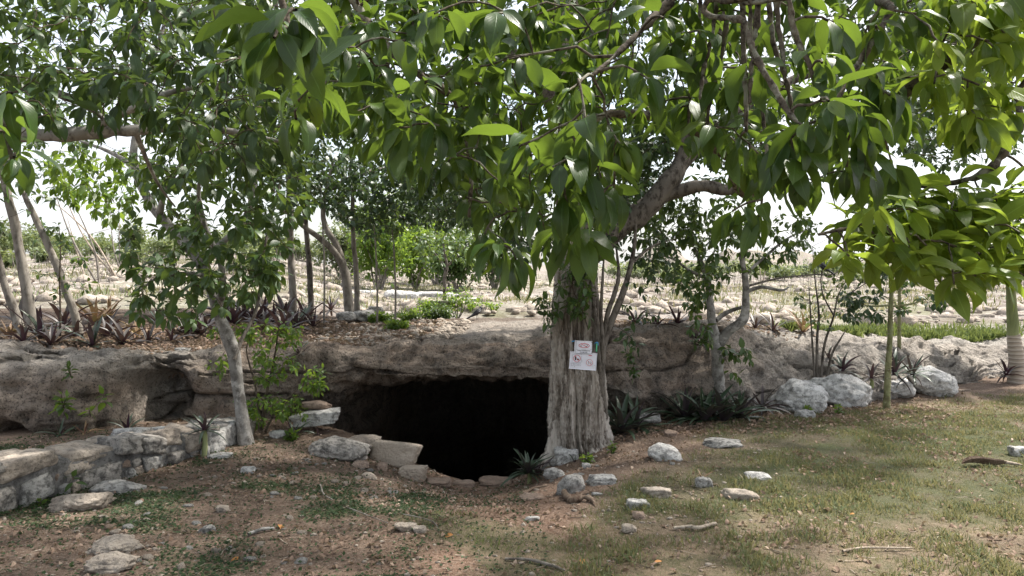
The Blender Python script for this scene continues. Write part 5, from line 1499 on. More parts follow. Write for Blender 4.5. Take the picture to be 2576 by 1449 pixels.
W_, G_, T_, K_ = M['rock_white'], M['rock_grey'], M['rock_tan'], M['rock_pink']
for a in [
    ('boulder', 'rounded grey boulder at the left end of the lawn-edge row', 2020, 1040, 150, 112, M['rock_boulder'], 1, dict(sub=5, boxy=.35)),
    ('boulder', 'broad wedge-shaped grey boulder, biggest of the lawn-edge row', 2130, 1022, 190, 115, M['rock_boulder'], 2, dict(sub=5, boxy=.35, tilt=(0, .25))),
    ('boulder', 'low pitted grey boulder just right of the spiny trunk', 2258, 1002, 110, 70, M['rock_boulder'], 3, dict(sub=5, boxy=.4)),
    ('boulder', 'pitted white boulder at the right end of the lawn-edge row', 2360, 998, 125, 98, M['rock_boulder'], 4, dict(sub=5, boxy=.3)),
    ('stone', 'small pale stone at the foot of the left grey boulder', 2028, 1052, 48, 26, W_, 5, {}),
    ('rock', 'two-lobed white rock on the dirt right of the old trunk', 1672, 1158, 96, 46, W_, 6, dict(tilt=(0, .2))),
    ('rock', 'long flat grey rock lying where lawn meets litter', 1822, 1126, 110, 26, G_, 7, dict(sink=.3)),
    ('rock', 'flat pale domed rock in the grass, lowest on the lawn', 1870, 1256, 106, 42, T_, 8, dict(sink=.35)),
    ('rock', 'narrow pale rock lying in the grass above the domed one', 1908, 1207, 76, 26, W_, 9, dict(sink=.3)),
    ('stone', 'chunky mottled stone beside the dry rosette in the grass', 1772, 1226, 50, 36, G_, 10, {}),
    ('rock', 'pale pitted stone touching the block at the edge of the grass', 1656, 1252, 84, 34, T_, 11, {}),
    ('rock', 'squarish cream block at the edge of the grass', 1608, 1280, 72, 36, W_, 12, dict(boxy=.9)),
    ('stone', 'small pinkish stone below the cream block', 1609, 1306, 36, 26, K_, 13, {}),
    ('stone', 'round tan stone on the bare dirt below the lawn edge', 1584, 1342, 40, 28, T_, 14, {}),
    ('rock', 'white angular rock leaning at the foot of the old trunk', 1428, 1162, 78, 46, W_, 15, dict(boxy=.8)),
    ('stone', 'small grey stone just left of the white trunk-foot rock', 1398, 1170, 32, 22, G_, 16, {}),
    ('rock', 'knobbly grey rock embedded in the slope left of the root', 1395, 1205, 60, 34, G_, 17, {}),
    ('rock', 'lumpy grey rock standing just above the curved root', 1440, 1240, 84, 66, G_, 18, dict(rough=.09)),
    ('rock', 'cream flat brick-like stone on the dirt under the trunk', 1520, 1218, 88, 28, W_, 19, dict(boxy=.9)),
    ('stone', 'white pebble-like stone on the slope below the trunk', 1483, 1162, 24, 18, W_, 20, dict(sub=3)),
    ('stone', 'rounded white stone beside the fern on the slope', 1476, 1178, 26, 18, W_, 21, dict(sub=3)),
    ('stone', 'little white flat stone right of the lumpy grey rock', 1503, 1247, 30, 10, W_, 22, dict(sub=3)),
    ('stone', 'brown flat stone at the front lip of the path by the root', 1340, 1258, 66, 18, K_, 23, {}),
    ('rock', 'white-sided rock at the far right edge of the lawn', 2572, 1148, 46, 34, W_, 24, dict(boxy=.8)),
    ('rock', 'broad flat pinkish rock on the ground below the wall', 190, 1283, 165, 66, M['rock_tan'], 25, dict(sink=.35, rough=.12, sub=5, boxy=.3)),
    ('rock', 'long grey rock beside the broad one below the wall', 285, 1242, 130, 40, G_, 26, dict(sink=.3)),
    ('rock', 'wide tan slab at bottom left, lying behind the rounder one', 265, 1394, 165, 50, T_, 27, dict(sink=.4, sub=5, boxy=.3, rough=.12)),
    ('rock', 'rounded pale slab nearest the bottom left corner', 265, 1440, 135, 60, T_, 28, dict(sink=.35, sub=5, boxy=.3, rough=.12)),
    ('rock', 'white-faced rock jammed under the ledge left of the cave', 795, 1070, 128, 40, W_, 29, dict(d=8.0, deep=.6, tilt=(.1, -.05), sink=.05, boxy=.8, sub=5)),
    ('rock', 'reddish stone wedged on top of the white-faced rock', 790, 1028, 80, 20, K_, 30, dict(d=8.15, sink=.1)),
    ('rock', 'long cream boulder with pitted black-specked front at the cave edge', 845, 1152, 165, 62, M['wall_stone'], 31, dict(sub=5, sink=.25, tilt=(0, .1))),
    ('rock', 'cream rock tapering right beside the long pitted boulder', 905, 1128, 105, 44, T_, 32, dict(sink=.25)),
    ('slab', 'large cut tan slab tilted at the cave mouth', 988, 1168, 132, 72, M['slab'], 33, dict(boxy=.95, sub=5, tilt=(-.2, .12), deep=.6, rough=.03)),
    ('rock', 'rounded pinkish block below the large tan slab', 1036, 1206, 74, 50, M['slab'], 34, dict(boxy=.8, sub=5, rough=.04)),
    ('stone', 'flat brown doorstep stone, left one at the cave lip', 1100, 1222, 72, 20, K_, 35, dict(boxy=.7)),
    ('stone', 'thin brown doorstep stone, middle one at the cave lip', 1165, 1224, 66, 14, K_, 36, dict(boxy=.7)),
    ('stone', 'wide low brown doorstep stone, right one at the cave lip', 1245, 1222, 90, 22, K_, 37, dict(boxy=.6)),
    ('stone', 'pale stone on bare ground under the crooked tree', 696, 1102, 42, 26, W_, 38, {}),
    ('stone', 'pale stone on the sunny patch in front of the crooked tree', 620, 1192, 44, 22, W_, 39, {}),
    ('stone', 'cream stone lying alone mid left on the weedy ground', 556, 1290, 42, 22, T_, 40, {}),
    ('stone', 'twin-peaked grey stone on the weeds left of the path', 520, 1340, 48, 24, G_, 41, {}),
    ('stone', 'rough tan stone beside the sunlit grass tuft on the path', 1018, 1338, 56, 24, T_, 42, {}),
    ('stone', 'lumpy tan stone just right of the rough one by the tuft', 1056, 1340, 44, 22, T_, 43, {}),
    ('stone', 'cream stone on the path right of the cave lip slope', 1340, 1310, 40, 14, W_, 44, {}),
    ('stone', 'reddish stone tucked in rubble under the long cream boulder', 905, 1178, 46, 26, K_, 45, {}),
    ('stone', 'rounded reddish stone in the rubble under the tan slab', 962, 1182, 36, 24, K_, 46, {}),
    ('stone', 'small brown stone below the rubble near the slab', 925, 1205, 44, 24, T_, 47, {}),
    ('stone', 'upright white stone leaning on the stalk plant by the wall', 514, 1148, 26, 34, W_, 48, {}),
    ('stone', 'flat white stone beside the upright one at the wall end', 470, 1150, 46, 14, W_, 49, {}),
    ('stone', 'long thin white stone lying right of the stalk plant', 545, 1152, 64, 12, W_, 50, {}),
    ('rock', 'grey rock left of the two-armed tree foot on the ledge', 868, 800, 50, 24, G_, 51, dict(d=11.6)),
    ('rock', 'grey boulder right of the two-armed tree foot on the ledge', 912, 806, 60, 42, G_, 52, dict(d=11.8)),
    ('rock', 'grey stone against the back of the two-armed tree', 945, 788, 44, 26, G_, 53, dict(d=12.2)),
    ('stone', 'rounded stone resting on the ledge rim above the alcove', 455, 884, 36, 14, G_, 54, dict(d=8.75)),
    ('rock', 'grey rock half hidden in plants right of the old trunk', 1635, 1065, 66, 36, G_, 55, dict(d=8.6)),
    ('stone', 'pinkish stone lying in litter left of the dark plant clump', 1688, 1098, 36, 22, K_, 56, {}),
]:
    nm, lab, x, y, w, h, mt, sd, kw = a
    kw = dict(kw)
    rock_px(nm, lab, x, y, w, h, mt, sd * 7 + 1, sub=kw.pop('sub', 4), **kw)

# pale rubble banks behind
for i, (x, y, d, w, h, lab) in enumerate([(760, 752, 22, 130, 40, 'rubble rock behind the straight pale trunk'), (840, 745, 23, 120, 30, 'flat rubble rock between the pale trunks'), (930, 742, 24, 90, 26, 'low rubble rock right of the two-armed tree'), (1010, 752, 21, 90, 42, 'tall grey rubble rock with pebbly top, middle of the bank'),
                                      (1100, 748, 22, 130, 30, 'long white rubble rock in front of the thicket'), (1185, 760, 20, 90, 26, 'white rubble rock right of the young tree stem'), (1235, 768, 19, 60, 18, 'small white rubble rock at the right end of the bank'), (680, 760, 21, 90, 30, 'pale rubble rock left of the straight pale trunk')]):
    rock_px('rubble_rock', lab, x, y + 6, w, h, M['rock_white'], 400 + i, d=d, sink=.2, rough=.08, group='pale rubble rocks behind the ledge')

# loose stones of the dirt slope: many alike
rs = np.random.default_rng(91)
shapes = []
for k in range(6):
    V, F = rock_shape(900 + k, 2, (1, .85, .6), .4, 8, .05)
    shapes.append([fast_mesh('stone', V, F) for _ in range(1)][0])
for k, m_ in enumerate(shapes):
    m_.materials.append([T_, T_, G_, K_, T_, G_][k])
cnt = 0
while cnt < 130:
    u = rs.random()
    if u < .45: x, y = rs.uniform(640, 1080), rs.uniform(1150, 1260)
    elif u < .75: x, y = rs.uniform(250, 900), rs.uniform(1220, 1440)
    else: x, y = rs.uniform(1340, 1760), rs.uniform(1110, 1260)
    p = hit_ground(x, y)
    if p[1] > 8.1 or p[1] < 4: continue
    o = link('stone', shapes[cnt % 6], None, None, [float(p[0]), float(p[1]), float(p[2])])
    s = rs.uniform(.035, .085)
    o.scale = (s, s * rs.uniform(.8, 1.1), s * rs.uniform(.7, 1.0))
    o.rotation_euler = (rs.normal(0, .2), rs.normal(0, .2), rs.random() * 6.28)
    tag(o, 'fist-sized limestone lump lying loose on the dirt slope', 'stone', 'loose fist-sized stones on the dirt')
    cnt += 1

# ------------------------------------------------------------------ low stone wall
wall = thing('stone_wall', [W0[0], W0[1], float(gz(W0[0] + .1, W0[1]))], 'low dry-laid wall of rough grey limestone blocks running along the left', 'wall')
LEN = float(np.linalg.norm(W1 - W0))
rw = np.random.default_rng(93)
def wpt(s, off):
    return W0 + WD * s + WN * off
def wtop(s):
    return np.interp(s, [-2.0, 0, .8, 1.5, LEN + .1], [.37, .34, .31, .26, .21])
# mortar core
cs_ = np.linspace(-2.0, LEN - .05, 60)
sec = np.array([(.02, -.25), (.02, .0), (.03, .78), (.10, .88), (.42, .88), (.48, .8), (.48, -.25)])
CV = []
for s in cs_:
    h = wtop(s)
    b_ = wpt(s, 0)
    g_ = float(gz(b_[0], b_[1]))
    for off, k in sec:
        q_ = wpt(s, off)
        CV.append([q_[0], q_[1], g_ + (h * k if k >= 0 else k)])
CV = np.array(CV)
CV = CV + .02 * np.stack([fbm(CV, 7, 3, seed=s) for s in (1, 2, 3)], -1)
part('mortar_core', CV, grid_faces(60, len(sec)), M['mortar'], wall)
def wall_stone(s, off, z, ln, dp, ht, seed, mat=None, boxy=.8):
    p = wpt(s, off)
    g_ = float(gz(*wpt(s, 0)))
    V, F = rock_shape(seed, 4 if ln > .2 else 3, (dp * 1.1, ln * 1.14, ht * 1.12), boxy, 8, .07, .85)
    a = math.atan2(WD[1], WD[0]) - PI / 2 + rw.normal(0, .08)
    m = Matrix.Rotation(a, 3, 'Z') @ Matrix.Rotation(rw.normal(0, .11), 3, 'X') @ Matrix.Rotation(rw.normal(0, .08), 3, 'Y')
    V = V @ np.array(m).T + [p[0], p[1], g_ + z]
    part('stone', V, F, mat or M['wall_stone'], wall)
s = -1.9
k = 0
while s < LEN:
    ln = rw.choice([.22, .30, .42, .50]) * rw.uniform(.85, 1.1)
    ht = rw.uniform(.13, .23) if s < 1.4 else rw.uniform(.12, .19)
    top = wtop(s + ln / 2)
    wall_stone(s + ln / 2, .15 + rw.normal(0, .03), top - ht * .45 + rw.normal(0, .015), ln * 1.04, rw.uniform(.30, .38), ht, 1200 + k, [M['wall_stone'], T_, T_, M['wall_stone']][k % 4])
    k += 1
    wall_stone(s + ln / 2 + rw.normal(0, .04), .36 + rw.normal(0, .02), top - ht * .5, ln * .9, .24, ht * .9, 1300 + k, [T_, M['wall_stone']][k % 2])
    s += ln + .015
s = -1.9
while s < LEN - .15:
    top = wtop(s) - .16
    ln = rw.choice([.10, .16, .24, .34]) * rw.uniform(.85, 1.15)
    rowz = top
    if ln > .2 and top > .1:
        wall_stone(s + ln / 2, .08 + rw.normal(0, .012), top * .45, ln, .2, top * 1.15, 1400 + k, [M['wall_stone'], G_][k % 2])
    else:
        wall_stone(s + ln / 2, .08 + rw.normal(0, .015), top * .76, ln, .17, max(.07, top * .55), 1400 + k, [G_, K_, M['wall_stone']][k % 3])
        wall_stone(s + ln / 2 + .02, .07 + rw.normal(0, .015), top * .18, ln * .9, .17, max(.07, top * .6), 1600 + k, [M['wall_stone'], G_, T_][k % 3])
    k += 1
    s += ln + .012
wall_stone(LEN + .08, .12, .10, .26, .30, .24, 1801, W_)
wall_stone(LEN - .12, .02, .10, .22, .22, .22, 1802, W_)
wall_stone(LEN - .5, .52, .22, .30, .34, .10, 1803, W_)
wall_stone(LEN - .2, .55, .16, .26, .30, .08, 1804, W_)

# ------------------------------------------------------------------ sword-leaved purple plants
def sword_plant(label, p, size, n, seed, mat='leaf_rhoeo', stem=0.0, group=None, flop=.5, name='sword_leaf_plant'):
    rr = np.random.default_rng(seed)
    t = thing(name, p, label, 'plant', group)
    p = np.asarray(p, float)
    if stem:
        add_limb('stalk', [p - [0, 0, .05], p + [.01, 0, stem * .5], p + [.0, .01, stem]], [.028, .022, .02], M['palm_shaft'], t, 8, 6, .08, seed)
        m = 12
        a = rr.random(m) * 6.28
        dd = np.stack([np.cos(a) * .35, np.sin(a) * .35, -np.ones(m)], -1)
        leaf_objects('dead_leaf', (p + [0, 0, stem * .95] + 0 * dd, dd, np.stack([np.cos(a), np.sin(a), 0 * a + .3], -1), rr.uniform(.5, .9, m) * stem, rr.random(m)), range(m), T_SWORD, 'sw', M['leaf_rhoeo'], t, rr)
        p = p + [0, 0, stem]
    k = np.arange(n)
    az = k * 2.39996 + rr.random() * 6
    el = np.radians(82 - (66 + 45 * flop) * ((k + .5) / n) ** 1.1 + rr.normal(0, 13, n))
    d = np.stack([np.cos(az) * np.cos(el), np.sin(az) * np.cos(el), np.sin(el)], -1)
    rad = np.stack([np.cos(az), np.sin(az), 0 * az], -1)
    nn = np.array([[0, 0, 1.0]]) - rad * .6 + 0 * d
    L = size * (.75 + .3 * rr.random(n)) * (.75 + .35 * np.sin((k + .5) / n * PI))
    pos = p + rad * .012 + np.stack([0 * az, 0 * az, .05 * size * (1 - k / n)], -1)
    data = (pos, d, nn, L, rr.random(n))
    leaf_objects('leaf', data, range(n), T_SWORD, 'sw', M[mat], t, rr)
    return t

SP = [  # x, y(foot), size px, material, label ; on the rock top
    (22, 852, 85, 'leaf_rhoeo_dry', 'reddish sword-leaved plant at the very left of the ledge rim'),
    (100, 850, 105, 'leaf_rhoeo', 'green and purple sword plant at the foot of the thick pale trunk'),
    (160, 825, 115, 'leaf_rhoeo_dark', 'tall dark purple sword plant behind the left ledge rim'),
    (232, 872, 120, 'leaf_rhoeo', 'wide sword plant spreading over the ledge rim below the dark leaning trunk'),
    (310, 868, 85, 'leaf_rhoeo_dark', 'purple sword plant second along the rim from the dark leaning trunk'),
    (372, 866, 75, 'leaf_rhoeo_dark', 'low purple sword plant at the middle of the left rim'),
    (432, 862, 75, 'leaf_rhoeo_dark', 'thin purple sword plant before the hanging leaf curtain'),
    (468, 838, 85, 'leaf_rhoeo_dark', 'upright purple sword plant left of the crooked tree'),
    (240, 812, 95, 'leaf_rhoeo_dry', 'straw-coloured tall sword plant behind the rim'),
    (520, 822, 85, 'leaf_rhoeo_dark', 'dark sword plant hard behind the crooked trunk'),
    (395, 812, 70, 'leaf_rhoeo', 'pale striped sword plant alone on the grass behind the rim'),
    (590, 815, 85, 'leaf_rhoeo_dark', 'dark sword plant right behind the crooked trunk fork'),
    (640, 812, 90, 'leaf_rhoeo_dark', 'dark sword plant in the bank, left of the straight pale trunk'),
    (690, 815, 90, 'leaf_rhoeo_dark', 'dark sword plant in the bank, just left of the pale pole trunk'),
    (745, 828, 90, 'leaf_rhoeo', 'green-purple sword plant at the foot of the pale pole trunk'),
    (788, 824, 75, 'leaf_rhoeo_dark', 'dark sword plant between the slim dark trunk and the stones'),
    (832, 788, 80, 'leaf_rhoeo_dark', 'spiky dark sword plant left of the two-armed tree'),
    (60, 868, 75, 'leaf_rhoeo_dark', 'low dark sword plant on the rim between the two left clumps'),
    (1600, 812, 70, 'leaf_rhoeo_dark', 'dark sword plant on the ledge nearest the old trunk right side'),
    (1655, 815, 70, 'leaf_rhoeo_dark', 'dark sword plant left of the pair on the right ledge'),
    (1705, 812, 75, 'leaf_rhoeo_dark', 'dark leafy sword plant left of the forked tree on the ledge'),
    (1900, 826, 62, 'leaf_rhoeo_dark', 'little purple sword plant right of the forked tree arm'),
    (1945, 832, 72, 'leaf_rhoeo_dark', 'purple sword plant with bare stems on the ledge top'),
    (1762, 870, 60, 'leaf_rhoeo_dark', 'small dark sword plant in the hollow behind the forked trunk'),
    (2020, 836, 70, 'leaf_rhoeo_dry', 'dry brown sword plant left of the bare stems on the ledge'),
]
SP += [
    (130, 868, 100, 'leaf_rhoeo_dark', 'dark purple sword plant overlapping the rim below the thick pale trunk'),
    (190, 850, 110, 'leaf_rhoeo_dark', 'dark purple sword plant right at the foot of the dark leaning trunk'),
    (270, 850, 95, 'leaf_rhoeo_dark', 'bushy purple sword plant behind the wide spreading one'),
    (345, 850, 80, 'leaf_rhoeo_dry', 'withered sword plant in the litter of the left rim'),
    (45, 820, 100, 'leaf_rhoeo_dark', 'dark sword plant under the short slanting trunk'),
    (275, 800, 85, 'leaf_rhoeo_dry', 'second straw-coloured sword plant behind the rim, right of the first'),
    (560, 800, 90, 'leaf_rhoeo_dark', 'dark sword plant left end of the shaded bank'),
    (615, 800, 95, 'leaf_rhoeo_dark', 'dark sword plant second in the shaded bank'),
    (665, 798, 95, 'leaf_rhoeo_dark', 'dark sword plant third in the shaded bank'),
    (715, 808, 95, 'leaf_rhoeo_dark', 'dark sword plant fourth in the shaded bank, before the pale pole'),
    (765, 812, 90, 'leaf_rhoeo_dark', 'dark sword plant fifth in the shaded bank, before the slim dark trunk'),
    (665, 832, 85, 'leaf_rhoeo_dark', 'front dark sword plant low in the shaded bank'),
    (715, 838, 85, 'leaf_rhoeo_dark', 'front dark sword plant by the sapling top'),
    (505, 845, 80, 'leaf_rhoeo_dark', 'purple sword plant touching the left of the crooked trunk'),
]
for i, (x, y, s, mt, lab) in enumerate(SP):
    p = hit_ledge(x, y)
    sz_ = s * p[1] / F_PX
    sword_plant(lab, p - [0, 0, .02], sz_ * .92 * (.85 + .3 * ((i * 37) % 10) / 10), 20 if s > 80 else 15, 2000 + i, mt, flop=.1 + .9 * ((i * 53) % 10) / 10)
def face(x, y, d):
    return P(x, y, d)
for i, (x, y, d, s, mt, n, st_, lab) in enumerate([
    (514, 1148, 6.95, 78, 'leaf_rhoeo', 16, .235, 'purple-hearted sword plant on a green stalk at the wall end'),
    (320, 1082, 7.55, 62, 'leaf_rhoeo', 14, .0, 'green sword plant at the foot of the alcove behind the wall'),
    (150, 1048, 7.30, 60, 'leaf_rhoeo', 10, .0, 'drooping sword plant on the cliff face left of the sprouts'),
    (212, 1062, 7.40, 46, 'leaf_rhoeo_dry', 8, .0, 'little reddish sword plant low on the left cliff'),
    (752, 895, 8.60, 56, 'leaf_rhoeo', 12, .0, 'purple sword plant hanging on the rim above the cave left side'),
    (1565, 1095, 8.25, 135, 'leaf_clump', 26, .0, 'big dark green sword plant at the right foot of the old trunk'),
    (1600, 1085, 8.40, 108, 'leaf_clump', 18, .0, 'second dark sword plant right of the trunk-foot clump'),
    (1330, 1225, 7.35, 84, 'leaf_clump', 30, .10, 'leafy green sword plant at the cave lip left of the trunk'),
    (1352, 1205, 7.55, 66, 'leaf_rhoeo_dark', 13, .0, 'purple-leaved sword plant just behind the cave lip plant'),
    (1446, 1166, 7.60, 36, 'leaf_rhoeo', 8, .0, 'tiny sword plant on the white rock at the trunk foot'),
    (1722, 1062, 8.80, 128, 'leaf_clump', 24, .0, 'dark sword plant at the left of the clump under the forked tree'),
    (1772, 1075, 8.60, 128, 'leaf_clump', 24, .0, 'front middle dark sword plant of the clump under the forked tree'),
    (1820, 1072, 8.65, 128, 'leaf_clump', 24, .0, 'dark sword plant right of middle in the clump under the forked tree'),
    (1862, 1060, 8.80, 114, 'leaf_clump', 20, .0, 'rightmost dark green sword plant of the clump under the forked tree'),
    (1790, 1040, 9.05, 114, 'leaf_clump', 20, .0, 'dark sword plant pressed against the forked trunk'),
    (1918, 1030, 9.20, 80, 'leaf_rhoeo_dark', 16, .0, 'purple-leaved sword plant left of the first boulder'),
    (2085, 905, 10.6, 56, 'leaf_rhoeo', 11, .0, 'sword plant on the rock slope behind the bare stems'),
    (2120, 935, 10.2, 70, 'leaf_rhoeo', 14, .0, 'sword plant on the slope above the wedge boulder'),
    (2192, 965, 10.0, 54, 'leaf_rhoeo_dark', 11, .06, 'small stalked purple plant between wedge boulder and spiny trunk'),
    (2250, 945, 10.2, 82, 'leaf_rhoeo', 20, .0, 'broad sword plant left half of the clump behind the low boulder'),
    (2295, 945, 10.3, 78, 'leaf_rhoeo', 18, .0, 'broad sword plant right half of the clump behind the low boulder'),
    (2532, 945, 11.4, 62, 'leaf_rhoeo_dark', 14, .0, 'purple sword plant beside the foot of the palm'),
    (800, 1085, 7.9, 46, 'leaf_rhoeo', 9, .0, 'green sword plant under the white-faced rock'),
    (740, 1080, 7.75, 66, 'leaf_rhoeo', 12, .0, 'spreading sword plant between sapling and white-faced rock'),
]):
    p = P(x, y, d)
    if d < 9.1 and y > 1035:
        p[2] = float(gz(p[0], p[1])) - .01
    sword_plant(lab, p, s * d / F_PX * .95, int(n * 1.25), 2100 + i, mt, st_)
# tall brown dead plants
# ------------------------------------------------------------------ small leafy weeds and sprouts
def sprout(label, p, h, n, L, seed, mat='leaf_bright', stems=1, name='sprout'):
    rr = np.random.default_rng(seed)
    t = thing(name, p, label, 'plant')
    p = np.asarray(p, float)
    tips, dirs = [], []
    for k in range(stems):
        e = p + [rr.normal(0, .25) * h, rr.normal(-.1, .2) * h, h * rr.uniform(.6, 1)]
        add_limb('stem', [p, (p + e) / 2 + rr.normal(0, .06, 3) * h, e], [.006, .005, .003], M['twig'], t, 5, 5, .03, seed + k)
        for f in ((1.0,) if stems == 1 else (.6, 1.0)):
            tips.append(p + (e - p) * f)
            dirs.append(unit(e - p))
    w = whorl(rr, np.array(tips), np.array(dirs), n, n + 2, L, (25, 100), .35, .01, .15, .15, (.2, .95))
    leaf_objects('leaf', w, range(len(w[0])), T_MID, 'spr', M[mat], t, rr)
for i, (x, y, d, h, n, L, st_, lab) in enumerate([
    (160, 1030, 7.25, .17, 7, .10, 2, 'green sprout with broad leaves on the left cliff face'),
    (262, 1005, 7.5, .08, 8, .10, 1, 'bright yellow-green leaf rosette on the cliff beside the alcove'),
    (228, 1048, 7.45, .10, 6, .08, 1, 'lower yellow-green rosette on the cliff beside the alcove'),
    (178, 945, 7.5, .14, 6, .075, 2, 'small sprig high on the left cliff face'),
    (185, 1208, 5.72, .05, 5, .075, 1, 'dark leafy weed growing from the wall joint'),
    (100, 1240, 5.45, .05, 6, .05, 2, 'tiny weed at the foot of the stone wall'),
    (1600, 950, 8.6, .16, 6, .07, 2, 'green hanging sprig on the rock right of the signs'),
    (1585, 905, 8.6, .12, 5, .08, 2, 'leafy sprig on the rock right of the upper sign'),
    (1480, 1195, 7.3, .10, 7, .06, 3, 'feathery green seedling on the slope below the trunk'),
    (1538, 1160, 7.5, .10, 7, .05, 3, 'small fresh seedling beside the right trunk root'),
    (2030, 1038, 9.1, .08, 6, .07, 3, 'green weed in front of the left grey boulder'),
    (2110, 1030, 9.2, .06, 6, .07, 2, 'leafy weed at the foot of the wedge boulder'),
    (735, 1075, 7.6, .10, 7, .08, 3, 'low leafy weed under the sapling'),
]):
    p = P(x, y, d)
    if y > 1060 and d < 8:
        g_ = float(gz(p[0], p[1]))
        p[2] = g_ if abs(g_ - p[2]) < .35 and 'joint' not in lab else p[2]
    sprout(lab, p, h, n, L, 2300 + i, 'leaf_mid' if ('dark' in lab or 'sprig' in lab) else 'leaf_bright', st_)

# feathery bushes on the rock top around the concrete block
for i, (x, d, w, h, lab) in enumerate([(1075, 13.8, 70, 60, 'feathery green bush left of the concrete block'), (1150, 14.2, 110, 70, 'feathery green bush right of the concrete block'), (1040, 12.6, 110, 34, 'low spreading green weed before the concrete block'),
                                   (1215, 15.5, 90, 26, 'low light-green weed right of the feathery bush'), (960, 11.8, 70, 30, 'small green weed right of the stones'), (1000, 10.6, 60, 26, 'small green weed at the end of the debris bank'), (1100, 12.6, 100, 40, 'dark green weed in front of the concrete block')]):
    bush('weed_bush', lab, x, 0, d, w, h, 110, .055, M['leaf_bright'] if i != 6 else M['leaf_mid'], 2400 + i, T_SMALL, 'weed', None, (0, .9), 6, (5, 8))
# ------------------------------------------------------------------ signs tied to the trunk
def txt_mesh(s, size, spacing=1.0):
    cu = bpy.data.curves.new('lettering', 'FONT')
    cu.body = s
    cu.size = size
    cu.align_x = 'CENTER'
    cu.align_y = 'CENTER'
    cu.space_character = spacing
    cu.resolution_u = 3
    cu.offset = size * .018
    o = bpy.data.objects.new('lettering', cu)
    C.objects.link(o)
    dg = bpy.context.evaluated_depsgraph_get()
    dg.update()
    me = bpy.data.meshes.new_from_object(o.evaluated_get(dg))
    bpy.data.objects.remove(o)
    bpy.data.curves.remove(cu)
    return me

SIGN_Y = 7.655
class Sheet:
    """a printed sheet: local u (right), v (up) in metres round its centre, tied flat in front of the trunk"""
    def __init__(self, name, label, corners, y, lift=0):
        c = np.array([P(a, b, y) for a, b in corners])               # tl, tr, br, bl
        self.o = c.mean(0)
        self.u = unit((c[1] + c[2] - c[0] - c[3])[None])[0]
        self.n = np.array([0, -1.0, 0.02])
        self.n = unit(self.n[None])[0]
        self.v = unit(np.cross(self.n, self.u)[None])[0]
        self.w = np.linalg.norm((c[1] - c[0] + c[2] - c[3]) / 2)
        self.h = np.linalg.norm((c[0] - c[3] + c[1] - c[2]) / 2)
        self.t = thing(name, self.o, label, 'sign')
        nu, nvv = 24, 18
        a, b = np.meshgrid(np.linspace(-.5, .5, nu), np.linspace(-.5, .5, nvv), indexing='ij')
        V = self.at(a.ravel() * self.w, b.ravel() * self.h, 0)
        F = grid_faces(nu, nvv)
        Vb = V - self.n * .0025
        n_ = len(V)
        rim = np.concatenate([np.arange(nu) * nvv, (nu - 1) * nvv + np.arange(1, nvv), (nu - 1 - np.arange(1, nu)) * nvv + nvv - 1, (nvv - 1 - np.arange(1, nvv))])
        r2 = np.roll(rim, -1)
        part('sheet', np.vstack([V, Vb]), np.vstack([F, F[:, ::-1] + n_, np.stack([rim, r2, r2 + n_, rim + n_], -1)]), M['paper'], self.t)
    def bow(self, u, v):
        return .010 * (1 - (np.asarray(u) / (self.w / 2)) ** 2) + .0015 * np.sin(np.asarray(v) * 60 + np.asarray(u) * 25)
    def at(self, u, v, lift):
        u, v = np.asarray(u, float), np.asarray(v, float)
        return self.o + u[..., None] * self.u + v[..., None] * self.v + (self.bow(u, v) + lift)[..., None] * self.n
    def poly(self, name, pts, mat, lift=.0012):
        pts = np.asarray(pts, float)
        V = self.at(pts[:, 0], pts[:, 1], lift)
        n_ = len(V)
        F = np.array([[0, i, i + 1, i + 1] for i in range(1, n_ - 1)])
        me = bpy.data.meshes.new(name)
        me.from_pydata((V - self.o).tolist(), [], [list(range(n_))])
        return link(name, me, mat, self.t)
    def strip(self, name, pts, wd, mat, lift=.0012, closed=False):
        pts = np.asarray(pts, float)
        if closed:
            t = np.roll(pts, -1, 0) - np.roll(pts, 1, 0)
        else:
            t = np.gradient(pts, axis=0)
        nn = unit(np.stack([-t[:, 1], t[:, 0]], -1))
        a, b = pts + nn * wd / 2, pts - nn * wd / 2
        k = len(pts)
        V = np.vstack([self.at(a[:, 0], a[:, 1], lift), self.at(b[:, 0], b[:, 1], lift)])
        i = np.arange(k if closed else k - 1)
        j = (i + 1) % k
        return part(name, V, np.stack([i, j, j + k, i + k], -1), mat, self.t, smooth=False)
    def ring(self, name, cu, cv, ru, rv, wd, mat, lift=.0014):
        a = np.linspace(0, 2 * PI, 56, endpoint=False)
        return self.strip(name, np.stack([cu + np.cos(a) * ru, cv + np.sin(a) * rv], -1), wd, mat, lift, True)
    def frame(self, name, u0, v0, u1, v1, wd, mat, r=.004):
        pts = []
        for cu, cv, a0 in ((u1 - r, v1 - r, 0), (u0 + r, v1 - r, PI / 2), (u0 + r, v0 + r, PI), (u1 - r, v0 + r, 1.5 * PI)):
            for k in range(4):
                a = a0 + k / 3 * PI / 2
                pts.append((cu + r * math.cos(a), cv + r * math.sin(a)))
        return self.strip(name, pts, wd, mat, .0012, True)
    def text(self, s, u, v, size, mat, spacing=1.0, sx=1.0):
        me = txt_mesh(s, size, spacing)
        co = np.array([q.co[:] for q in me.vertices])
        V = self.at(u + co[:, 0] * sx, v + co[:, 1], .0014) - self.o
        me.vertices.foreach_set('co', V.astype(np.float32).ravel())
        me.update()
        return link('lettering', me, mat, self.t)
    def pin(self, u, v):
        p = self.at(np.array(u), np.array(v), .001)
        D, F = ico(1)
        return part('nail', p + D * .0028, F, M['ink'], self.t)

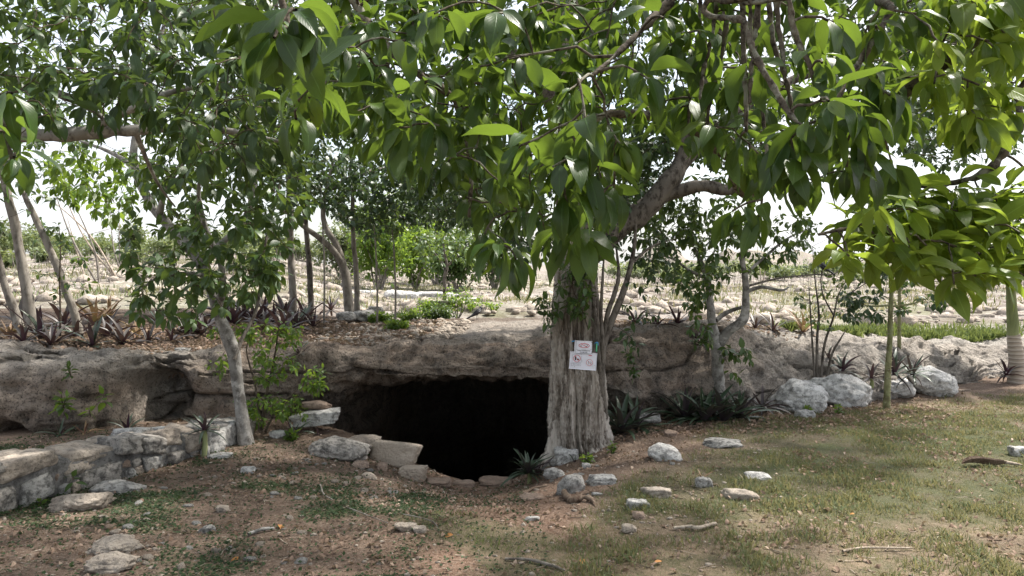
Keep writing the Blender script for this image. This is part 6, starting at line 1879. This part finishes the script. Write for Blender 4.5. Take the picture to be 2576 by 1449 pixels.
def z2p(zx, zy):
    """corner read off an enlargement of the sign"""
    return ((2200 + zx / 8.523) / 1.59006, (1330 + zy / 8.523) / 1.59006)
A = Sheet('no_smoking_sign', 'upper white no smoking notice reading PROHIBIDO FUMAR tied to the trunk', [z2p(834, 264), z2p(1440, 290), z2p(1432, 722), z2p(838, 690)], SIGN_Y - .012)
k = 1 / 8.523 / 1.59006 / F_PX * SIGN_Y            # enlargement px -> metres
cu0, cv0 = (834 + 1440) / 2, (264 + 722) / 2 - 2
def ua(x, y): return (x - cu0) * k, -(y - cv0) * k + (x - cu0) * k * .04
u0, v0 = ua(884, 700); u1, v1 = ua(1430, 318)
A.frame('border', u0, v0, u1, v1, .0022, M['ink'])
A.strip('border', [ua(888, 566), ua(1160, 572), ua(1425, 580)], .0016, M['ink'])
c_ = ua(1160, 444)
A.poly('cigarette', [ua(1024, 446), ua(1250, 456), ua(1250, 476), ua(1024, 468)], M['ink'], .0012)
A.strip('smoke', [ua(1150, 392), ua(1165, 410), ua(1190, 416), ua(1200, 400), ua(1225, 392), ua(1245, 412), ua(1270, 420), ua(1285, 440), ua(1290, 470)], .0016, M['ink'], .0012)
A.strip('smoke', [ua(1245, 400), ua(1262, 414), ua(1274, 436), ua(1276, 466)], .0016, M['ink'], .0012)
A.ring('prohibition_ring', c_[0], c_[1], 178 * k, 70 * k, .0052, M['ink_red'])
A.strip('slash', [ua(1040, 385), ua(1160, 440), ua(1275, 502)], .0046, M['ink_red'], .0016)
uu, vv = ua(1155, 616)
A.text('PROHIBIDO', uu, vv, .0150, M['ink'], 1.12, 1.42)
uu, vv = ua(1155, 674)
A.text('FUMAR', uu, vv, .0150, M['ink'], 1.12, 1.42)
for x, y in ((852, 305), (1158, 322), (1420, 342), (1424, 714)):
    A.pin(*ua(x, y))
B = Sheet('prohibition_sign', 'lower white notice with two red-ringed no food and no running pictograms', [z2p(676, 634), z2p(1602, 694), z2p(1582, 1308), z2p(660, 1222)], SIGN_Y)
cu1, cv1 = (676 + 1602 + 1582 + 660) / 4, (634 + 694 + 1308 + 1222) / 4
def ub(x, y): return (x - cu1) * k, -(y - cv1) * k + (x - cu1) * k * .075
def fr(S, f, x0, y0, x1, y1, wd, mat):
    pts = []
    for (xa, ya), (xb, yb) in (((x0, y0), (x1, y0)), ((x1, y0), (x1, y1)), ((x1, y1), (x0, y1)), ((x0, y1), (x0, y0))):
        for q in np.linspace(0, 1, 5, endpoint=False):
            pts.append(f(xa + (xb - xa) * q, ya + (yb - ya) * q))
    S.strip('border', pts, wd, mat, .0012, True)
fr(B, ub, 756, 738, 1066, 1022, .0020, M['ink_grey'])
c_ = ub(910, 885)
B.poly('bottle', [ub(838, 812), ub(866, 800), ub(888, 870), ub(882, 945), ub(840, 945)], M['ink'], .0012)
B.strip('straw', [ub(905, 800), ub(892, 830), ub(886, 870)], .0014, M['ink'], .0012)
B.poly('sandwich', [ub(912, 885), ub(985, 895), ub(982, 930), ub(912, 945)], M['ink'], .0012)
B.ring('prohibition_ring', c_[0], c_[1], 116 * k, 116 * k, .0046, M['ink_red'])
B.strip('slash', [ub(832, 800), ub(910, 885), ub(990, 972)], .0042, M['ink_red'], .0016)
fr(B, ub, 744, 1042, 1054, 1130, .0012, M['ink'])
uu, vv = ub(900, 1070)
B.text('PROHIBIDO EL INGRESO DE COMIDA', uu, vv, .0044, M['ink'], 1.0, 1.0)
uu, vv = ub(900, 1100)
B.text('O BEBIDAS AL ESTABLECIMIENTO', uu, vv, .0044, M['ink'], 1.0, 1.0)
B.poly('red_heading', [ub(1296, 768), ub(1416, 776), ub(1416, 800), ub(1296, 792)], M['ink_red'], .0012)
B.strip('ruled_line', [ub(1205, 818), ub(1360, 828), ub(1510, 838)], .0008, M['ink_grey'])
B.strip('ruled_line', [ub(1330, 860), ub(1358, 862), ub(1385, 864)], .0010, M['ink_grey'])
fr(B, ub, 1230, 902, 1466, 1145, .0008, M['ink_grey'])
c_ = ub(1346, 1022)
for sx_, sg in ((1320, 1), (1390, -1)):
    B.ring('figure_head', *ub(sx_ + 4 * sg, 972), .0009, .0009, .0018, M['ink'])
    B.strip('figure_body', [ub(sx_, 985), ub(sx_ - 14 * sg, 1030), ub(sx_ + 8, 1050), ub(sx_ - 14, 1085)], .0026, M['ink'])
    B.strip('figure_arm', [ub(sx_ - 24, 1010), ub(sx_, 1000), ub(sx_ + 24, 1022)], .0016, M['ink'])
B.ring('prohibition_ring', c_[0], c_[1], 108 * k, 108 * k, .0032, M['ink_red'])
B.strip('slash', [ub(1272, 944), ub(1346, 1022), ub(1420, 1102)], .0030, M['ink_red'], .0016)
for x, y in ((704, 654), (1554, 726), (1534, 1118), (852, 1164), (722, 1040), (1090, 965)):
    B.pin(*ub(x, y))
# ribbons
rb_ = thing('ribbon', P(*z2p(790, 300), SIGN_Y), 'short blue plastic ribbon knotted left of the no smoking notice', 'ribbon')
def ribbon_strip(name, pts, wd, mat, par):
    p = np.array([P(*z2p(x, y), SIGN_Y - dy) for x, y, dy in pts])
    side = np.array([0, 0, wd / 2])
    t = unit(np.gradient(p, axis=0))
    sd = unit(np.cross(t, [0, 1.0, 0])) * wd / 2
    V = np.vstack([p + sd, p - sd, p + sd + [0, .002, 0], p - sd + [0, .002, 0]])
    n_ = len(p)
    i = np.arange(n_ - 1)
    part(name, V, np.vstack([np.stack([i, i + 1, i + 1 + n_, i + n_], -1), np.stack([i + 2 * n_, i + 3 * n_, i + 1 + 3 * n_, i + 1 + 2 * n_], -1)]), mat, par)
ribbon_strip('band', [(735, 315, 0), (770, 300, .012), (835, 285, .02)], .010, M['ribbon'], rb_)
D_, F_ = ico(2)
part('knot', P(*z2p(770, 298), SIGN_Y - .014) + D_ * [.009, .006, .006], F_, M['ribbon'], rb_)
rb2 = thing('ribbon', P(*z2p(1600, 340), SIGN_Y), 'blue ribbon with hanging green tail knotted right of the no smoking notice', 'ribbon')
ribbon_strip('band', [(1515, 375, .0), (1560, 350, .015), (1600, 330, .022), (1640, 350, .018), (1638, 440, .016)], .009, M['ribbon'], rb2)
ribbon_strip('tail', [(1592, 380, .016), (1590, 480, .014), (1586, 580, .016), (1582, 650, .014)], .013, M['ribbon_green'], rb2)
part('knot', P(*z2p(1602, 345), SIGN_Y - .02) + D_ * [.010, .007, .008], F_, M['ribbon'], rb2)

# ------------------------------------------------------------------ birds, block, root, sticks
def bird(label, p, yaw, s=1.0):
    t = thing('bird', p, label, 'bird')
    m = np.array(Matrix.Rotation(yaw, 3, 'Z'))
    W = lambda pts: [np.asarray(p) + m @ (np.array(q) * s) for q in pts]
    V, F, *_ , cp = limb(W([(-.115, 0, .035), (-.07, 0, .055), (-.035, 0, .078), (.0, 0, .10), (.035, 0, .125), (.052, 0, .148), (.066, 0, .158), (.078, 0, .157)]), np.array([.006, .016, .030, .037, .032, .022, .021, .008]) * s, 14, 6, .01, 3)
    part('body', V, np.vstack([F, cp]), M['feather'], t)
    V, F, *_ , cp = limb(W([(-.06, 0, .066), (-.12, 0, .034), (-.19, 0, -.002)]), np.array([.014, .013, .008]) * s, 6, 5, 0, 3)
    part('tail', V, np.vstack([F, cp]), M['feather'], t)
    V, F, *_ , cp = limb(W([(.076, 0, .158), (.092, 0, .154), (.106, 0, .148)]), np.array([.007, .005, .001]) * s, 6, 4, 0, 3)
    part('beak', V, np.vstack([F, cp]), M['ink'], t)
    for sg in (-1, 1):
        V, F, *_ , cp = limb(W([(.0, .016 * sg, .08), (.004, .018 * sg, .04), (.0, .018 * sg, .0), (.02, .018 * sg, .0)]), np.array([.006, .003, .003, .002]) * s, 5, 3, 0, 3)
        part('leg', V, np.vstack([F, cp]), M['ink'], t)
        V, F, *_ , cp = limb(W([(.035, .030 * sg, .118), (.0, .036 * sg, .098), (-.06, .022 * sg, .066), (-.10, .010 * sg, .045)]), np.array([.010, .016, .012, .003]) * s, 8, 5, 0, 3)
        part('wing', V, np.vstack([F, cp]), M['feather'], t)
d = 12.2
p = base_l(1200, 0, d)
bird('black bird standing on the bare grey rock above the cave', p, .55, 1.15)
pb_ = P(2072, 690, 9.7)
bird('black bird perched on a twig between forked tree and bright bough', pb_, 1.9, 1.0)
perch = thing('bare_branch', pb_ - [0.5, 0, .3], 'long thin bare branch the black bird perches on', 'branch')
add_limb('stem', P_([(1880, 720, 9.4), (1960, 700, 9.6)]) + [pb_ + [-.1, 0, -.004], pb_ + [.1, 0, .0]] + P_([(2160, 660, 9.9), (2230, 620, 10.0)]), [.016, .012, .009, .008, .007, .004], M['bark_limb'], perch, 6, 7, .05, 9)

d = 14.3
p = base_l(1105, 0, d)
blk = thing('concrete_block', p, 'mossy square concrete block standing among weeds on the rock', 'block')
bm = bmesh.new()
bmesh.ops.create_cube(bm, size=1)
bmesh.ops.bevel(bm, geom=bm.edges[:], offset=.03, segments=2, affect='EDGES')
bmesh.ops.scale(bm, vec=(.40, .34, .40), verts=bm.verts)
bmesh.ops.translate(bm, vec=(0, 0, .17), verts=bm.verts)
me = bpy.data.meshes.new('base'); bm.to_mesh(me); bm.free()
link('base', me, M['concrete'], blk)
bm = bmesh.new()
bmesh.ops.create_cube(bm, size=1)
bmesh.ops.bevel(bm, geom=bm.edges[:], offset=.08, segments=2, affect='EDGES')
bmesh.ops.scale(bm, vec=(.44, .38, .05), verts=bm.verts)
bmesh.ops.translate(bm, vec=(0, 0, .392), verts=bm.verts)
me = bpy.data.meshes.new('cap'); bm.to_mesh(me); bm.free()
link('cap', me, M['concrete'], blk)

def on_ground(pts, lift):
    out = []
    for (x, y), l in zip(pts, lift):
        q_ = hit_ground(x, y)
        out.append(q_ + [0, 0, l])
    return out
def stick(name, label, pts, lift, rad, mat, cat_, seed=1, rough=.10):
    q_ = on_ground(pts, lift)
    V, F, *_ , cp = limb(q_, rad, 8, 8, rough, seed)
    V = V - q_[0]
    o = link(name, fast_mesh(name, V, np.vstack([F, cp])), mat, None, [float(c) for c in q_[0]])
    return tag(o, label, cat_)
stick('root', 'thick curved brown root snaking out below the lumpy grey rock', [(1418, 1240), (1424, 1256), (1440, 1266), (1465, 1262), (1488, 1264), (1502, 1280)], [.02, .03, .02, .03, .02, -.01], [.014, .027, .024, .02, .018, .006], M['root'], 'root', 3, .25)
stick('root', 'thin looping root left of the thick one on the slope', [(1318, 1264), (1322, 1246), (1345, 1232), (1380, 1222)], [.0, .02, .015, .0], [.012, .014, .011, .006], M['root'], 'root', 4)
stick('stick', 'long straight white stick lying on the dry grass', [(2120, 1392), (2170, 1388), (2230, 1387), (2295, 1386)], [.012, .02, .02, .015], [.008, .007, .006, .004], M['dry_stick'], 'stick', 5, .05)
stick('stick', 'crooked dead branch lying in the grass near the path', [(1695, 1335), (1735, 1334), (1755, 1338), (1800, 1325)], [.015, .02, .025, .02], [.010, .012, .013, .010], M['dry_stick'], 'stick', 6)
stick('stick', 'brown branch lying on the dirt at the bottom middle', [(1270, 1412), (1330, 1415), (1385, 1430), (1420, 1440)], [.012, .015, .015, .01], [.008, .009, .010, .006], M['bark_pale'], 'stick', 7)
stick('stick', 'slender pale stick curving toward the grass tuft on the path', [(1015, 1300), (1045, 1308), (1090, 1322), (1105, 1340)], [.015, .02, .02, .01], [.004, .0042, .004, .002], M['bark_pale'], 'stick', 8)
stick('stick', 'long thin twig slanting down the weedy slope', [(868, 1280), (915, 1298), (975, 1322)], [.015, .015, .015], [.0036, .0036, .003], M['bark_pale'], 'stick', 9)
stick('stick', 'short curved stick on the slope below the long cream boulder', [(806, 1232), (815, 1250), (836, 1262)], [.04, .02, .015], [.006, .006, .004], M['bark_pale'], 'stick', 10)
stick('stick', 'weathered grey stick among weeds left of the path', [(625, 1350), (660, 1340), (690, 1335)], [.015, .02, .015], [.010, .012, .008], M['rock_grey'], 'stick', 11)
stick('stick', 'pale bent stick lying on the far right lawn', [(2390, 982), (2410, 986), (2440, 984)], [.02, .02, .02], [.012, .012, .008], M['dry_stick'], 'stick', 12)
# curled palm sheath on the lawn
q_ = hit_ground(2478, 1172)
sh_ = thing('palm_sheath', q_, 'curled dry brown palm sheath lying on the right lawn', 'palm sheath')
a, b = np.meshgrid(np.linspace(0, 1, 16), np.linspace(-1, 1, 9), indexing='ij')
wv = .05 * np.sin(np.clip(a * 1.02, 0, 1) * PI) ** .6 + .006
V = np.stack([q_[0] - .20 + .40 * a, q_[1] + b * wv * .8, q_[2] + .02 + np.abs(b) ** 2 * wv * .9 + .01 * np.sin(a * 7)], -1).reshape(-1, 3)
part('blade', np.vstack([V, V + [0, 0, -.005]]), np.vstack([grid_faces(16, 9), grid_faces(16, 9)[:, ::-1] + 144]), M['dead_orange'] if False else M['root'], sh_)
V, F, *_ , cp = limb([q_ + [.16, 0, .03], q_ + [.24, -.01, .02], q_ + [.30, -.03, .012]], [.016, .013, .005], 8, 5, .05, 2)
part('stalk', V, np.vstack([F, cp]), M['dry_stick'], sh_)
# a dry rosette standing in the grass
q_ = hit_ground(1765, 1222)
sword_plant('small withered pale rosette standing in the grass by the chunky stone', q_, .09, 8, 2600, 'leaf_rhoeo_dry', .06, name='withered_plant')
# orange dead leaves
ro = np.random.default_rng(66)
me_o = []
for k in range(4):
    V, uv, F = T_MID[k]
    m_ = fast_mesh('fallen_leaf', V, F, uv, {'var': np.full(len(V), .3)})
    m_.materials.append(M['dead_orange'])
    me_o.append(m_)
for i, (x, y, lab) in enumerate([(700, 1325, 'orange fallen leaf on the weeds left of the path'), (600, 1408, 'orange fallen leaf at the bottom left'), (1462, 1412, 'tan fallen leaf at the bottom below the path'), (1665, 1418, 'orange fallen leaf at the bottom edge of the dry grass'), (1140, 1352, 'reddish fallen leaf near the sunlit tuft'),
                             (2150, 1300, 'small orange fallen leaf on the lawn above the white stick')]):
    q_ = hit_ground(x, y)
    o = link('fallen_leaf', me_o[i % 4], None, None, [float(q_[0]), float(q_[1]), float(q_[2]) + .015])
    s_ = ro.uniform(.06, .085)
    o.scale = (s_, s_, s_)
    o.rotation_euler = (ro.normal(0, .3), ro.normal(0, .3), ro.random() * 6.28)
    tag(o, lab, 'leaf')

# ------------------------------------------------------------------ ground cover (nobody could count it)
rq = np.random.default_rng(97)
def scatter(n, x0, x1, y0, y1, dens):
    X, Y = rq.uniform(x0, x1, n), rq.uniform(y0, y1, n)
    k = rq.random(n) < dens(X, Y)
    return X[k], Y[k]
p_ = lambda x, y: np.stack([x, y, 0 * x], -1)
def blades(name, label, X, Y, h, wd, mat, dryf, lean=.6):
    n = len(X)
    Z = gz(X, Y) - .004
    az = rq.random(n) * 2 * PI
    d = np.stack([np.cos(az) * lean, np.sin(az) * lean, 1 + .4 * rq.random(n)], -1) + rq.normal(0, .25, (n, 3))
    d[:, 2] = np.abs(d[:, 2])
    dry = np.clip(dryf(X, Y) + rq.normal(0, .25, n), 0, 1)
    var = np.where(rq.random(n) < dry * .85, rq.uniform(.88, .99, n), rq.uniform(0, .85, n))
    tuft = np.clip(.75 + .9 * fbm(p_(X, Y), 4.5, 2, seed=77), .35, 1.7)
    V, F, uv, vv = leaf_batch(np.stack([X, Y, Z], -1), d, rq.normal(0, 1, (n, 3)), h * tuft * rq.uniform(.5, 1.4, n), var, [(t[0] * [wd, 1, 1], t[1], t[2]) for t in T_BLADE3], rq)
    o = link(name, fast_mesh(name, V, F, uv, {'var': vv}), mat)
    return tag(o, label, kind='stuff')
T_BLADE3 = [leaf_template(3, 2, .045, 0, b_, 0, tw_, 'sword') for b_, tw_ in ((.4, .3), (.9, -.4), (1.4, .5), (.7, .0))]
X, Y = scatter(380000, -.6, 8.5, 3.6, 12.0, lambda x, y: lawn_mask(x, y)[0] * np.clip(1.25 - .05 * y, .3, 1))
blades('grass', 'short patchy lawn grass, greener in the middle and dry below', X, Y, .046, 1.3, M['grass'], lambda x, y: .12 + dry_mask(x, y) * .85)
X, Y = scatter(9000, -1.2, .6, 4.0, 6.2, lambda x, y: lawn_mask(x, y)[2] * .9)
blades('grass_tufts', 'fresh low grass tufts growing on the dirt path', X, Y, .036, 1.0, M['grass_fresh'], lambda x, y: 0 * x + .25)
X, Y = scatter(110000, -4.6, .2, 3.6, 7.6, lambda x, y: np.clip(lawn_mask(x, y)[1] * .75 + .10, 0, 1))
n = len(X)
V, F, uv, vv = leaf_batch(np.stack([X, Y, gz(X, Y) + rq.uniform(0, .015, n)], -1), rq.normal(0, 1, (n, 3)) * [1, 1, .35] + [0, 0, .25], rq.normal(0, .4, (n, 3)) + [0, 0, 1], rq.uniform(.012, .028, n), rq.random(n) * .95, [(t[0] * [1.3, 1, 1], t[1], t[2]) for t in T_FAR], rq)
tag(link('ground_weeds', fast_mesh('ground_weeds', V, F, uv, {'var': vv}), M['weed']), 'creeping small-leaved weeds covering the shaded dirt', kind='stuff')
# litter of dead leaves
def litter(name, label, X, Y, Z, size, up=.35):
    n = len(X)
    V, F, uv, vv = leaf_batch(np.stack([X, Y, Z + rq.uniform(.004, .02, n)], -1), rq.normal(0, 1, (n, 3)) * [1, 1, .22], rq.normal(0, up, (n, 3)) + [0, 0, 1], size * rq.uniform(.5, 1.5, n), rq.random(n), T_LIT, rq)
    return tag(link(name, fast_mesh(name, V, F, uv, {'var': vv}), M['litter']), label, kind='stuff')
T_LIT = fam(5, rows=4, cols=3, half_w=.22, fold=.7, bend=1.3, kind='oval')
p_ = lambda x, y: np.stack([x, y, 0 * x], -1)
X, Y = scatter(42000, -4.4, 8.5, 3.6, 10.8, lambda x, y: np.clip(.25 + .9 * fbm(p_(x, y), 1.5, 3, seed=99), .05, .9))
k = (Y - np.interp(X, EDGE_X, EDGE_Y, left=99, right=99)) < -.05
litter('dead_leaves', 'scattered dead leaves over the lawn and dirt', X[k], Y[k], gz(X[k], Y[k]) + .006, .042)
X, Y = scatter(9000, 1.0, 5.2, 7.9, 9.9, lambda x, y: np.clip(1 - np.abs(y - (8.5 + .3 * (x - 2.2))) / .8, 0, 1))
litter('dead_leaves', 'thick brown leaf litter along the foot of the boulders and plants', X, Y, gz(X, Y), .055)
XL = rq.uniform(-5.5, -1.0, 16000); YL = rq.uniform(8.2, 12.0, 16000)
ZL = np.array([ledge_z(a, b) for a, b in zip(XL, YL)])
k = YL > np.interp(XL, LX, LIPY) + .12
litter('ledge_litter', 'brown leaf litter under the purple plants on the ledge', XL[k], YL[k], ZL[k], .06)
XL = rq.uniform(1.2, 4.4, 3500); YL = rq.uniform(9.3, 12.4, 3500)
ZL = np.array([ledge_z(a, b) for a, b in zip(XL, YL)])
bk = YL - np.interp(XL, LX, LIPY)
k = (bk > .1) & (bk < 1.6)
litter('ledge_litter', 'brown leaf litter under the plants on the right ledge', XL[k], YL[k], ZL[k], .06)
# pebbles
def pebbles(name, label, X, Y, Z, lo, hi, mat, seed):
    rr = np.random.default_rng(seed)
    n = len(X)
    D, F = ico(1)
    s = lo * (hi / lo) ** (rr.random(n) ** 2)
    J = 1 + .22 * rr.normal(0, 1, (n, len(D), 1)).clip(-1.5, 1.5)
    sc = np.stack([s, s * rr.uniform(.7, 1, n), s * rr.uniform(.4, .75, n)], -1)
    a = rr.random(n) * 6.28
    V = D[None] * J * sc[:, None]
    c, sn_ = np.cos(a)[:, None], np.sin(a)[:, None]
    V = np.stack([V[..., 0] * c - V[..., 1] * sn_, V[..., 0] * sn_ + V[..., 1] * c, V[..., 2]], -1)
    V = V + np.stack([X, Y, Z], -1)[:, None]
    FF = (np.arange(n)[:, None, None] * len(D) + F[None]).reshape(-1, 3)
    return tag(link(name, fast_mesh(name, V.reshape(-1, 3), FF, smooth=False), mat), label, kind='stuff')
X, Y = scatter(15000, -4.4, 2.4, 3.7, 8.3, lambda x, y: np.clip(.22 + .8 * fbm(p_(x, y), 1.3, 3, seed=98), .03, .9) * np.where(x < 1.2, 1, .5))
k = (Y - np.interp(X, EDGE_X, EDGE_Y, left=99, right=99)) < -.02
X, Y = X[k], Y[k]
Z = gz(X, Y)
h_ = len(X) // 2
pebbles('pebbles', 'small pale limestone pebbles strewn over the dirt', X[:h_], Y[:h_], Z[:h_], .004, .028, M['rock_tan'], 1)
pebbles('pebbles', 'small reddish limestone pebbles strewn over the dirt', X[h_:], Y[h_:], Z[h_:], .004, .024, M['rock_pink'], 2)
XL = rq.uniform(-2.6, -.6, 2200); YL = rq.uniform(9.0, 12.0, 2200)
ZL = np.array([ledge_z(a, b) for a, b in zip(XL, YL)])
k = (YL > np.interp(XL, LX, LIPY) + .15) & (rq.random(2200) < np.clip((XL + 2.9) * .8, 0, 1))
pebbles('pebbles', 'grey rubble of small stones on the ledge above the cave', XL[k], YL[k], ZL[k], .012, .07, M['rock_tan'], 3)
# broken twig bits
X, Y = scatter(16000, -4.4, 7.5, 3.6, 9.5, lambda x, y: np.clip(.35 + .9 * fbm(p_(x, y), 1.2, 3, seed=123), .08, .95) * np.where(x > 1.6, .45, 1))
k = (Y - np.interp(X, EDGE_X, EDGE_Y, left=99, right=99)) < -.05
X, Y = X[k], Y[k]
n = len(X)
az_ = rq.random(n) * 2 * PI
ln_ = .012 + .05 * rq.random(n) ** 3
dv_ = np.stack([np.cos(az_), np.sin(az_), rq.normal(0, .12, n)], -1) * ln_[:, None]
c_ = np.stack([X, Y, gz(X, Y) + .006], -1)
rr_ = (.0012 + .0022 * rq.random(n))[:, None]
V, F = tubes(np.stack([c_ - dv_, c_ + rq.normal(0, .12, (n, 3)) * [1, 1, .2] * ln_[:, None], c_ + dv_], 1), np.repeat(rr_, 3, 1), 3)
h2 = n // 2 * 2 * 3 * 3
fN = len(F) // 2
tag(link('twig_litter', fast_mesh('twig_litter', V, F[:fN]), M['twig']), 'dark broken twig bits littering the dirt', kind='stuff')
tag(link('twig_litter', fast_mesh('twig_litter', V, F[fN:]), M['dry_stick']), 'pale dry twig bits littering the dirt', kind='stuff')
# loose pale stones of the field
XF, YF = rq.uniform(-26, 34, 5500), 15 + 46 * rq.random(5500) ** 1.5
kk = np.abs(XF) < .75 * YF
XF, YF = XF[kk], YF[kk]
pebbles('field_stones', 'pale loose stones strewn over the sunlit field', XF, YF, fz(XF, YF), .04, .30, M['rock_tan'], 4)
# grass behind the ledge
def fgrass(name, label, X, Y, h, mat, dryv):
    n = len(X)
    Z = np.array([ledge_z(a, b) for a, b in zip(X, Y)]) if Y.max() < 15 else fz(X, Y)
    d = rq.normal(0, .45, (n, 3)) + [0, 0, 1.2]
    var = np.where(rq.random(n) < dryv, .93, rq.random(n) * .8)
    V, F, uv, vv = leaf_batch(np.stack([X, Y, Z - .01], -1), d, rq.normal(0, 1, (n, 3)), h * rq.uniform(.5, 1.4, n), var, [(t[0] * [1.6, 1, 1], t[1], t[2]) for t in T_BLADE3], rq)
    tag(link(name, fast_mesh(name, V, F, uv, {'var': vv}), mat), label, kind='stuff')
XG = rq.uniform(4.0, 9.5, 9000)
YG = np.interp(XG, LX, LIPY) + .35 + np.abs(rq.normal(0, .38, 9000))
kk = (YG < 14.6) & (fbm(p_(XG, YG), 1.4, 2, seed=5) > -.35)
fgrass('ledge_grass', 'bright green grass strip along the top of the right ledge', XG[kk], YG[kk], .13, M['grass_fresh'], .05)
XG, YG = rq.uniform(-22, 30, 60000), 15 + 30 * rq.random(60000)
kk = (fbm(p_(XG, YG * 1.6), .35, 3, seed=6) > .02) & (np.abs(XG) < .75 * YG)
fgrass('field_grass', 'thin tired grass in patches over the stony field', XG[kk], YG[kk], .17, M['grass'], .6)
